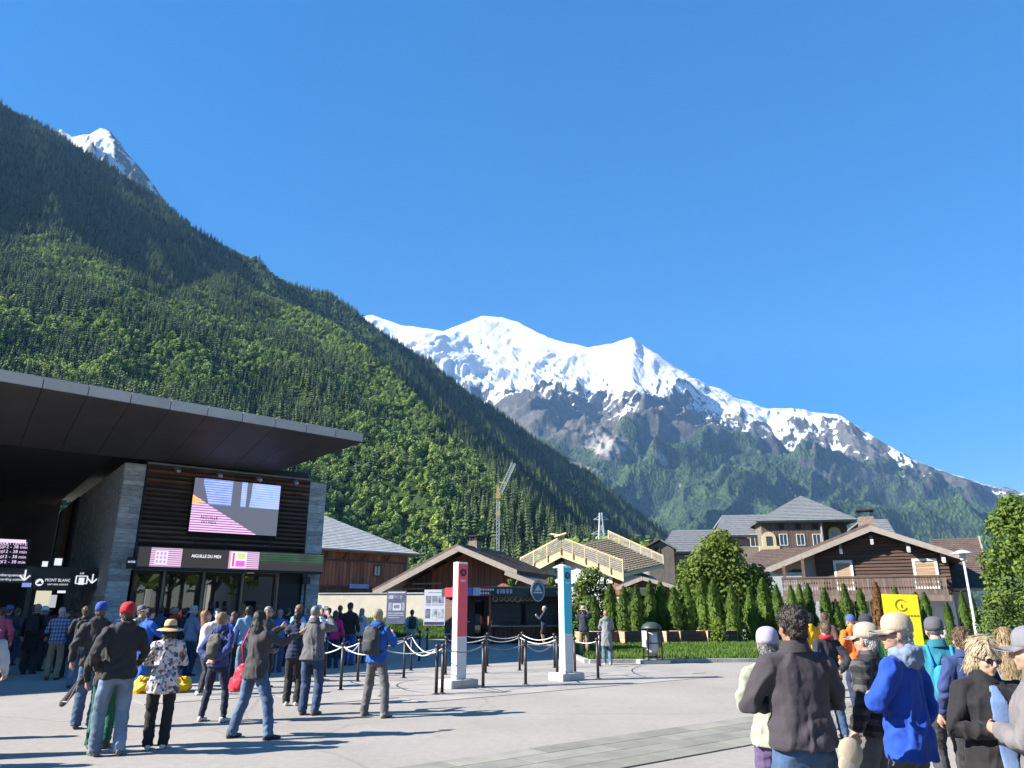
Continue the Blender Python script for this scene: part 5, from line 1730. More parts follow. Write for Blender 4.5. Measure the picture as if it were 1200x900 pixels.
for px, Y, L, lab in ((712, 35.6, 1.5, 'dark board planter box behind the grey vested woman'), (748, 35.7, 2.1, 'long dark board planter box behind the litter bin'), (783, 36.0, .9, 'short dark planter box just right of the litter bin'),
                      (805, 36.3, 1.5, 'dark planter box with sunlit pale end, second from the lawn end'), (838, 36.8, 1.7, 'dark planter box with sunlit pale end at the lawn end'), (690, 35.2, 1.0, 'dark planter box behind the man in khaki trousers')):
    planter(px, Y, L, lab)

# tower crane far behind
CRY = M('crane_yellow', (.50, .34, .13), .1, 2, .5); CRG = M('crane_grey', (.50, .52, .53), .1, 2, .5)
p0 = P(583, 712, 170); 
cr = empty('tower_crane', (p0.x, 170, 0), 0, 'slim tower crane with raised jib and yellow slewing head behind the chalets', 'crane')
zt = P(583, 586, 170).z
def lattice(mb, a, b, w, n, r):
    a, b = Vector(a), Vector(b)
    d = (b-a).normalized()
    u = d.cross(Vector((0, 1, 0)));  u = u.normalized() if u.length > .01 else Vector((1, 0, 0))
    v = d.cross(u)
    cs = [(u*s+v*t)*w/2 for s, t in ((-1,-1),(1,-1),(1,1),(-1,1))]
    for c in cs: mb.bar(a+c, b+c, r*2, r*2, up=tuple(u))
    for i in range(n):
        p, q = a.lerp(b, i/n), a.lerp(b, (i+1)/n)
        for k in range(4): mb.bar(p+cs[k], q+cs[(k+1) % 4], r*1.3, r*1.3, up=tuple(u+v*.3))
m_ = MB(); lattice(m_, (0, 0, 0), (0, 0, zt), .6, 30, .06); m_.build('mast', CRG, cr)
jt = P(602, 543, 170); jt = Vector((jt.x-p0.x, 0, jt.z))
m_ = MB(); lattice(m_, (.4, 0, zt+1.5), jt, .85, 14, .075); m_.build('jib', CRG, cr)
obox('slewing_head', (0, 0, zt+.9), (1.15, 1.15, 1.2), CRY, cr); obox('operator_cab', (.2, -.9, zt-3.2), (.7, .7, 1.1), CRY, cr)
h1 = P(586, 565, 170)
m_ = MB(); m_.bar((-.3, 0, zt+1), (-.1, 0, h1.z), .25, .25, up=(0,1,0)); m_.bar((.3, 0, zt+1), (-.1, 0, h1.z), .25, .25, up=(0,1,0)); m_.bar((-.1, 0, h1.z), (3.2, 0, h1.z-.3), .2, .2); m_.build('tie_frame', CRY, cr)
obox('ballast', (0, 0, .6), (4, 4, 1.2), CONC, cr)
# power pylon
p0 = P(708, 712, 320)
py = empty('power_pylon', (p0.x, 320, 0), 0, 'grey lattice power pylon before the foot of the wooded ridge', 'pylon')
zt = P(708, 601, 320).z
m_ = MB()
k = 9
for i in range(k):
    a, b = i/k, (i+1)/k
    wa, wb = 3.4*(1-a)**1.2+.5, 3.4*(1-b)**1.2+.5
    ca = [(s*wa, t*wa, zt*a) for s, t in ((-1,-1),(1,-1),(1,1),(-1,1))]; cb = [(s*wb, t*wb, zt*b) for s, t in ((-1,-1),(1,-1),(1,1),(-1,1))]
    for q in range(4):
        m_.bar(ca[q], cb[q], .42, .42, up=(1, .3, 0)); m_.bar(ca[q], cb[(q+1) % 4], .28, .28, up=(1, .3, 0)); m_.bar(cb[q], ca[(q+1) % 4], .28, .28, up=(1, .3, 0))
m_.build('tower', CRG, py)
for z, w in ((.62, 5.2), (.78, 4.4), (.93, 3.2)):
    m_ = MB(); m_.bar((-w, 0, zt*z), (w, 0, zt*z), .35, .35); m_.bar((-w, 0, zt*z), (0, 0, zt*z+2), .25, .25); m_.bar((w, 0, zt*z), (0, 0, zt*z+2), .25, .25)
    m_.build('cross_arm', CRG, py)

# white house, reflected in the station doors
d_ = Vector(ray(297, 690)); w_ = d_*(TO.dot(FN)/d_.dot(FN)); f_ = d_.normalized(); f_ = f_-FN*2*f_.dot(FN); q_ = w_+f_*52
wh = empty('white_house', (q_.x, q_.y, 0), R(-52), 'white house with dark windows and low brown roof across the square', 'house')
obox('wall', (0, 0, 3.2), (9, 7, 6.4), M('house_white', (.74, .73, .70), .05, 2, .9), wh)
MB().hexa([(-5.4, -4.4, 6.2), (5.4, -4.4, 6.2), (5.4, 0, 8.4), (-5.4, 0, 8.4), (-5.4, -4.4, 6.45), (5.4, -4.4, 6.45), (5.4, 0, 8.65), (-5.4, 0, 8.65)]).build('roof', ROOF_BR, wh)
MB().hexa([(-5.4, 0, 8.4), (5.4, 0, 8.4), (5.4, 4.4, 6.2), (-5.4, 4.4, 6.2), (-5.4, 0, 8.65), (5.4, 0, 8.65), (5.4, 4.4, 6.45), (-5.4, 4.4, 6.45)]).build('roof', ROOF_BR, wh)
for y in (-3.52, 3.52):
    for x in (-2.6, 0, 2.6):
        for z in (1.7, 4.6): obox('window', (x, y, z), (1.1, .08, 1.3), BLACK, wh)
for x in (-4.52, 4.52):
    for y in (-1.6, 1.6):
        for z in (1.7, 4.6): obox('window', (x, y, z), (.08, 1.1, 1.3), BLACK, wh)
# ---------------------------------------------------------------- hedge, trees and bushes
THUJA = leaf_mat('thuja_leaf', (0.06, 0.11, 0.02), (0.145, 0.22, 0.04), .22, scale=1.6, trans=.2)
DRY = leaf_mat('thuja_dry', (0.14, 0.075, 0.03), (0.26, 0.13, 0.05), .2, scale=2, trans=.15)
LIME = leaf_mat('leaf_lime', (0.12, 0.18, 0.03), (0.26, 0.34, 0.06), .2, scale=.9, trans=.45)
MIDG = leaf_mat('leaf_mid', (0.055, 0.105, 0.02), (0.12, 0.19, 0.04), .25, scale=.9, trans=.3)
PALE = leaf_mat('leaf_pale', (0.07, 0.12, 0.04), (0.13, 0.19, 0.07), .2, scale=.9, trans=.3)
def thuja_mesh(seed, h=1.0, r=.17, n=1500):
    "unit high column of small upright sprays"
    rd = random.Random(seed)
    b = MB()
    for i in range(n):
        t = rd.random()**.8
        z = h*(.02+.97*t)
        lump = 1+.16*math.sin(9*t+seed)+.1*math.sin(23*t)
        rr = r*min(1, .75+t*1.2)*(1-t**1.9)**.75*lump
        a = rd.random()*6.283
        q = rr*(.55+.5*rd.random())
        c = Vector((q*math.cos(a), q*math.sin(a), z))
        out = Vector((math.cos(a), math.sin(a), 0))
        side = Vector((-out.y, out.x, 0))*(.010+.014*rd.random())
        up = (Vector((0, 0, 1))+out*rd.uniform(-.1, .7)+side*rd.uniform(-8, 8)).normalized()*(.03+.03*rd.random())
        b.add([c-side, c+side, c+up+side*.3, c+up-side*.5], [(0, 1, 2, 3)])
    b.rings([[(rr*math.cos(k*PI/4)*.78, rr*math.sin(k*PI/4)*.78, z) for k in range(8)] for rr, z in ((r*.7, .02), (r*.85, .3), (r*.8, .6), (r*.45, .86), (r*.05, .98))])
    return b.mesh('foliage')
th_me = [thuja_mesh(i) for i in range(4)]
for m in th_me: m.materials.append(THUJA)
th_dry = thuja_mesh(9); th_dry.materials.append(DRY)
th_tr = MB().tube([(0, 0, -.12), (0, 0, .5)], [.025, .012], 6).mesh('trunk'); th_tr.materials.append(BARK)
ORD = ['first', 'second', 'third', 'fourth', 'fifth', 'sixth', 'seventh', 'eighth', 'ninth', 'tenth', 'eleventh', 'twelfth', 'thirteenth', 'fourteenth', 'fifteenth', 'sixteenth', 'seventeenth', 'eighteenth', 'nineteenth', 'twentieth', 'twenty first', 'twenty second', 'twenty third', 'twenty fourth', 'twenty fifth', 'twenty sixth', 'twenty seventh', 'twenty eighth']
TH = [(697,701),(716,687),(732,690),(747,688),(763,684),(775,685),(791,691),(806,684),(825,684),(838,681),(859,688),(880,691),(896,681),(912,688),(929,689),(939,687),(949,687),(968,692),(980,704),(992,687),(1010,692),(1030,685),(1052,690),(1075,696),(1085,696),(1110,707),(1129,696),(1140,701)]
for i, (px, py) in enumerate(TH):
    Y = 37.6+.9*math.sin(i*1.7)+(px-700)*.004
    x, y, z = ray(px, 712)
    zt = P(px, py, Y).z
    dry = px == 1030
    rd = random.Random(i)
    t = empty('columnar_thuja', (x/y*Y, Y, .1), rd.random()*6.28, None, 'hedge tree', 'row of slim thujas before the chalets')
    w = (zt-.1)*(.92+.25*rd.random())*(1.1 if px < 900 else .9)
    t.scale = (w, w, (zt-.1)/.98)
    t['label'] = 'slim thuja with rust brown dried foliage left of the yellow banner' if dry else 'slim green thuja, %s counting from the teal totem along the hedge row' % ORD[i]
    if dry: del t['group']
    link('foliage', th_dry if dry else th_me[i % 4], None, t); link('trunk', th_tr, None, t)

def leafy_tree(name, label, cat, px, Y, ztop, r, mats, n, size, seed, zlow=.3, trunk=True, sx=1.0, group=None, lumps=16):
    rd = random.Random(seed)
    x, y, _ = ray(px, 712)
    root = empty(name, (x/y*Y, Y, 0), 0, label, cat, group)
    h = ztop-zlow
    ls = []
    for i in range(lumps):
        t = (i+.5)/lumps
        a = i*2.4+rd.random()
        rr = r*(math.sin(PI*min(.95, t*.85+.12))**.7)
        k = .42+.25*rd.random()
        ls.append((Vector((math.cos(a)*rr*(1-k)*1.05*sx, math.sin(a)*rr*(1-k), zlow+h*t*.88)), r*k*(1.05-.45*t)))
    mb = [MB() for _ in mats]
    for i in range(n):
        c, q = rd.choice(ls)
        d = Vector((rd.gauss(0,1), rd.gauss(0,1), rd.gauss(.15,1))).normalized()
        p = c+d*q*(.35+.68*rd.random()**.5)
        if p.z < zlow*.6 or p.z > ztop: continue
        nrm = (d+Vector((rd.gauss(0,.6), rd.gauss(0,.6), rd.gauss(.35,.5)))).normalized()
        u = nrm.orthogonal().normalized(); u.rotate(Matrix.Rotation(rd.random()*6.28, 3, nrm)); v = nrm.cross(u)
        s1, s2 = size*(.5+.8*rd.random()), size*(.35+.4*rd.random())
        mb[rd.choices(range(len(mats)), [m[1] for m in mats])[0]].add([p-u*s1, p-v*s2-nrm*s1*.15, p+u*s1-nrm*s1*.2, p+v*s2-nrm*s1*.1], [(0, 1, 2, 3)])
    for b, (m, _) in zip(mb, mats): b.build('crown', m, root)
    if trunk:
        tb = MB().tube([(0, 0, -.2), (.06*r*rd.uniform(-1,1), 0, h*.35), (0, 0, zlow+h*.8)], [.05*r+.05, .035*r+.03, .02], 8)
        tb.build('trunk', BARK, root, smooth=True)
        lm = MB()
        for c, q in ls[:12]: lm.tube([(0, 0, max(.3, c.z*.55)), c*.6+Vector((0, 0, c.z*.25)), c], [.025*r, .014*r, .006*r], 5)
        lm.build('limbs', BARK, root)
    return root
leafy_tree('round_tree', 'rounded bright green broadleaf tree behind the hedge before the hotel', 'tree', 846, 41.5, P(846, 618, 41.5).z, 2.25, [(LIME, 5), (MIDG, 1)], 5200, .14, 3, 1.2, lumps=22)
leafy_tree('round_tree', 'lower green bush at the left foot of the rounded tree', 'bush', 815, 41, P(815, 650, 41).z, 1.6, [(LIME, 3), (MIDG, 1)], 3500, .12, 13, .6)
leafy_tree('round_tree', 'lower green bush at the right foot of the rounded tree', 'bush', 885, 42, P(885, 660, 42).z, 1.7, [(LIME, 2), (MIDG, 2)], 3500, .12, 14, .5)
leafy_tree('tall_tree', 'tall dense green tree filling the right edge behind the visitors', 'tree', 1214, 30, P(1195, 572, 30).z, 1.9, [(MIDG, 3), (LIME, 2)], 12000, .10, 5, .6, lumps=26)
leafy_tree('shrub', 'leafy light green shrub at the foot of the tall right edge tree', 'shrub', 1172, 28, P(1170, 690, 28).z, 1.0, [(PALE, 2), (LIME, 2)], 3000, .075, 6, .15, trunk=False)
leafy_tree('shrub', 'green leafy shrub right of the teal totem before the white panel', 'shrub', 693, 39.5, P(690, 662, 39.5).z, 1.5, [(LIME, 2), (PALE, 3)], 4200, .10, 7, .3)
leafy_tree('shrub', 'pale leafy young tree between thujas left of the small chalet', 'shrub', 737, 41, P(735, 686, 41).z, .8, [(PALE, 3)], 1300, .09, 8, .4)
leafy_tree('shrub', 'dark leafy bush behind the man in khaki trousers', 'shrub', 672, 39.0, P(670, 708, 39).z, .9, [(MIDG, 2), (THUJA, 2)], 2400, .09, 9, .1, trunk=False)
leafy_tree('shrub', 'small lime bush growing under the thujas beside the lawn end', 'shrub', 838, 36.2, P(838, 722, 36.2).z, .55, [(LIME, 2)], 900, .06, 10, .1, trunk=False)
leafy_tree('kiosk_shrub', 'small cypress peeping over the kiosk roof left of the oval badge', 'shrub', 600, 43.5, P(602, 670, 43.5).z, .55, [(THUJA, 3)], 1500, .08, 11, .3, trunk=False, lumps=10)
leafy_tree('kiosk_shrub', 'pair of cypress tips over the kiosk roof right of the oval badge', 'shrub', 648, 43.5, P(648, 670, 43.5).z, .7, [(THUJA, 3), (MIDG, 1)], 1800, .08, 12, .3, trunk=False, lumps=10)
# bushy trees at the end of the valley floor
for i, (px, Y, py, r) in enumerate(((640, 150, 636, 5), (676, 170, 630, 6), (700, 160, 634, 5), (722, 175, 628, 6), (745, 165, 631, 6), (768, 180, 628, 6), (800, 170, 636, 6), (500, 120, 668, 4), (478, 130, 655, 5), (1060, 160, 640, 6), (1090, 150, 650, 5))):
    zt = P(px, py, Y).z
    x, y, _ = ray(px, 712)
    t = empty('valley_tree', (x/y*Y, Y, 0), i*1.3, 'bushy green tree on the valley floor behind the chalet roofs', 'tree', 'bushy trees behind the chalet roofs')
    k = zt/14.5
    t.scale = (k*(r/5), k*(r/5), k)
    cm, tm = broad_near[i % 3]
    link('crown', cm, None, t); link('trunk', tm, None, t)
# trees across the square, seen in the station doors
for i, (px, dist, sc) in enumerate(((158, 40, .95), (172, 46, 1.0), (186, 40, .9), (200, 44, 1.0), (214, 39, .95), (232, 44, 1.05), (250, 40, .95))):
    d = Vector(ray(px, 690)); k = TO.dot(FN)/d.dot(FN)
    w = d*k
    rf = d.normalized(); rf = rf-FN*2*rf.dot(FN)
    q = w+rf*dist
    t = empty('square_tree', (q.x, q.y, 0), i, 'leafy tree across the square mirrored in the station doors', 'tree', 'trees across the square')
    t.scale = (sc, sc, sc)
    cm, tm = broad_near[i % 3]
    link('crown', cm, None, t); link('trunk', tm, None, t)
# ---------------------------------------------------------------- people
_dgs = [0]
WORK = bpy.data.scenes.new('workbench')
def remesh(mb, voxel, smooth=4, fac=.5):
    "union of the closed shapes in mb as one continuous skin"
    me = mb.mesh('skin_source')
    o = bpy.data.objects.new('skin_source', me)
    WORK.collection.objects.link(o)
    r = o.modifiers.new('r', 'REMESH'); r.mode = 'VOXEL'; r.voxel_size = voxel; r.use_smooth_shade = True
    if smooth:
        s = o.modifiers.new('s', 'SMOOTH'); s.factor = fac; s.iterations = smooth
    vl = WORK.view_layers[0]
    vl.update()
    out = bpy.data.meshes.new_from_object(o.evaluated_get(vl.depsgraph))
    bpy.data.objects.remove(o)
    bpy.data.meshes.remove(me)
    out.polygons.foreach_set('use_smooth', np.ones(len(out.polygons), bool))
    return out
def displace(me, fn):
    n = len(me.vertices)
    co = np.empty(n*3, np.float32); me.vertices.foreach_get('co', co); co = co.reshape(-1, 3)
    no = np.empty(n*3, np.float32); me.vertex_normals.foreach_get('vector', no); no = no.reshape(-1, 3)
    co = co + no*fn(co)[:, None]
    me.vertices.foreach_set('co', co.astype(np.float32).ravel())
    me.update()
def cut(me, fn):
    "drop vertices where fn(co) is true"
    bm = bmesh.new(); bm.from_mesh(me)
    bmesh.ops.delete(bm, geom=[v for v in bm.verts if fn(v.co)], context='VERTS')
    bm.to_mesh(me); bm.free()

# cloth
def cloth(col, kind='plain', rough=.8):
    k = 'cloth_%s_%.3f_%.3f_%.3f' % (kind, *col[:3])
    if k in _M: return _M[k]
    m, n, l, b = newmat(k)
    tc = n.new('ShaderNodeTexCoord'); ob = tc.outputs['Object']
    nz = noise(n, l, ob, 5, 4, .6)
    base = ramp(n, l, nz.outputs['Fac'], [(.3, tone(col, .82)), (.7, tone(col, 1.14))]).outputs[0]
    if kind == 'jeans':
        big = noise(n, l, mapping(n, l, ob, (1, 1, .45)), 4.5, 3)
        fade = ramp(n, l, big.outputs['Fac'], [(.4, tone(col, .75)), (.68, tuple(min(1, x*1.35+.015) for x in col))])
        base = fade.outputs[0]
    elif kind == 'plaid':
        sp = n.new('ShaderNodeSeparateXYZ'); l.new(ob, sp.inputs[0])
        a = mathn(n, l, 'GREATER_THAN', mathn(n, l, 'FRACT', mathn(n, l, 'MULTIPLY', sp.outputs[0], 14.0)), .5)
        c = mathn(n, l, 'GREATER_THAN', mathn(n, l, 'FRACT', mathn(n, l, 'MULTIPLY', sp.outputs[2], 11.0)), .5)
        v = mathn(n, l, 'MULTIPLY', mathn(n, l, 'ADD', a, c), .5)
        base = ramp(n, l, v, [(0, tone(col, .5)), (.5, col), (1, tuple(min(1, x*1.9+.02) for x in col))]).outputs[0]
    elif kind == 'stripes':
        sp = n.new('ShaderNodeSeparateXYZ'); l.new(ob, sp.inputs[0])
        a = mathn(n, l, 'GREATER_THAN', mathn(n, l, 'FRACT', mathn(n, l, 'MULTIPLY', sp.outputs[2], 15.0)), .5)
        base = mixc(n, l, a, col, (.70, .72, .78))
    elif kind == 'floral':
        v = n.new('ShaderNodeTexVoronoi'); v.inputs['Scale'].default_value = 30
        ds = noise(n, l, ob, 9, 3); mv = n.new('ShaderNodeMix'); mv.data_type = 'VECTOR'; mv.inputs['Factor'].default_value = .12
        l.new(ob, mv.inputs[4]); l.new(ds.outputs['Color'], mv.inputs[5]); l.new(mv.outputs[1], v.inputs['Vector'])
        sv = n.new('ShaderNodeSeparateColor'); l.new(v.outputs['Color'], sv.inputs[0])
        base = ramp(n, l, sv.outputs[0], [(0, (.55, .50, .47)), (.3, (.06, .06, .10)), (.45, (.50, .46, .44)), (.62, (.18, .22, .34)), (.78, (.62, .56, .52)), (.9, (.30, .10, .07))], 'CONSTANT').outputs[0]
    l.new(base, b.inputs['Base Color'])
    b.inputs['Roughness'].default_value = rough
    b.inputs['Specular IOR Level'].default_value = .25
    b.inputs['Sheen Weight'].default_value = .08
    w1 = noise(n, l, mapping(n, l, ob, (1, 1, .55)), 14, 5, .65, .6)
    bump(n, l, b, w1.outputs['Fac'], .4, .014)
    _M[k] = m
    return m
def skin_mat(t=0):
    k = 'skin_%d' % t
    if k in _M: return _M[k]
    col = [(.42, .235, .165), (.30, .16, .105), (.46, .275, .205)][t]
    m, n, l, b = newmat(k)
    tc = n.new('ShaderNodeTexCoord')
    nz = noise(n, l, tc.outputs['Object'], 18, 4)
    r = ramp(n, l, nz.outputs['Fac'], [(.3, tone(col, .86)), (.7, tone(col, 1.1))])
    l.new(r.outputs[0], b.inputs['Base Color'])
    b.inputs['Roughness'].default_value = .5
    b.inputs['Subsurface Weight'].default_value = .12
    b.inputs['Subsurface Radius'].default_value = (.012, .005, .003)
    bump(n, l, b, noise(n, l, tc.outputs['Object'], 160, 3).outputs['Fac'], .15, .003)
    _M[k] = m
    return m
def hair_mat(col):
    k = 'hair_%.2f_%.2f_%.2f' % col
    if k in _M: return _M[k]
    m, n, l, b = newmat(k)
    tc = n.new('ShaderNodeTexCoord')
    nz = noise(n, l, mapping(n, l, tc.outputs['Object'], (1, 1, .16)), 90, 5, .7)
    r = ramp(n, l, nz.outputs['Fac'], [(.3, tone(col, .45)), (.7, tone(col, 1.35))])
    l.new(r.outputs[0], b.inputs['Base Color'])
    b.inputs['Roughness'].default_value = .5
    bump(n, l, b, nz.outputs['Fac'], .8, .01)
    _M[k] = m
    return m
LENS = M('dark_lens', (.012, .012, .014), .1, 4, .12, bmp=0)
HAIRC = dict(dark=(.035, .025, .02), brown=(.12, .07, .04), grey=(.19, .185, .18), white=(.38, .37, .35), blonde=(.30, .21, .105), lightblonde=(.43, .34, .215), ginger=(.32, .15, .06), black=(.016, .014, .014))

ARMS = {  # right arm: elbow, wrist (x outwards, y forwards), for a 1.75 m person
 'down': ((.275, -.05, 1.15), (.285, .05, .90)), 'pocket': ((.31, -.10, 1.17), (.215, .10, .96)), 'back': ((.285, -.15, 1.15), (.05, -.20, .98)),
 'phone': ((.25, .13, 1.16), (.09, .36, 1.30)), 'photo': ((.25, .24, 1.36), (.10, .37, 1.57)), 'brow': ((.36, .18, 1.50), (.11, .17, 1.655)),
 'hip': ((.40, -.08, 1.18), (.225, .04, 1.05)), 'fold': ((.28, .07, 1.15), (.0, .235, 1.17)), 'carry': ((.27, .0, 1.15), (.25, .20, 1.0)), 'forward': ((.26, .16, 1.17), (.20, .42, 1.20)),
 'reach': ((.30, .22, 1.30), (.34, .47, 1.42))}
def hand(mb, w, d, side, pal, near):
    "palm with five bent fingers, from wrist w along d; pal is the direction the palm faces"
    w, d, pal = Vector(w), Vector(d).normalized(), Vector(pal)
    pal = (pal-d*pal.dot(d)).normalized()
    s = d.cross(pal)*side
    mb.tube([w-d*.02, w+d*.03, w+d*.085], [.026, .034, .034], 8)
    for i, (o, L) in enumerate(((-.028, .068), (-.009, .080), (.010, .076), (.027, .060))):
        k0 = w+d*.085+s*o
        k1 = k0+(d*.75+pal*.35).normalized()*L*.5
        k2 = k1+(d*.25+pal*.9).normalized()*L*.5
        mb.tube([k0-d*.02, k0, k1, k2], [.0100, .0098, .0088, .0078], 6)
    t0 = w+d*.025-s*.028
    mb.tube([t0, t0+(d*.5-s*.6+pal*.4).normalized()*.035, t0+(d*.9-s*.2+pal*.6).normalized()*.075], [.014, .0115, .009], 6)

def person(label, px, foot=None, Y=None, h=1.75, head=0, top=((.03,.03,.03), 'plain'), sleeve='long', hem=.86, bottom=((.10,.17,.30), 'jeans'), legs='trousers', shoe=(.05,.045,.04), hair=('dark', 'short'),
           hat=None, armR='down', armL='down', skin=0, girth=1.0, wide=.10, stride=0.0, lean=0.0, yaw=0.0, nod=0.0, hood=None, puffer=False, collar=None, glasses=False, open_front=None, female=False, pack=None, scarf=None, xy=None):
    s = h/1.75
    if xy: pos = Vector((*xy, 0))
    elif foot: pos = G(px, foot)
    else:
        x, y, z = ray(px, 712); pos = Vector((x/y*Y, Y, 0))
    near = pos.y < 8.5
    vx_ = .0085 if near else (.015 if pos.y < 15 else .022)
    r = empty('person', pos, R(head), label, 'person')
    r.scale = (s, s, s)
    seed = (abs(hash_(label)) % 1000)/37.0
    g = girth
    sw = (.178 if female else .198)*(.75+.25*g)
    L_ = lambda z: lean*(z-.92)                     # forward lean of the trunk
    def sp(p): return Vector((p[0], p[1]+L_(p[2]) if p[2] > .92 else p[1], p[2]))
    arms = {}
    for side, pose in ((1, armR), (-1, armL)):
        e, w = ARMS[pose] if isinstance(pose, str) else pose
        e = Vector((e[0]*side*(.9 if female else 1)+.02*side*(g-1)*4, e[1], e[2])); w = Vector((w[0]*side, w[1]-(.03 if pose == 'back' else 0)*(g-1)*4, w[2]))
        arms[side] = (sp((sw*.90*side, -.01, 1.385)), sp(e), sp(w))
    hips = {1: (.092*g, 0, .90), -1: (-.092*g, 0, .90)}
    feet = {1: Vector((wide+.0, -stride*.5, .085)), -1: Vector((-wide, stride*.5, .085))}
    knees = {}
    for k in (1, -1):
        hp, ft = Vector(hips[k]), feet[k]
        m = (hp+ft)/2
        ln = (hp-ft).length
        bend = math.sqrt(max(.0, .412**2-(min(ln, .823)/2)**2))
        knees[k] = m+Vector((.01*k, .03+bend, .0))
    # --- body: one skin
    b = MB()
    hz = 1.505
    HM = Matrix.Translation(sp((0, -.005, hz))) @ Matrix.Rotation(R(yaw), 4, 'Z') @ Matrix.Rotation(R(-nod), 4, 'X') @ Matrix.Diagonal((1, 1, 1.03, 1))
    def H(p): return HM @ Vector(p)
    H3 = HM.to_3x3()
    hb = MB()
    hb.ball((0, -.012, .142), (.0745, .094, .083), 14, 10)
    hb.ball((0, .026, .088), (.060, .064, .084), 14, 10)
    hb.ball((0, .032, .042), (.049, .053, .042), 12, 8)
    hb.ball((0, .070, .017), .019, 8, 6)
    hb.tube([(0, .086, .118), (0, .104, .092), (0, .113, .076)], [.008, .0105, .0125], 8)
    hb.ball((0, .100, .073), (.0175, .012, .010), 8, 6)
    hb.tube([(-.046, .066, .121), (-.02, .083, .124), (.02, .083, .124), (.046, .066, .121)], [.009, .0105, .0105, .009], 8)
    for k in (1, -1):
        hb.ball((.034*k, .062, .078), .022, 8, 6)
        hb.ball((.077*k, -.004, .098), (.011, .021, .033), 8, 8)
        hb.ball((.030*k, .076, .107), .0115, 8, 6)
    hb.ball((0, .084, .054), (.023, .011, .006), 8, 6)
    hb.ball((0, .082, .043), (.020, .011, .007), 8, 6)
    b.add([H(p) for p in hb.v], hb.f)
    b.tube([sp((0, -.02, 1.36)), sp((0, -.022, 1.45)), H((0, -.018, .06))], [.066*(.8+.2*g), .056*(.8+.2*g), .052*(.85+.15*g)], 12)
    b.rings([[sp((rx*g*math.cos(a), ry*g*math.sin(a)+oy, z)) for a in [2*PI*i/14 for i in range(14)]] for rx, ry, oy, z in ((.10, .08, 0, .86), (.115, .085, 0, .96), (.12, .085, .01, 1.1), (.145, .10, .01, 1.27), (.15, .085, 0, 1.39), (.07, .05, -.01, 1.46))])
    for k in (1, -1):
        S, E, W = arms[k]
        b.tube([S, S.lerp(E, .5), E, E.lerp(W, .35), W], [.046, .043, .037, .038, .026], 10)
        d = (W-E).normalized()
        pose = armR if k == 1 else armL
        pal = Vector((-k, .15, 0)) if pose in ('down', 'pocket', 'carry', 'hip') else (Vector((0, -1, .2)) if pose == 'photo' else (Vector((0, -.4, -1)) if pose == 'brow' else Vector((-k*.6, -.4, .3))))
        dd = d if pose not in ('photo', 'phone') else (d*.6+Vector((-k*.3, .1, .7))).normalized()
        hand(b, W, dd, k, pal, near)
        hp, kn, ft = Vector(hips[k]), knees[k], feet[k]
        b.tube([hp+Vector((-.02*k, 0, .03)), hp.lerp(kn, .5), kn, kn.lerp(ft, .35), ft], [.064*g, .060*g, .050, .052, .038], 10)
        b.tube([ft, ft+Vector((0, .03, -.045)), ft+Vector((.01*k, .13, -.06))], [.036, .034, .026], 8)
    sk = remesh(b, vx_ if near else min(vx_, .017), 2)
    sk.materials.append(skin_mat(skin))
    link('body', sk, None, r)
    # --- legs
    if legs:
        tb = MB()
        n = 14
        if legs in ('trousers', 'shorts', 'slim'):
            kz = .0 if legs == 'slim' else .016
            tb.rings([[(rx*g*math.cos(a), ry*g*math.sin(a)-.005, z) for a in [2*PI*i/n for i in range(n)]] for rx, ry, z in ((.10, .08, .80), (.160, .120, .88), (.152, .114, .94), (.135, .10, 1.02))])
            for k in (1, -1):
                hp, kn, ft = Vector(hips[k]), knees[k], feet[k]
                if legs == 'shorts': tb.tube([hp+Vector((0, 0, .04)), hp.lerp(kn, .5), kn+Vector((0, 0, .0))], [.098*g, .088*g, .085], 12)
                else: tb.tube([hp+Vector((-.012*k, 0, .0)), hp.lerp(kn, .5), kn, kn.lerp(ft, .5), ft+Vector((0, -.005, -.045))], [.090*g, .084*g, .064+kz, .060+kz, (.044 if legs == 'slim' else .058)+kz], 12)
        else:   # skirt
            tb.rings([[(rx*g*math.cos(a), ry*g*math.sin(a), z) for a in [2*PI*i/18 for i in range(18)]] for rx, ry, z in ((.27, .22, .32), (.24, .19, .55), (.19, .145, .85), (.15, .11, 1.04))])
        me = remesh(tb, vx_, 3)
        A = .010
        displace(me, lambda c: A*(fbm(c[:, 0]*8+seed, c[:, 1]*8, c[:, 2]*11, oct=3)+.5*np.sin(c[:, 2]*62+6*pnoise(c[:, 0]*7, c[:, 1]*7, c[:, 2]*4+seed))*np.exp(-((c[:, 2]-.14)/.11)**2)+.4*np.sin(c[:, 2]*55+c[:, 0]*20)*np.exp(-((c[:, 2]-.5)/.09)**2)))
        me.materials.append(cloth(*bottom))
        link({'trousers': 'trousers', 'slim': 'trousers', 'shorts': 'shorts'}.get(legs, 'skirt'), me, None, r)
    for k in (1, -1):
        ft = feet[k]
        sb = MB()
        n = 10
        rg = []
        for y, w, z0, z1 in ((-.075, .026, .0, .06), (-.06, .036, .0, .085), (.0, .040, .0, .095), (.07, .046, .0, .07), (.13, .047, .0, .055), (.175, .036, .0, .045), (.195, .015, .008, .03)):
            rg.append([(ft.x+.02*k*y/.15+w*math.cos(a), ft.y+y, z0+(z1-z0)*(.5+.5*math.sin(a))) for a in [2*PI*i/n for i in range(n)]])
        sb.rings([q[::-1] for q in rg])
        sh = sb.build('shoe', cloth(shoe, 'plain', .6), r, smooth=True)
    # --- top
    tp = MB()
    n = 18
    gg = g*(1.0 if not female else .95)
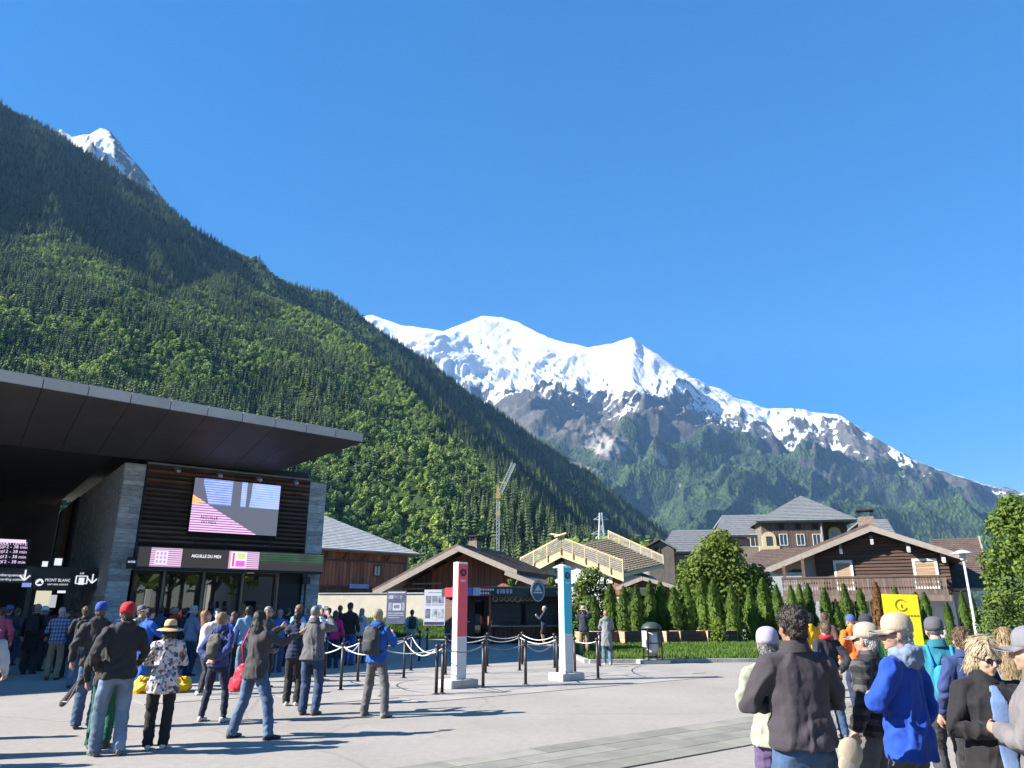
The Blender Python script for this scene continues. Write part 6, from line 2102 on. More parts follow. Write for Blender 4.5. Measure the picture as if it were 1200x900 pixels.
    prof = [(.193, .147, -.005, hem), (.192, .147, 0, hem+.05), (.180, .138, .0, 1.0), (.160*(.93 if female else 1), .124, .005, 1.10), (.166, .130, .012, 1.24), (.176, .122, .006, 1.32), (.165, .100, -.004, 1.385), (.115, .078, -.015, 1.44), (.068, .062, -.02, 1.495)]
    if hem < .8: prof = [(.212, .165, 0, hem), (.204, .158, 0, (hem+.9)/2)]+[(.192, .148, 0, .92)]+prof[2:]
    pr = []
    for rx, ry, oy, z in prof:
        gx = gg if z < 1.42 else 1+.3*(gg-1)
        pr.append([sp((rx*gx*abs(math.cos(a))**.85*(1 if math.cos(a) >= 0 else -1), ry*gx*math.sin(a)+oy, z)) for a in [2*PI*i/n for i in range(n)]])
    tp.rings(pr)
    for k in (1, -1):
        S, E, W = arms[k]
        th = .012+(.012 if puffer else 0)
        tp.ball(S, .064+th, 12, 8); tp.tube([sp((.03*k, -.015, 1.42)), S+Vector((0, 0, .006))], [.062, .058+th], 10)
        if sleeve == 'long': tp.tube([S, S.lerp(E, .1), S.lerp(E, .5), E, E.lerp(W, .5), W-(W-E).normalized()*.02], [.062+th, .062+th, .054+th, .050+th, .043+th, .033+th], 12)
        elif sleeve == 'short': tp.tube([S, S.lerp(E, .1), S.lerp(E, .72)], [.062+th, .062+th, .058+th], 12)
    if hood:
        tp.ball(sp((0, -.085, 1.475)), (.115, .062, .075), 12, 8); tp.ball(sp((.07, -.03, 1.48)), (.05, .06, .05), 8, 6); tp.ball(sp((-.07, -.03, 1.48)), (.05, .06, .05), 8, 6)
    else:
        tp.tube([sp((0, -.02, 1.46)), sp((0, -.022, 1.525 if collar != 'low' else 1.50))], [.074, .068], 14)
    me = remesh(tp, vx_, 4 if near else 3)
    ks = 1.0 if not puffer else .5
    def folds(c):
        f = .010*ks*fbm(c[:, 0]*6+seed, c[:, 1]*6+3, c[:, 2]*4.5, oct=4)
        f = f+.007*ks*np.sin(34*(c[:, 2]*.8+.55*c[:, 0]*np.sign(c[:, 0])+.4*c[:, 1])+5*pnoise(c[:, 0]*5+seed, c[:, 1]*5, c[:, 2]*5))*smooth01(np.abs(c[:, 0]), .1, .24)
        f = f+.006*ks*np.sin(50*c[:, 2]+7*pnoise(c[:, 0]*6, c[:, 1]*6+seed, c[:, 2]*3))*np.exp(-((c[:, 2]-1.02)/.12)**2)
        rn = pnoise(c[:, 0]*5+seed, c[:, 1]*5, c[:, 2]*3.2+.9*np.abs(c[:, 0])*6)
        f = f+.013*ks*(1-np.minimum(1, np.abs(rn)*4.5))-.003
        if puffer: f = f+.009*np.abs(np.sin(c[:, 2]*PI/.075))-.006
        return f
    displace(me, folds)
    me.materials.append(cloth(*top))
    if hood and hood is not True:
        me.materials.append(cloth(*hood))
    tn = 'coat' if hem < .8 else ('shirt' if sleeve == 'short' else 'jacket')
    to = link(tn, me, None, r)
    if open_front:
        ob_ = MB()
        ob_.rings([[sp((rx*gg*math.cos(a), ry*gg*math.sin(a)+oy, z)) for a in [R(90-an)+R(2*an)*i/8 for i in range(9)]]+[sp((rx*.5*gg*math.cos(a), ry*.6*gg*math.sin(a)+oy, z)) for a in [R(90-an)+R(2*an)*i/8 for i in range(8, -1, -1)]] for rx, ry, oy, z, an in ((.198, .160, .0, .90, 12), (.178, .142, .003, 1.04, 15), (.174, .140, .012, 1.22, 18), (.162, .128, .007, 1.34, 17), (.105, .089, -.008, 1.435, 12))])
        im = remesh(ob_, vx_, 2); im.materials.append(cloth(*open_front)); link('inner_shirt', im, None, r)
    if hood and hood is not True:
        hb2 = MB(); hb2.ball(sp((0, -.095, 1.47)), (.122, .062, .08), 12, 8); hb2.ball(sp((.075, -.03, 1.475)), (.05, .065, .05), 8, 6); hb2.ball(sp((-.075, -.03, 1.475)), (.05, .065, .05), 8, 6)
        hm = remesh(hb2, vx_, 3); displace(hm, lambda c: .02*fbm(c[:, 0]*12, c[:, 1]*12, c[:, 2]*12+seed, oct=3)+.006); hm.materials.append(cloth(*hood)); link('hood', hm, None, r)
    if pos.y < 14 and not hood and not scarf:
        cb = MB()
        cb.rings([[sp((rx*math.cos(a), ry*math.sin(a)-.018, z+.012*math.sin(a+2.6))) for a in [2*PI*i/20 for i in range(20)]] for rx, ry, z in ((.100, .092, 1.462), (.094, .086, 1.475), (.080, .074, 1.532), (.075, .069, 1.536), (.072, .066, 1.520))], caps=False)
        cb.build('collar', cloth(tuple(x*.8 for x in top[0]), top[1]), r, smooth=True)
    if pos.y < 14 and sleeve == 'long':
        for k in (1, -1):
            S, E, W = arms[k]; d_ = (W-E).normalized()
            MB().tube([W-d_*.075, W-d_*.07, W-d_*.022, W-d_*.016], [.040, .046+(.008 if puffer else 0), .042+(.006 if puffer else 0), .034], 12).build('cuff', cloth(tuple(x*.85 for x in top[0]), top[1]), r, smooth=True)
    if scarf:
        sb = MB(); sb.tube([sp((.08*math.cos(a), .07*math.sin(a)-.02, 1.495+.01*math.sin(3*a))) for a in [2*PI*i/16 for i in range(17)]], .035, 10)
        sb.build('scarf', cloth(*scarf), r, smooth=True)
    # --- hair
    hc, style = hair
    if style != 'none' and hat not in ('beanie',):
        hr = MB()
        tight = style in ('shaved', 'thin')
        e = .004 if tight else .013
        hr.ball((0, -.018, .146), (.0745+e, .093+e, .083+e), 16, 12)
        if style in ('long', 'bob', 'mid'):
            zl = {'long': -.20, 'mid': -.07, 'bob': .0}[style]
            nR = [((.082, .085), -.03, .14), ((.092, .085), -.045, .06), ((.10, .075), -.06, (zl+.06)/2), ((.085, .05), -.07, zl)]
            hr.rings([[(rx*math.cos(a), ry*math.sin(a)+oy, z) for a in [2*PI*i/14 for i in range(14)]] for (rx, ry), oy, z in nR[::-1]])
        elif style in ('short', 'curly'):
            hr.ball((0, -.055, .075), (.062, .05, .05), 12, 8)
        if style == 'bun': hr.ball((0, -.075, .215), .036, 10, 8); hr.ball((0, -.055, .075), (.062, .05, .05), 12, 8)
        if style == 'pony': hr.ball((0, -.055, .08), (.062, .05, .05), 12, 8); hr.tube([(0, -.10, .15), (0, -.14, .08), (0, -.13, -.06)], [.025, .03, .012], 8)
        if style == 'curly': hr.ball((0, -.02, .15), (.087, .104, .093), 14, 10)
        hm = remesh(hr, .009 if near else .013, 2)
        amp = {'curly': .014, 'shaved': .001, 'thin': .002}.get(style, .007)
        fq = 34 if style == 'curly' else 22
        displace(hm, lambda c: amp*fbm(c[:, 0]*fq+seed, c[:, 1]*fq, c[:, 2]*(fq if style in ('curly', 'short') else 6), oct=3))
        fl = .152 if style not in ('long', 'bob', 'mid') else .148
        def face(p): return (p.y > .040 and p.z < fl and abs(p.x) < (.2 if style in ('short', 'shaved', 'thin', 'curly', 'bun', 'pony') else .066)) or (p.z < .045 and p.y > -.05 and style in ('short', 'shaved', 'thin', 'curly', 'bun', 'pony')) or (style in ('short', 'shaved', 'thin', 'curly', 'bun', 'pony') and p.y > .0 and p.z < .12 and p.y > .02)
        cut(hm, face)
        if style not in ('shaved', 'thin') and pos.y < 19: strands(hm, 1500 if near else 350, style, seed, .105 if hat else 9)
        hm.transform(HM)
        hm.materials.append(hair_mat(HAIRC[hc]))
        link('hair', hm, None, r)
    # --- hats
    if hat:
        kind, hcol = hat
        hm_ = MB()
        if kind == 'cap':
            hm_.rings([[(.089*q*math.cos(a), .106*q*math.sin(a)-.016, .152+z) for a in [2*PI*i/18 for i in range(18)]] for q, z in ((1.0, -.03), (1.02, 0), (1.0, .03), (.9, .062), (.68, .085), (.35, .097), (.06, .1))])
        elif kind in ('straw', 'bucket', 'sunhat'):
            bw = {'straw': .185, 'bucket': .135, 'sunhat': .165}[kind]
            hm_.rings([[(.088*q*math.cos(a), .105*q*math.sin(a)-.014, .148+z) for a in [2*PI*i/20 for i in range(20)]] for q, z in ((1.0, -.02), (1.02, .01), (.97, .05), (.85, .085), (.6, .102), (.1, .105))])
        elif kind == 'beanie':
            hm_.ball((0, -.015, .15), (.088, .106, .095), 16, 10)
        hat_me = hm_.mesh('hat', True); hat_me.transform(HM)
        if kind == 'beanie': cut(hat_me, lambda p: (HM.inverted() @ p).z < .115)
        hat_me.materials.append(cloth(hcol, 'plain', .75))
        ho = link('cap' if kind == 'cap' else ('beanie' if kind == 'beanie' else 'hat'), hat_me, None, r)
        br = MB()
        if kind == 'cap':
            P_ = []
            for i in range(9):
                a = R(20)+R(140)*i/8
                P_.append((.086*math.cos(a), .103*math.sin(a)-.016, .130))
            Q_ = [(.082*math.cos(R(20)+R(140)*i/8)*.98, .10+.085*math.sin(PI*i/8)**.7-.02*(1-math.sin(PI*i/8)), .118-.014*abs(math.cos(R(20)+R(140)*i/8))) for i in range(9)]
            vs = P_+Q_
            up = [(x, y, z+.006) for x, y, z in vs]
            fs = [(i, i+1, 10+i, 9+i) for i in range(8)]
            br.add(vs+up, [f[::-1] for f in fs]+[tuple(v+18 for v in f) for f in fs]+[(9+i, 10+i, 28+i, 27+i) for i in range(8)])
        elif kind in ('straw', 'bucket', 'sunhat'):
            dr = {'straw': .035, 'bucket': .055, 'sunhat': .03}[kind]
            br.rings([[(q*math.cos(a), q*1.12*math.sin(a)-.014, z+.008*math.sin(2*a+seed)*(q > .1)) for a in [2*PI*i/24 for i in range(24)]] for q, z in ((.088, .125), (bw*.8, .130-dr*.6), (bw, .128-dr), (bw*.99, .134-dr), (bw*.8, .138-dr*.6), (.088, .134))], caps=False)
        if br.v:
            bme2 = br.mesh('brim', True); bme2.transform(HM); bme2.materials.append(cloth(hcol, 'plain', .75)); link('brim', bme2, None, ho)
        if kind == 'straw':
            rb_ = MB(); rb_.rings([[(.0915*math.cos(a), .109*math.sin(a)-.014, z) for a in [2*PI*i/20 for i in range(20)]] for z in (.135, .165)], caps=False)
            m_ = rb_.mesh('hat_band', True); m_.transform(HM); m_.materials.append(cloth((.05, .03, .02))); link('hat_band', m_, None, ho)
    if glasses:
        gb = MB()
        for k in (1, -1):
            gb.ball((.031*k, .092, .106), (.026, .009, .019), 12, 8)
            gb.tube([(.055*k, .086, .112), (.078*k, .04, .112), (.082*k, -.01, .106)], .003, 6)
        gb.tube([(-.01, .098, .112), (.01, .098, .112)], .004, 6)
        gm = gb.mesh('sunglasses', True); gm.transform(HM); gm.materials.append(LENS); link('sunglasses', gm, None, r)
    return r
def strands(me, N, style, seed, zmax):
    "loose locks standing a little off the hair mass"
    g = np.random.default_rng(int(seed*1000)+1)
    n = len(me.vertices)
    if not n: return
    co = np.empty(n*3, np.float32); me.vertices.foreach_get('co', co); co = co.reshape(-1, 3)
    no = np.empty(n*3, np.float32); me.vertex_normals.foreach_get('vector', no); no = no.reshape(-1, 3)
    k = g.integers(0, n, N)
    k = k[co[k, 2] < zmax]
    N = len(k)
    if N < 10: return
    longh = style in ('long', 'bob', 'mid')
    p, q = co[k]+g.normal(size=(N, 3))*.003, no[k]
    down = np.stack([.3*q[:, 0], -.25+0*q[:, 0], -1+0*q[:, 0]], 1)+g.normal(size=(N, 3))*(.9 if style == 'curly' else (.10 if longh else .28))
    t = down-q*(down*q).sum(1)[:, None]; t /= np.linalg.norm(t, axis=1)[:, None]+1e-6
    s = np.cross(t, q)
    L = (dict(curly=.015, short=.032, bun=.03, pony=.03).get(style, .055)*(.6+.8*g.random(N)))[:, None]
    w = (.0022+.0028*g.random(N))[:, None]
    lift = (.10+.35*g.random(N))[:, None]*(1.6 if style == 'curly' else (.25 if longh else 1))
    p0, p1, p2 = p-q*.002, p+t*L*.5+q*lift*L*.6, p+t*L+q*lift*L*.45
    vs = np.concatenate([p0-s*w, p0+s*w, p1-s*w, p1+s*w, p2-s*w*.3, p2+s*w*.3]).astype(float)
    i = np.arange(N)
    fs = np.concatenate([np.stack([i, i+N, i+3*N, i+2*N], 1), np.stack([i+2*N, i+3*N, i+5*N, i+4*N], 1)])
    m2 = bpy.data.meshes.new('locks'); m2.from_pydata(vs.tolist(), [], fs.tolist())
    bm = bmesh.new(); bm.from_mesh(me); bm.from_mesh(m2); bm.to_mesh(me); bm.free()
    bpy.data.meshes.remove(m2)
def hash_(s):
    v = 7
    for c in s: v = (v*31+ord(c)) % 1000003
    return v

def backpack(who, col, label, w=.30, hgt=.44, dep=.15, lean=0.0):
    b = empty('backpack', who.location, who.rotation_euler[2], label, 'backpack')
    b.scale = who.scale
    m = cloth(col, 'plain', .7)
    mb = MB()
    z0 = 1.0; y0 = -.125-dep/2
    mb.rings([[(w/2*q*abs(math.cos(a))**.6*(1 if math.cos(a) > 0 else -1), y0+dep/2*q2*abs(math.sin(a))**.6*(1 if math.sin(a) > 0 else -1)+lean*(z-1), z) for a in [2*PI*(i+.5)/16 for i in range(16)]] for q, q2, z in ((.75, .7, z0), (.98, 1, z0+.05), (1, 1.05, z0+hgt*.45), (.92, .9, z0+hgt*.8), (.62, .6, z0+hgt*.97), (.3, .3, z0+hgt))])
    me = remesh(mb, .014, 2); displace(me, lambda c: .012*fbm(c[:, 0]*11, c[:, 1]*11, c[:, 2]*11, oct=3)); me.materials.append(m)
    link('bag', me, None, b)
    pk = MB().rings([[(w*.36*abs(math.cos(a))**.6*(1 if math.cos(a) > 0 else -1), y0-dep/2+.0+.05*math.sin(a), z) for a in [2*PI*(i+.5)/12 for i in range(12)]] for z in (z0+.05, z0+.10, z0+.2, z0+.25)])
    pk.build('front_pocket', m, b, smooth=True)
    for k in (1, -1):
        MB().tube([(k*.10, -.15, z0+hgt*.95), (k*.115, -.06, 1.475), (k*.12, .06, 1.44), (k*.125, .125, 1.30), (k*.15, .07, 1.10), (k*.14, -.10, 1.03)], .018, 6).build('strap', m, b, smooth=True)
    return b
def phone(who, label, at=(0, .45, 1.62), tilt=-15):
    p = Matrix.Rotation(who.rotation_euler[2], 3, 'Z') @ (Vector(at)*who.scale[0])
    o = empty('phone', who.location+p, who.rotation_euler[2], label, 'phone')
    c = obox('phone_case', (0, 0, 0), (.075, .010, .15), M('phone_case', (.02, .02, .025), rough=.3, bmp=0), o, bevel=.003)
    obox('phone_screen', (0, -.006, 0), (.068, .003, .138), emit('phone_screen', (.12, .16, .22), .6), o)
    c.rotation_euler = (0, 0, 0)
    return o
BLK, JEAN, LJEAN, NAVY_, GRY = (.022, .022, .024), (.045, .075, .14), (.13, .185, .26), (.022, .032, .075), (.16, .155, .16)
# left foreground
p1 = person('man in bright red cap, black jacket and pale jeans standing with his back turned', 124, 886, h=1.78, head=38, top=(BLK, 'plain'), bottom=(LJEAN, 'jeans'), shoe=(.10, .10, .11), hair=('dark', 'short'), hat=('cap', (.50, .012, .022)), armR='carry', armL='pocket', wide=.12, girth=1.12, stride=.1, hood=True)
person('person in dark jacket and green trousers mostly hidden behind the red capped man', 113, 877, h=1.52, head=10, top=((.03, .035, .03), 'plain'), bottom=((.02, .11, .06), 'plain'), shoe=(.14, .10, .08), hair=('dark', 'short'))
p2 = person('man in royal blue cap and charcoal rain jacket beside the red capped man', 97, 854, h=1.80, head=20, top=((.035, .034, .036), 'plain'), bottom=((.06, .10, .18), 'jeans'), hat=('cap', (.03, .06, .33)), hair=('brown', 'short'), armL='down', armR='pocket', hood=True)
p3 = person('brown haired man in black jacket standing just left of the royal blue cap', 102, Y=17.5, h=1.76, head=25, top=((.03, .032, .036), 'plain'), bottom=(LJEAN, 'jeans'), hair=('brown', 'short'), armR='fold', armL='fold')
backpack(p3, (.025, .025, .028), 'black backpack worn by the brown haired man left of the blue cap')
p4 = person('lady in straw sun hat, flowered blouse and black trousers', 181, 878, h=1.56, head=22, top=((.5, .5, .5), 'floral'), hem=.74, bottom=((.018, .017, .018), 'plain'), shoe=(.62, .60, .56), hair=('dark', 'bob'), hat=('straw', (.56, .38, .19)), armR='fold', armL='fold', female=True, girth=1.1)
p5 = person('person dressed all in royal blue bending forward beside the yellow bags', 160, 811, h=1.72, head=-35, top=((.012, .085, .42), 'plain'), bottom=((.012, .085, .42), 'plain'), hair=('black', 'short'), armR='forward', armL='carry', lean=.12, stride=.2)
person('person in white and navy striped shirt behind the red capped man', 147, Y=18.5, h=1.74, head=5, top=((.05, .075, .30), 'stripes'), sleeve='short', hair=('dark', 'short'), hat=('cap', (.08, .12, .30)))
person('man in grey cap and sunglasses facing right between striped shirt and blue suit', 168, Y=17.6, h=1.77, head=-115, top=((.30, .20, .16), 'plaid'), hair=('grey', 'short'), hat=('cap', (.10, .10, .12)), glasses=True, armR='forward', armL='forward', nod=-8)
person('grey haired person in black jacket with red hood among the queue at the doors', 206, Y=21, h=1.74, head=8, top=(BLK, 'plain'), hood=((.45, .03, .03), 'plain'), hair=('grey', 'short'), bottom=(BLK, 'plain'))
person('man in grey bucket hat and light blue shirt before the glass doors', 228, Y=20.5, h=1.76, head=-40, top=((.13, .2, .31), 'plain'), hat=('bucket', (.28, .29, .28)), hair=('grey', 'short'), bottom=(NAVY_, 'plain'), armR='fold')
person('long haired woman in white top shading her eyes with one arm', 233, 815, h=1.68, head=-62, top=((.45, .45, .47), 'plain'), sleeve='long', bottom=((.03, .03, .035), 'plain'), legs='slim', shoe=(.5, .46, .42), hair=('ginger', 'long'), armR='brow', armL='fold', female=True, nod=-15)
p11 = person('blonde woman in navy hooded jacket with hands clasped behind her back', 248, 846, h=1.65, head=-12, top=((.045, .06, .19), 'plain'), bottom=((.022, .026, .045), 'plain'), legs='slim', shoe=(.56, .52, .45), hair=('blonde', 'short'), armR='back', armL='back', wide=.21, hood=True, female=True, yaw=-20)
backpack(p11, (.10, .095, .075), 'small olive grey backpack on the blonde woman in navy', w=.25, hgt=.40, dep=.12)
p12 = person('dark haired woman in charcoal jacket and jeans striding with raised phone', 292, 866, h=1.68, head=-35, top=((.050, .046, .047), 'plain'), hem=.80, bottom=((.075, .125, .21), 'jeans'), shoe=(.05, .05, .055), hair=('black', 'bob'), armR='reach', armL='fold', wide=.29, stride=-.2, female=True, girth=1.12, hood=True)
phone(p12, 'black phone held up by the striding woman in charcoal jacket', at=(.27, .58, 1.50))
p13 = person('person in quilted navy jacket and black trousers left of the grey sweater', 341, 827, h=1.66, head=5, top=((.020, .026, .055), 'plain'), puffer=True, bottom=((.02, .02, .022), 'plain'), shoe=(.58, .56, .54), hair=('black', 'short'), armR='phone', armL='photo', female=True)
p14 = person('shaven headed man in grey sweater and blue jeans taking a picture', 361, 838, h=1.76, head=-8, top=((.115, .11, .115), 'plain'), bottom=((.03, .055, .115), 'jeans'), shoe=(.10, .055, .04), hair=('grey', 'shaved'), armR='photo', armL='photo', girth=1.08, wide=.11)
phone(p14, 'phone held up by the shaven headed man in grey sweater', at=(.0, .46, 1.66))
person('man in pale blue shirt standing behind the striding dark haired woman', 292, Y=18.6, h=1.76, head=25, top=((.17, .28, .42), 'plain'), hair=('black', 'short'), bottom=(LJEAN, 'jeans'), armR='forward')
person('bald man in sunglasses and dark jacket facing right near the glass doors', 316, Y=17.5, h=1.76, head=-95, top=((.06, .058, .062), 'plain'), hair=('grey', 'shaved'), glasses=True, armR='phone', armL='phone', bottom=(BLK, 'plain'))
person('brown haired person in sky blue shirt looking left behind the raised phone', 350, Y=20.0, h=1.80, head=70, top=((.16, .34, .66), 'plain'), hair=('brown', 'curly'), bottom=(NAVY_, 'plain'), sleeve='short')
person('dark haired woman in pale striped sweater facing the camera by the ropes', 378, Y=20.8, h=1.70, head=170, top=((.30, .40, .58), 'stripes'), hair=('black', 'mid'), armR='photo', armL='photo', female=True, bottom=(BLK, 'plain'))
person('dark haired woman in magenta jacket standing at the ropes', 394, Y=23, h=1.64, head=5, top=((.42, .02, .15), 'plain'), hair=('dark', 'mid'), bottom=(NAVY_, 'plain'), female=True)
person('tall dark haired man in black jacket and blue jeans before the cream wall', 411, Y=24, h=1.88, head=-15, top=(BLK, 'plain'), hair=('black', 'short'), bottom=((.03, .085, .30), 'jeans'))
person('long haired woman in light grey hooded top before the cream wall', 425, Y=25, h=1.70, head=-15, top=((.50, .49, .49), 'plain'), hair=('grey', 'long'), bottom=((.03, .028, .028), 'plain'), legs='slim', female=True, hood=True)
person('brown haired person in dark red top left of the tall man in black', 399, Y=27, h=1.80, head=0, top=((.09, .02, .02), 'plain'), hair=('brown', 'short'), bottom=(BLK, 'plain'))
p23 = person('fair haired hiker in bright blue jacket and grey trousers standing with legs apart', 438, 840, h=1.70, head=-22, top=((.018, .085, .34), 'plain'), bottom=((.115, .11, .11), 'plain'), shoe=(.20, .18, .16), hair=('lightblonde', 'short'), armR='phone', armL='phone', wide=.24, stride=.12, hood=True, nod=-5)
backpack(p23, (.045, .045, .05), 'dark hiking backpack on the fair haired hiker in blue', w=.30, hgt=.46, dep=.17)
p24 = person('woman with hair bun in pale green top looking at the notice boards', 481, 767, h=1.64, head=18, top=((.26, .33, .33), 'plain'), bottom=((.13,.19,.26), 'jeans'), hair=('black', 'bun'), hem=.80, female=True)
backpack(p24, (.02, .05, .04), 'dark green backpack worn by the woman near the notice boards', w=.30, hgt=.46)
person('grey haired man in navy jacket and shorts using his phone at the kiosk', 638, 756, h=1.80, head=72, top=((.022, .026, .05), 'plain'), legs='shorts', bottom=((.025, .025, .04), 'plain'), hair=('white', 'short'), armR='phone', armL='phone', shoe=(.06, .05, .05))
p26 = person('man in sun hat, navy jacket and khaki trousers behind the teal totem', 685, 770, h=1.78, head=-12, top=((.028, .034, .055), 'plain'), bottom=((.28, .195, .11), 'plain'), hat=('sunhat', (.42, .32, .2)), hair=('brown', 'short'), armR='photo', armL='photo', shoe=(.07, .05, .04))
person('ginger haired woman in long grey vest and jeans by the lawn kerb', 712, 779, h=1.64, head=-8, top=((.19, .195, .205), 'plain'), hem=.58, bottom=((.09, .14, .22), 'jeans'), hair=('ginger', 'short'), shoe=(.6, .58, .56), armR='phone', armL='phone', female=True, hood=True)
# shaded crowd under the canopy
person('man in blue checked shirt and khaki trousers under the canopy', 59, 797, h=1.74, head=18, top=((.10, .13, .22), 'plaid'), bottom=((.22, .175, .105), 'plain'), hair=('white', 'thin'), armR='fold', armL='fold')
q2 = person('tall grey haired man in long black coat at the entrance portal', 31, 790, h=1.82, head=8, top=((.012, .012, .013), 'plain'), hem=.62, bottom=(BLK, 'plain'), hair=('grey', 'short'))
backpack(q2, (.014, .014, .015), 'black backpack on the tall man in black coat at the portal')
DK = [('person in pink shirt at the left edge under the canopy', 4, 19.0, 1.74, 20, (.42, .07, .12), ('dark', 'short'), None), ('person in blue cap and dark jacket at the left under the canopy', 12, 20.5, 1.78, 10, (.03, .03, .05), ('dark', 'short'), ('cap', (.05, .09, .25))),
      ('person in white cap and maroon top behind the checked shirt man', 54, 22.0, 1.76, -20, (.12, .015, .04), ('grey', 'short'), ('cap', (.55, .55, .58))), ('person in navy cap and purple jacket beside the tall black coat', 42, 22.5, 1.80, 0, (.05, .03, .10), ('dark', 'short'), ('cap', (.03, .04, .10))),
      ('dark haired woman in black at the portal right of the checked shirt', 81, 21.5, 1.66, 160, BLK, ('black', 'mid'), None), ('small dark haired person in navy behind the black jacket backpacker', 90, 20.0, 1.60, 40, NAVY_, ('black', 'short'), None),
      ('person in dark grey at the entrance left of the stone pier', 22, 24.0, 1.72, 0, (.05, .05, .05), ('brown', 'short'), None),
      ('grey capped person in grey fleece near the doors left bay', 158, 23.5, 1.70, 10, (.14, .14, .15), ('grey', 'short'), ('cap', (.2, .2, .21))), ('dark haired person in steel blue jacket at the left door', 190, 24.3, 1.72, 0, (.06, .10, .20), ('dark', 'short'), None),
      ('person in black anorak just right of the red hood', 217, 22.8, 1.70, 20, BLK, ('black', 'short'), None), ('white haired woman in navy fleece near the second door post', 255, 23.5, 1.70, 5, (.03, .05, .16), ('white', 'bob'), None),
      ('dark haired man in white shirt at the middle door', 264, 24.8, 1.76, -10, (.55, .55, .57), ('black', 'short'), None), ('person in cobalt blue jacket right of the blonde woman', 276, 20.0, 1.62, 0, (.02, .06, .32), ('brown', 'mid'), None),
      ('curly brown haired person in dark top before the mirrored house', 303, 24.5, 1.82, 0, (.05, .045, .05), ('brown', 'curly'), None), ('person in orange brown top left of the pale blue shirt', 284, 21.5, 1.64, -60, (.38, .15, .05), ('brown', 'short'), None),
      ('person in dark cap and green jacket at the right door', 318, 24.9, 1.74, 30, (.03, .08, .05), ('dark', 'short'), ('cap', (.04, .04, .05))), ('person in blue jacket with grey beard right of the bald man', 329, 21.5, 1.68, 10, (.03, .11, .38), ('grey', 'short'), None),
      ('dark haired person in black fleece before the brown panel', 338, 23.6, 1.72, -30, BLK, ('black', 'short'), None), ('blonde person in denim jacket before the right stone pier', 363, 24.6, 1.74, 0, (.12, .20, .33), ('blonde', 'short'), None),
      ('white capped person in white top by the right stone pier', 374, 26.0, 1.80, 10, (.62, .62, .62), ('dark', 'short'), ('cap', (.7, .7, .68))), ('person in dark green jacket right of the striped sweater', 386, 25.5, 1.72, 0, (.03, .05, .04), ('dark', 'short'), None)]
for lab, px, Y, h, hd, c, hr, ht in DK:
    person(lab, px, Y=Y, h=h, head=hd, top=(c, 'plain'), hair=hr, hat=ht, bottom=([BLK, NAVY_, JEAN][px % 3], 'plain'), armR=('phone', 'down', 'fold')[px % 3], armL=('down', 'pocket')[px % 2])
q9 = person('lady in white hat and flowered skirt cut by the left edge', -6, Y=9.6, h=1.60, head=30, top=((.42, .43, .46), 'plain'), bottom=((.5, .5, .5), 'floral'), legs='skirt', hat=('bucket', (.5, .5, .52)), hair=('dark', 'short'), armR='carry', armL='fold', female=True)
# right foreground
r1 = person('broad man in dark plum pullover and jeans with curly dark hair seen from behind', 925, Y=4.85, h=1.735, head=4, top=((.043, .036, .043), 'plain'), hem=.92, bottom=((.03, .065, .135), 'jeans'), hair=('dark', 'curly'), armR='fold', armL='fold', skin=1, girth=1.13, yaw=10, wide=.15)
r2 = person('woman in lavender cap and pale green vest half hidden behind the broad man', 896, Y=5.7, h=1.575, head=-25, top=((.28, .30, .23), 'plain'), bottom=((.10, .07, .15), 'plain'), hat=('cap', (.36, .32, .43)), hair=('grey', 'short'), armL='fold', armR='fold', female=True, girth=1.1)
r3 = person('woman in black jacket with red scarf and jeans, hands behind her back', 982, 866, h=1.54, head=6, top=((.02, .022, .03), 'plain'), hem=.84, bottom=((.03, .06, .125), 'jeans'), hair=('brown', 'short'), armR='back', armL='back', shoe=(.12, .12, .13), scarf=((.35, .015, .03), 'plain'), female=True, wide=.12)
person('person in golden yellow jacket behind the woman with red scarf', 946, Y=15.5, h=1.62, head=20, top=((.72, .40, .01), 'plain'), hair=('black', 'short'), bottom=(BLK, 'plain'))
person('brown haired person in dark top between yellow and orange jackets', 966, Y=17.0, h=1.62, head=-60, top=((.08, .04, .04), 'plain'), hair=('brown', 'short'), bottom=(BLK, 'plain'))
person('person in bright orange jacket and blue beanie', 994, Y=14.0, h=1.60, head=12, top=((.72, .13, .02), 'plain'), hood=True, hat=('beanie', (.05, .09, .26)), hair=('dark', 'none'), bottom=(NAVY_, 'plain'))
person('person in emerald green jacket and dark cap behind the blue raincoat', 1011, Y=11.5, h=1.62, head=40, top=((.02, .26, .12), 'plain'), hat=('cap', (.03, .03, .05)), hair=('dark', 'short'), bottom=(BLK, 'plain'))
r8 = person('man in cream cap and bright blue raincoat with grey hood in profile', 1044, Y=5.3, h=1.675, head=40, top=((.012, .055, .33), 'plain'), hem=.80, bottom=((.085, .08, .08), 'plain'), hat=('cap', (.34, .29, .22)), hair=('white', 'short'), hood=((.16, .21, .30), 'plain'), glasses=True, armR='down', armL='fold', girth=1.03, yaw=40)
r9 = person('person in black checked quilted jacket and grey trousers behind the raincoat', 1008, Y=6.1, h=1.60, head=42, top=((.026, .026, .028), 'plaid'), puffer=True, bottom=((.10, .10, .10), 'plain'), hat=('cap', (.32, .28, .22)), hair=('white', 'short'), glasses=True, armR='down', armL='down')
r10 = person('man in teal shirt and dark grey cap beyond the raincoat', 1090, Y=7.4, h=1.625, head=-12, top=((.018, .16, .22), 'plain'), bottom=((.05, .05, .055), 'plain'), hat=('cap', (.09, .09, .10)), hair=('grey', 'shaved'), armR='carry', armL='down', girth=1.15, skin=2)
backpack(r10, (.02, .22, .48), 'bright blue daypack on the man in teal shirt', w=.24, hgt=.30, dep=.1)
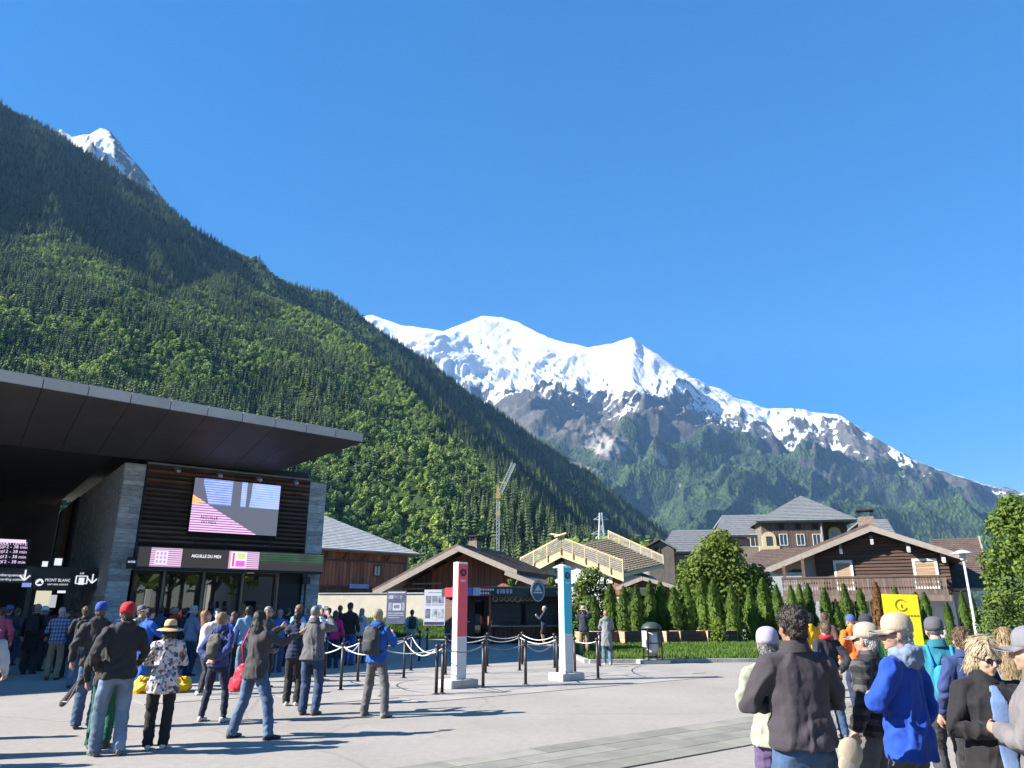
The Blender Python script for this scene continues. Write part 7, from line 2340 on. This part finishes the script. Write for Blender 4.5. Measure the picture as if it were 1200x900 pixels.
r11 = person('curly grey brown haired person in dark blue between teal shirt and blonde woman', 1120, Y=7.0, h=1.55, head=-10, top=((.03, .05, .14), 'plain'), hair=('brown', 'curly'), bottom=(BLK, 'plain'), female=True)
r12 = person('blonde woman in sunglasses, black cardigan and light blue top facing the camera', 1141, Y=4.75, h=1.555, head=168, top=((.014, .013, .015), 'plain'), hem=.74, bottom=((.015, .015, .017), 'plain'), hair=('lightblonde', 'bob'), glasses=True, open_front=((.13, .20, .36), 'plain'), armR='fold', armL='carry', female=True, girth=1.22, nod=14, yaw=14, skin=2)
r13 = person('woman with long blonde hair seen from behind between cardigan and grey cap', 1170, Y=6.3, h=1.565, head=-25, top=((.16, .19, .26), 'plain'), hair=('blonde', 'long'), bottom=(BLK, 'plain'), female=True)
r14 = person('man in grey cap and grey shirt cut by the right edge', 1197, Y=4.2, h=1.615, head=50, top=((.15, .137, .14), 'plain'), bottom=((.16, .17, .18), 'plain'), hat=('cap', (.16, .16, .18)), hair=('grey', 'short'), armR='down', armL='fold', girth=1.12, hem=.90)
# visitors just outside the left edge, whose shadows fall into the picture
for i, (x, y, hd) in enumerate(((-8.6, 10.6, 10), (-8.2, 9.3, 30), (-7.5, 8.6, 60))):
    person(('man in grey fleece', 'woman in brown coat', 'man in black anorak')[i]+' just outside the left edge casting a shadow', 0, xy=(x, y), h=1.7+.05*i, head=hd, top=((.12-.04*i, .11-.04*i, .10-.03*i), 'plain'), bottom=(BLK, 'plain'), hair=('brown', 'short'))
# things carried or set down
t = empty('red_tote_bag', p12.location, p12.rotation_euler[2], 'big red shoulder bag hanging from the striding dark haired woman', 'bag')
t.scale = p12.scale
RB = cloth((.50, .02, .045), 'plain', .5)
mb = MB(); mb.rings([[(-.36+rx*math.cos(a)+ox, -.02+ry*math.sin(a), z) for a in [2*PI*i/14 for i in range(14)]] for rx, ry, ox, z in ((.10, .045, -.06, .60), (.17, .075, -.05, .66), (.165, .07, -.0, .78), (.11, .05, .05, .90), (.05, .03, .09, 1.0))])
me = remesh(mb, .014, 2); displace(me, lambda c: .016*fbm(c[:, 0]*9, c[:, 1]*9, c[:, 2]*9, oct=3)); me.materials.append(RB); link('bag', me, None, t)
MB().tube([(-.27, -.02, .98), (-.235, -.10, 1.25), (-.15, -.06, 1.49), (-.14, .06, 1.47), (-.22, .12, 1.2), (-.27, .02, .98)], .016, 6).build('strap', RB, t, smooth=True)
# black tripod bag held by the blue capped man
a, b = P(72, 826, 12.3), P(97, 796, 11.7)
t = empty('black_tube_bag', a, 0, 'long black tube bag slanting from the hand of the blue capped man', 'bag')
d = b-a
MB().tube([(0, 0, 0), d*.06, d*.94, d], [.035, .05, .045, .03], 12).build('tube', cloth((.03, .025, .03)), t, smooth=True)
MB().tube([d*.15+Vector((0, -.05, 0)), d*.5+Vector((.02, -.12, -.12)), d*.9+Vector((0, -.05, 0))], .008, 6).build('strap', cloth((.3, .28, .27)), t)
# yellow bags on the ground
YBG = cloth((.70, .42, .01), 'plain', .55)
for px, py, sx, lab in ((204, 812, .34, 'crumpled yellow bag lying on the ground right of the straw hat lady'), (171, 812, .28, 'crumpled yellow bag on the ground by the blue dressed person')):
    p = G(px, py)
    t = empty('yellow_bag', p, R(20), lab, 'bag')
    mb = MB(); mb.ball((0, 0, .13), (sx, .2, .16), 14, 10); mb.ball((sx*.5, 0, .2), (sx*.4, .12, .12)); mb.ball((-sx*.4, .02, .24), (sx*.3, .12, .10))
    me = remesh(mb, .02, 2); displace(me, lambda c: .06*fbm(c[:, 0]*6, c[:, 1]*6, c[:, 2]*6, oct=4)); me.materials.append(YBG); link('bag', me, None, t)
    MB().tube([(-sx*.5, -.1, .22), (-sx*.2, -.16, .34), (sx*.3, -.15, .33), (sx*.55, -.08, .22)], .015, 6).build('handle', cloth((.1, .08, .02)), t)
# beige cap tucked at the broad man's hip
t = empty('beige_cap', r1.location, r1.rotation_euler[2], 'beige cap tucked into the belt of the broad man', 'cap')
t.scale = r1.scale
mb = MB(); mb.ball((.20, -.17, .915), (.075, .04, .085), 14, 10)
me = mb.mesh('crown', True); me.materials.append(cloth((.34, .285, .205))); o = link('crown', me, None, t)
mb = MB().ball((.175, -.185, .85), (.065, .018, .065), 14, 8); mb.build('peak', cloth((.38, .32, .24)), t, smooth=True)
# ---------------------------------------------------------------- air
def haze():
    m = bpy.data.materials.new('haze_air')
    m.use_nodes = True
    n, l = m.node_tree.nodes, m.node_tree.links
    n.remove(n['Principled BSDF'])
    v = n.new('ShaderNodeVolumePrincipled')
    v.inputs['Color'].default_value = (0.28, 0.55, 1.0, 1)
    v.inputs['Density'].default_value = 0.000034
    v.inputs['Anisotropy'].default_value = 0.0
    l.new(v.outputs[0], n['Material Output'].inputs['Volume'])
    b = MB().box((2000, 4500, 2399), (16400, 16400, 4800))
    tag(b.build('haze', m), kind='stuff')
haze()
bpy.data.scenes.remove(WORK)
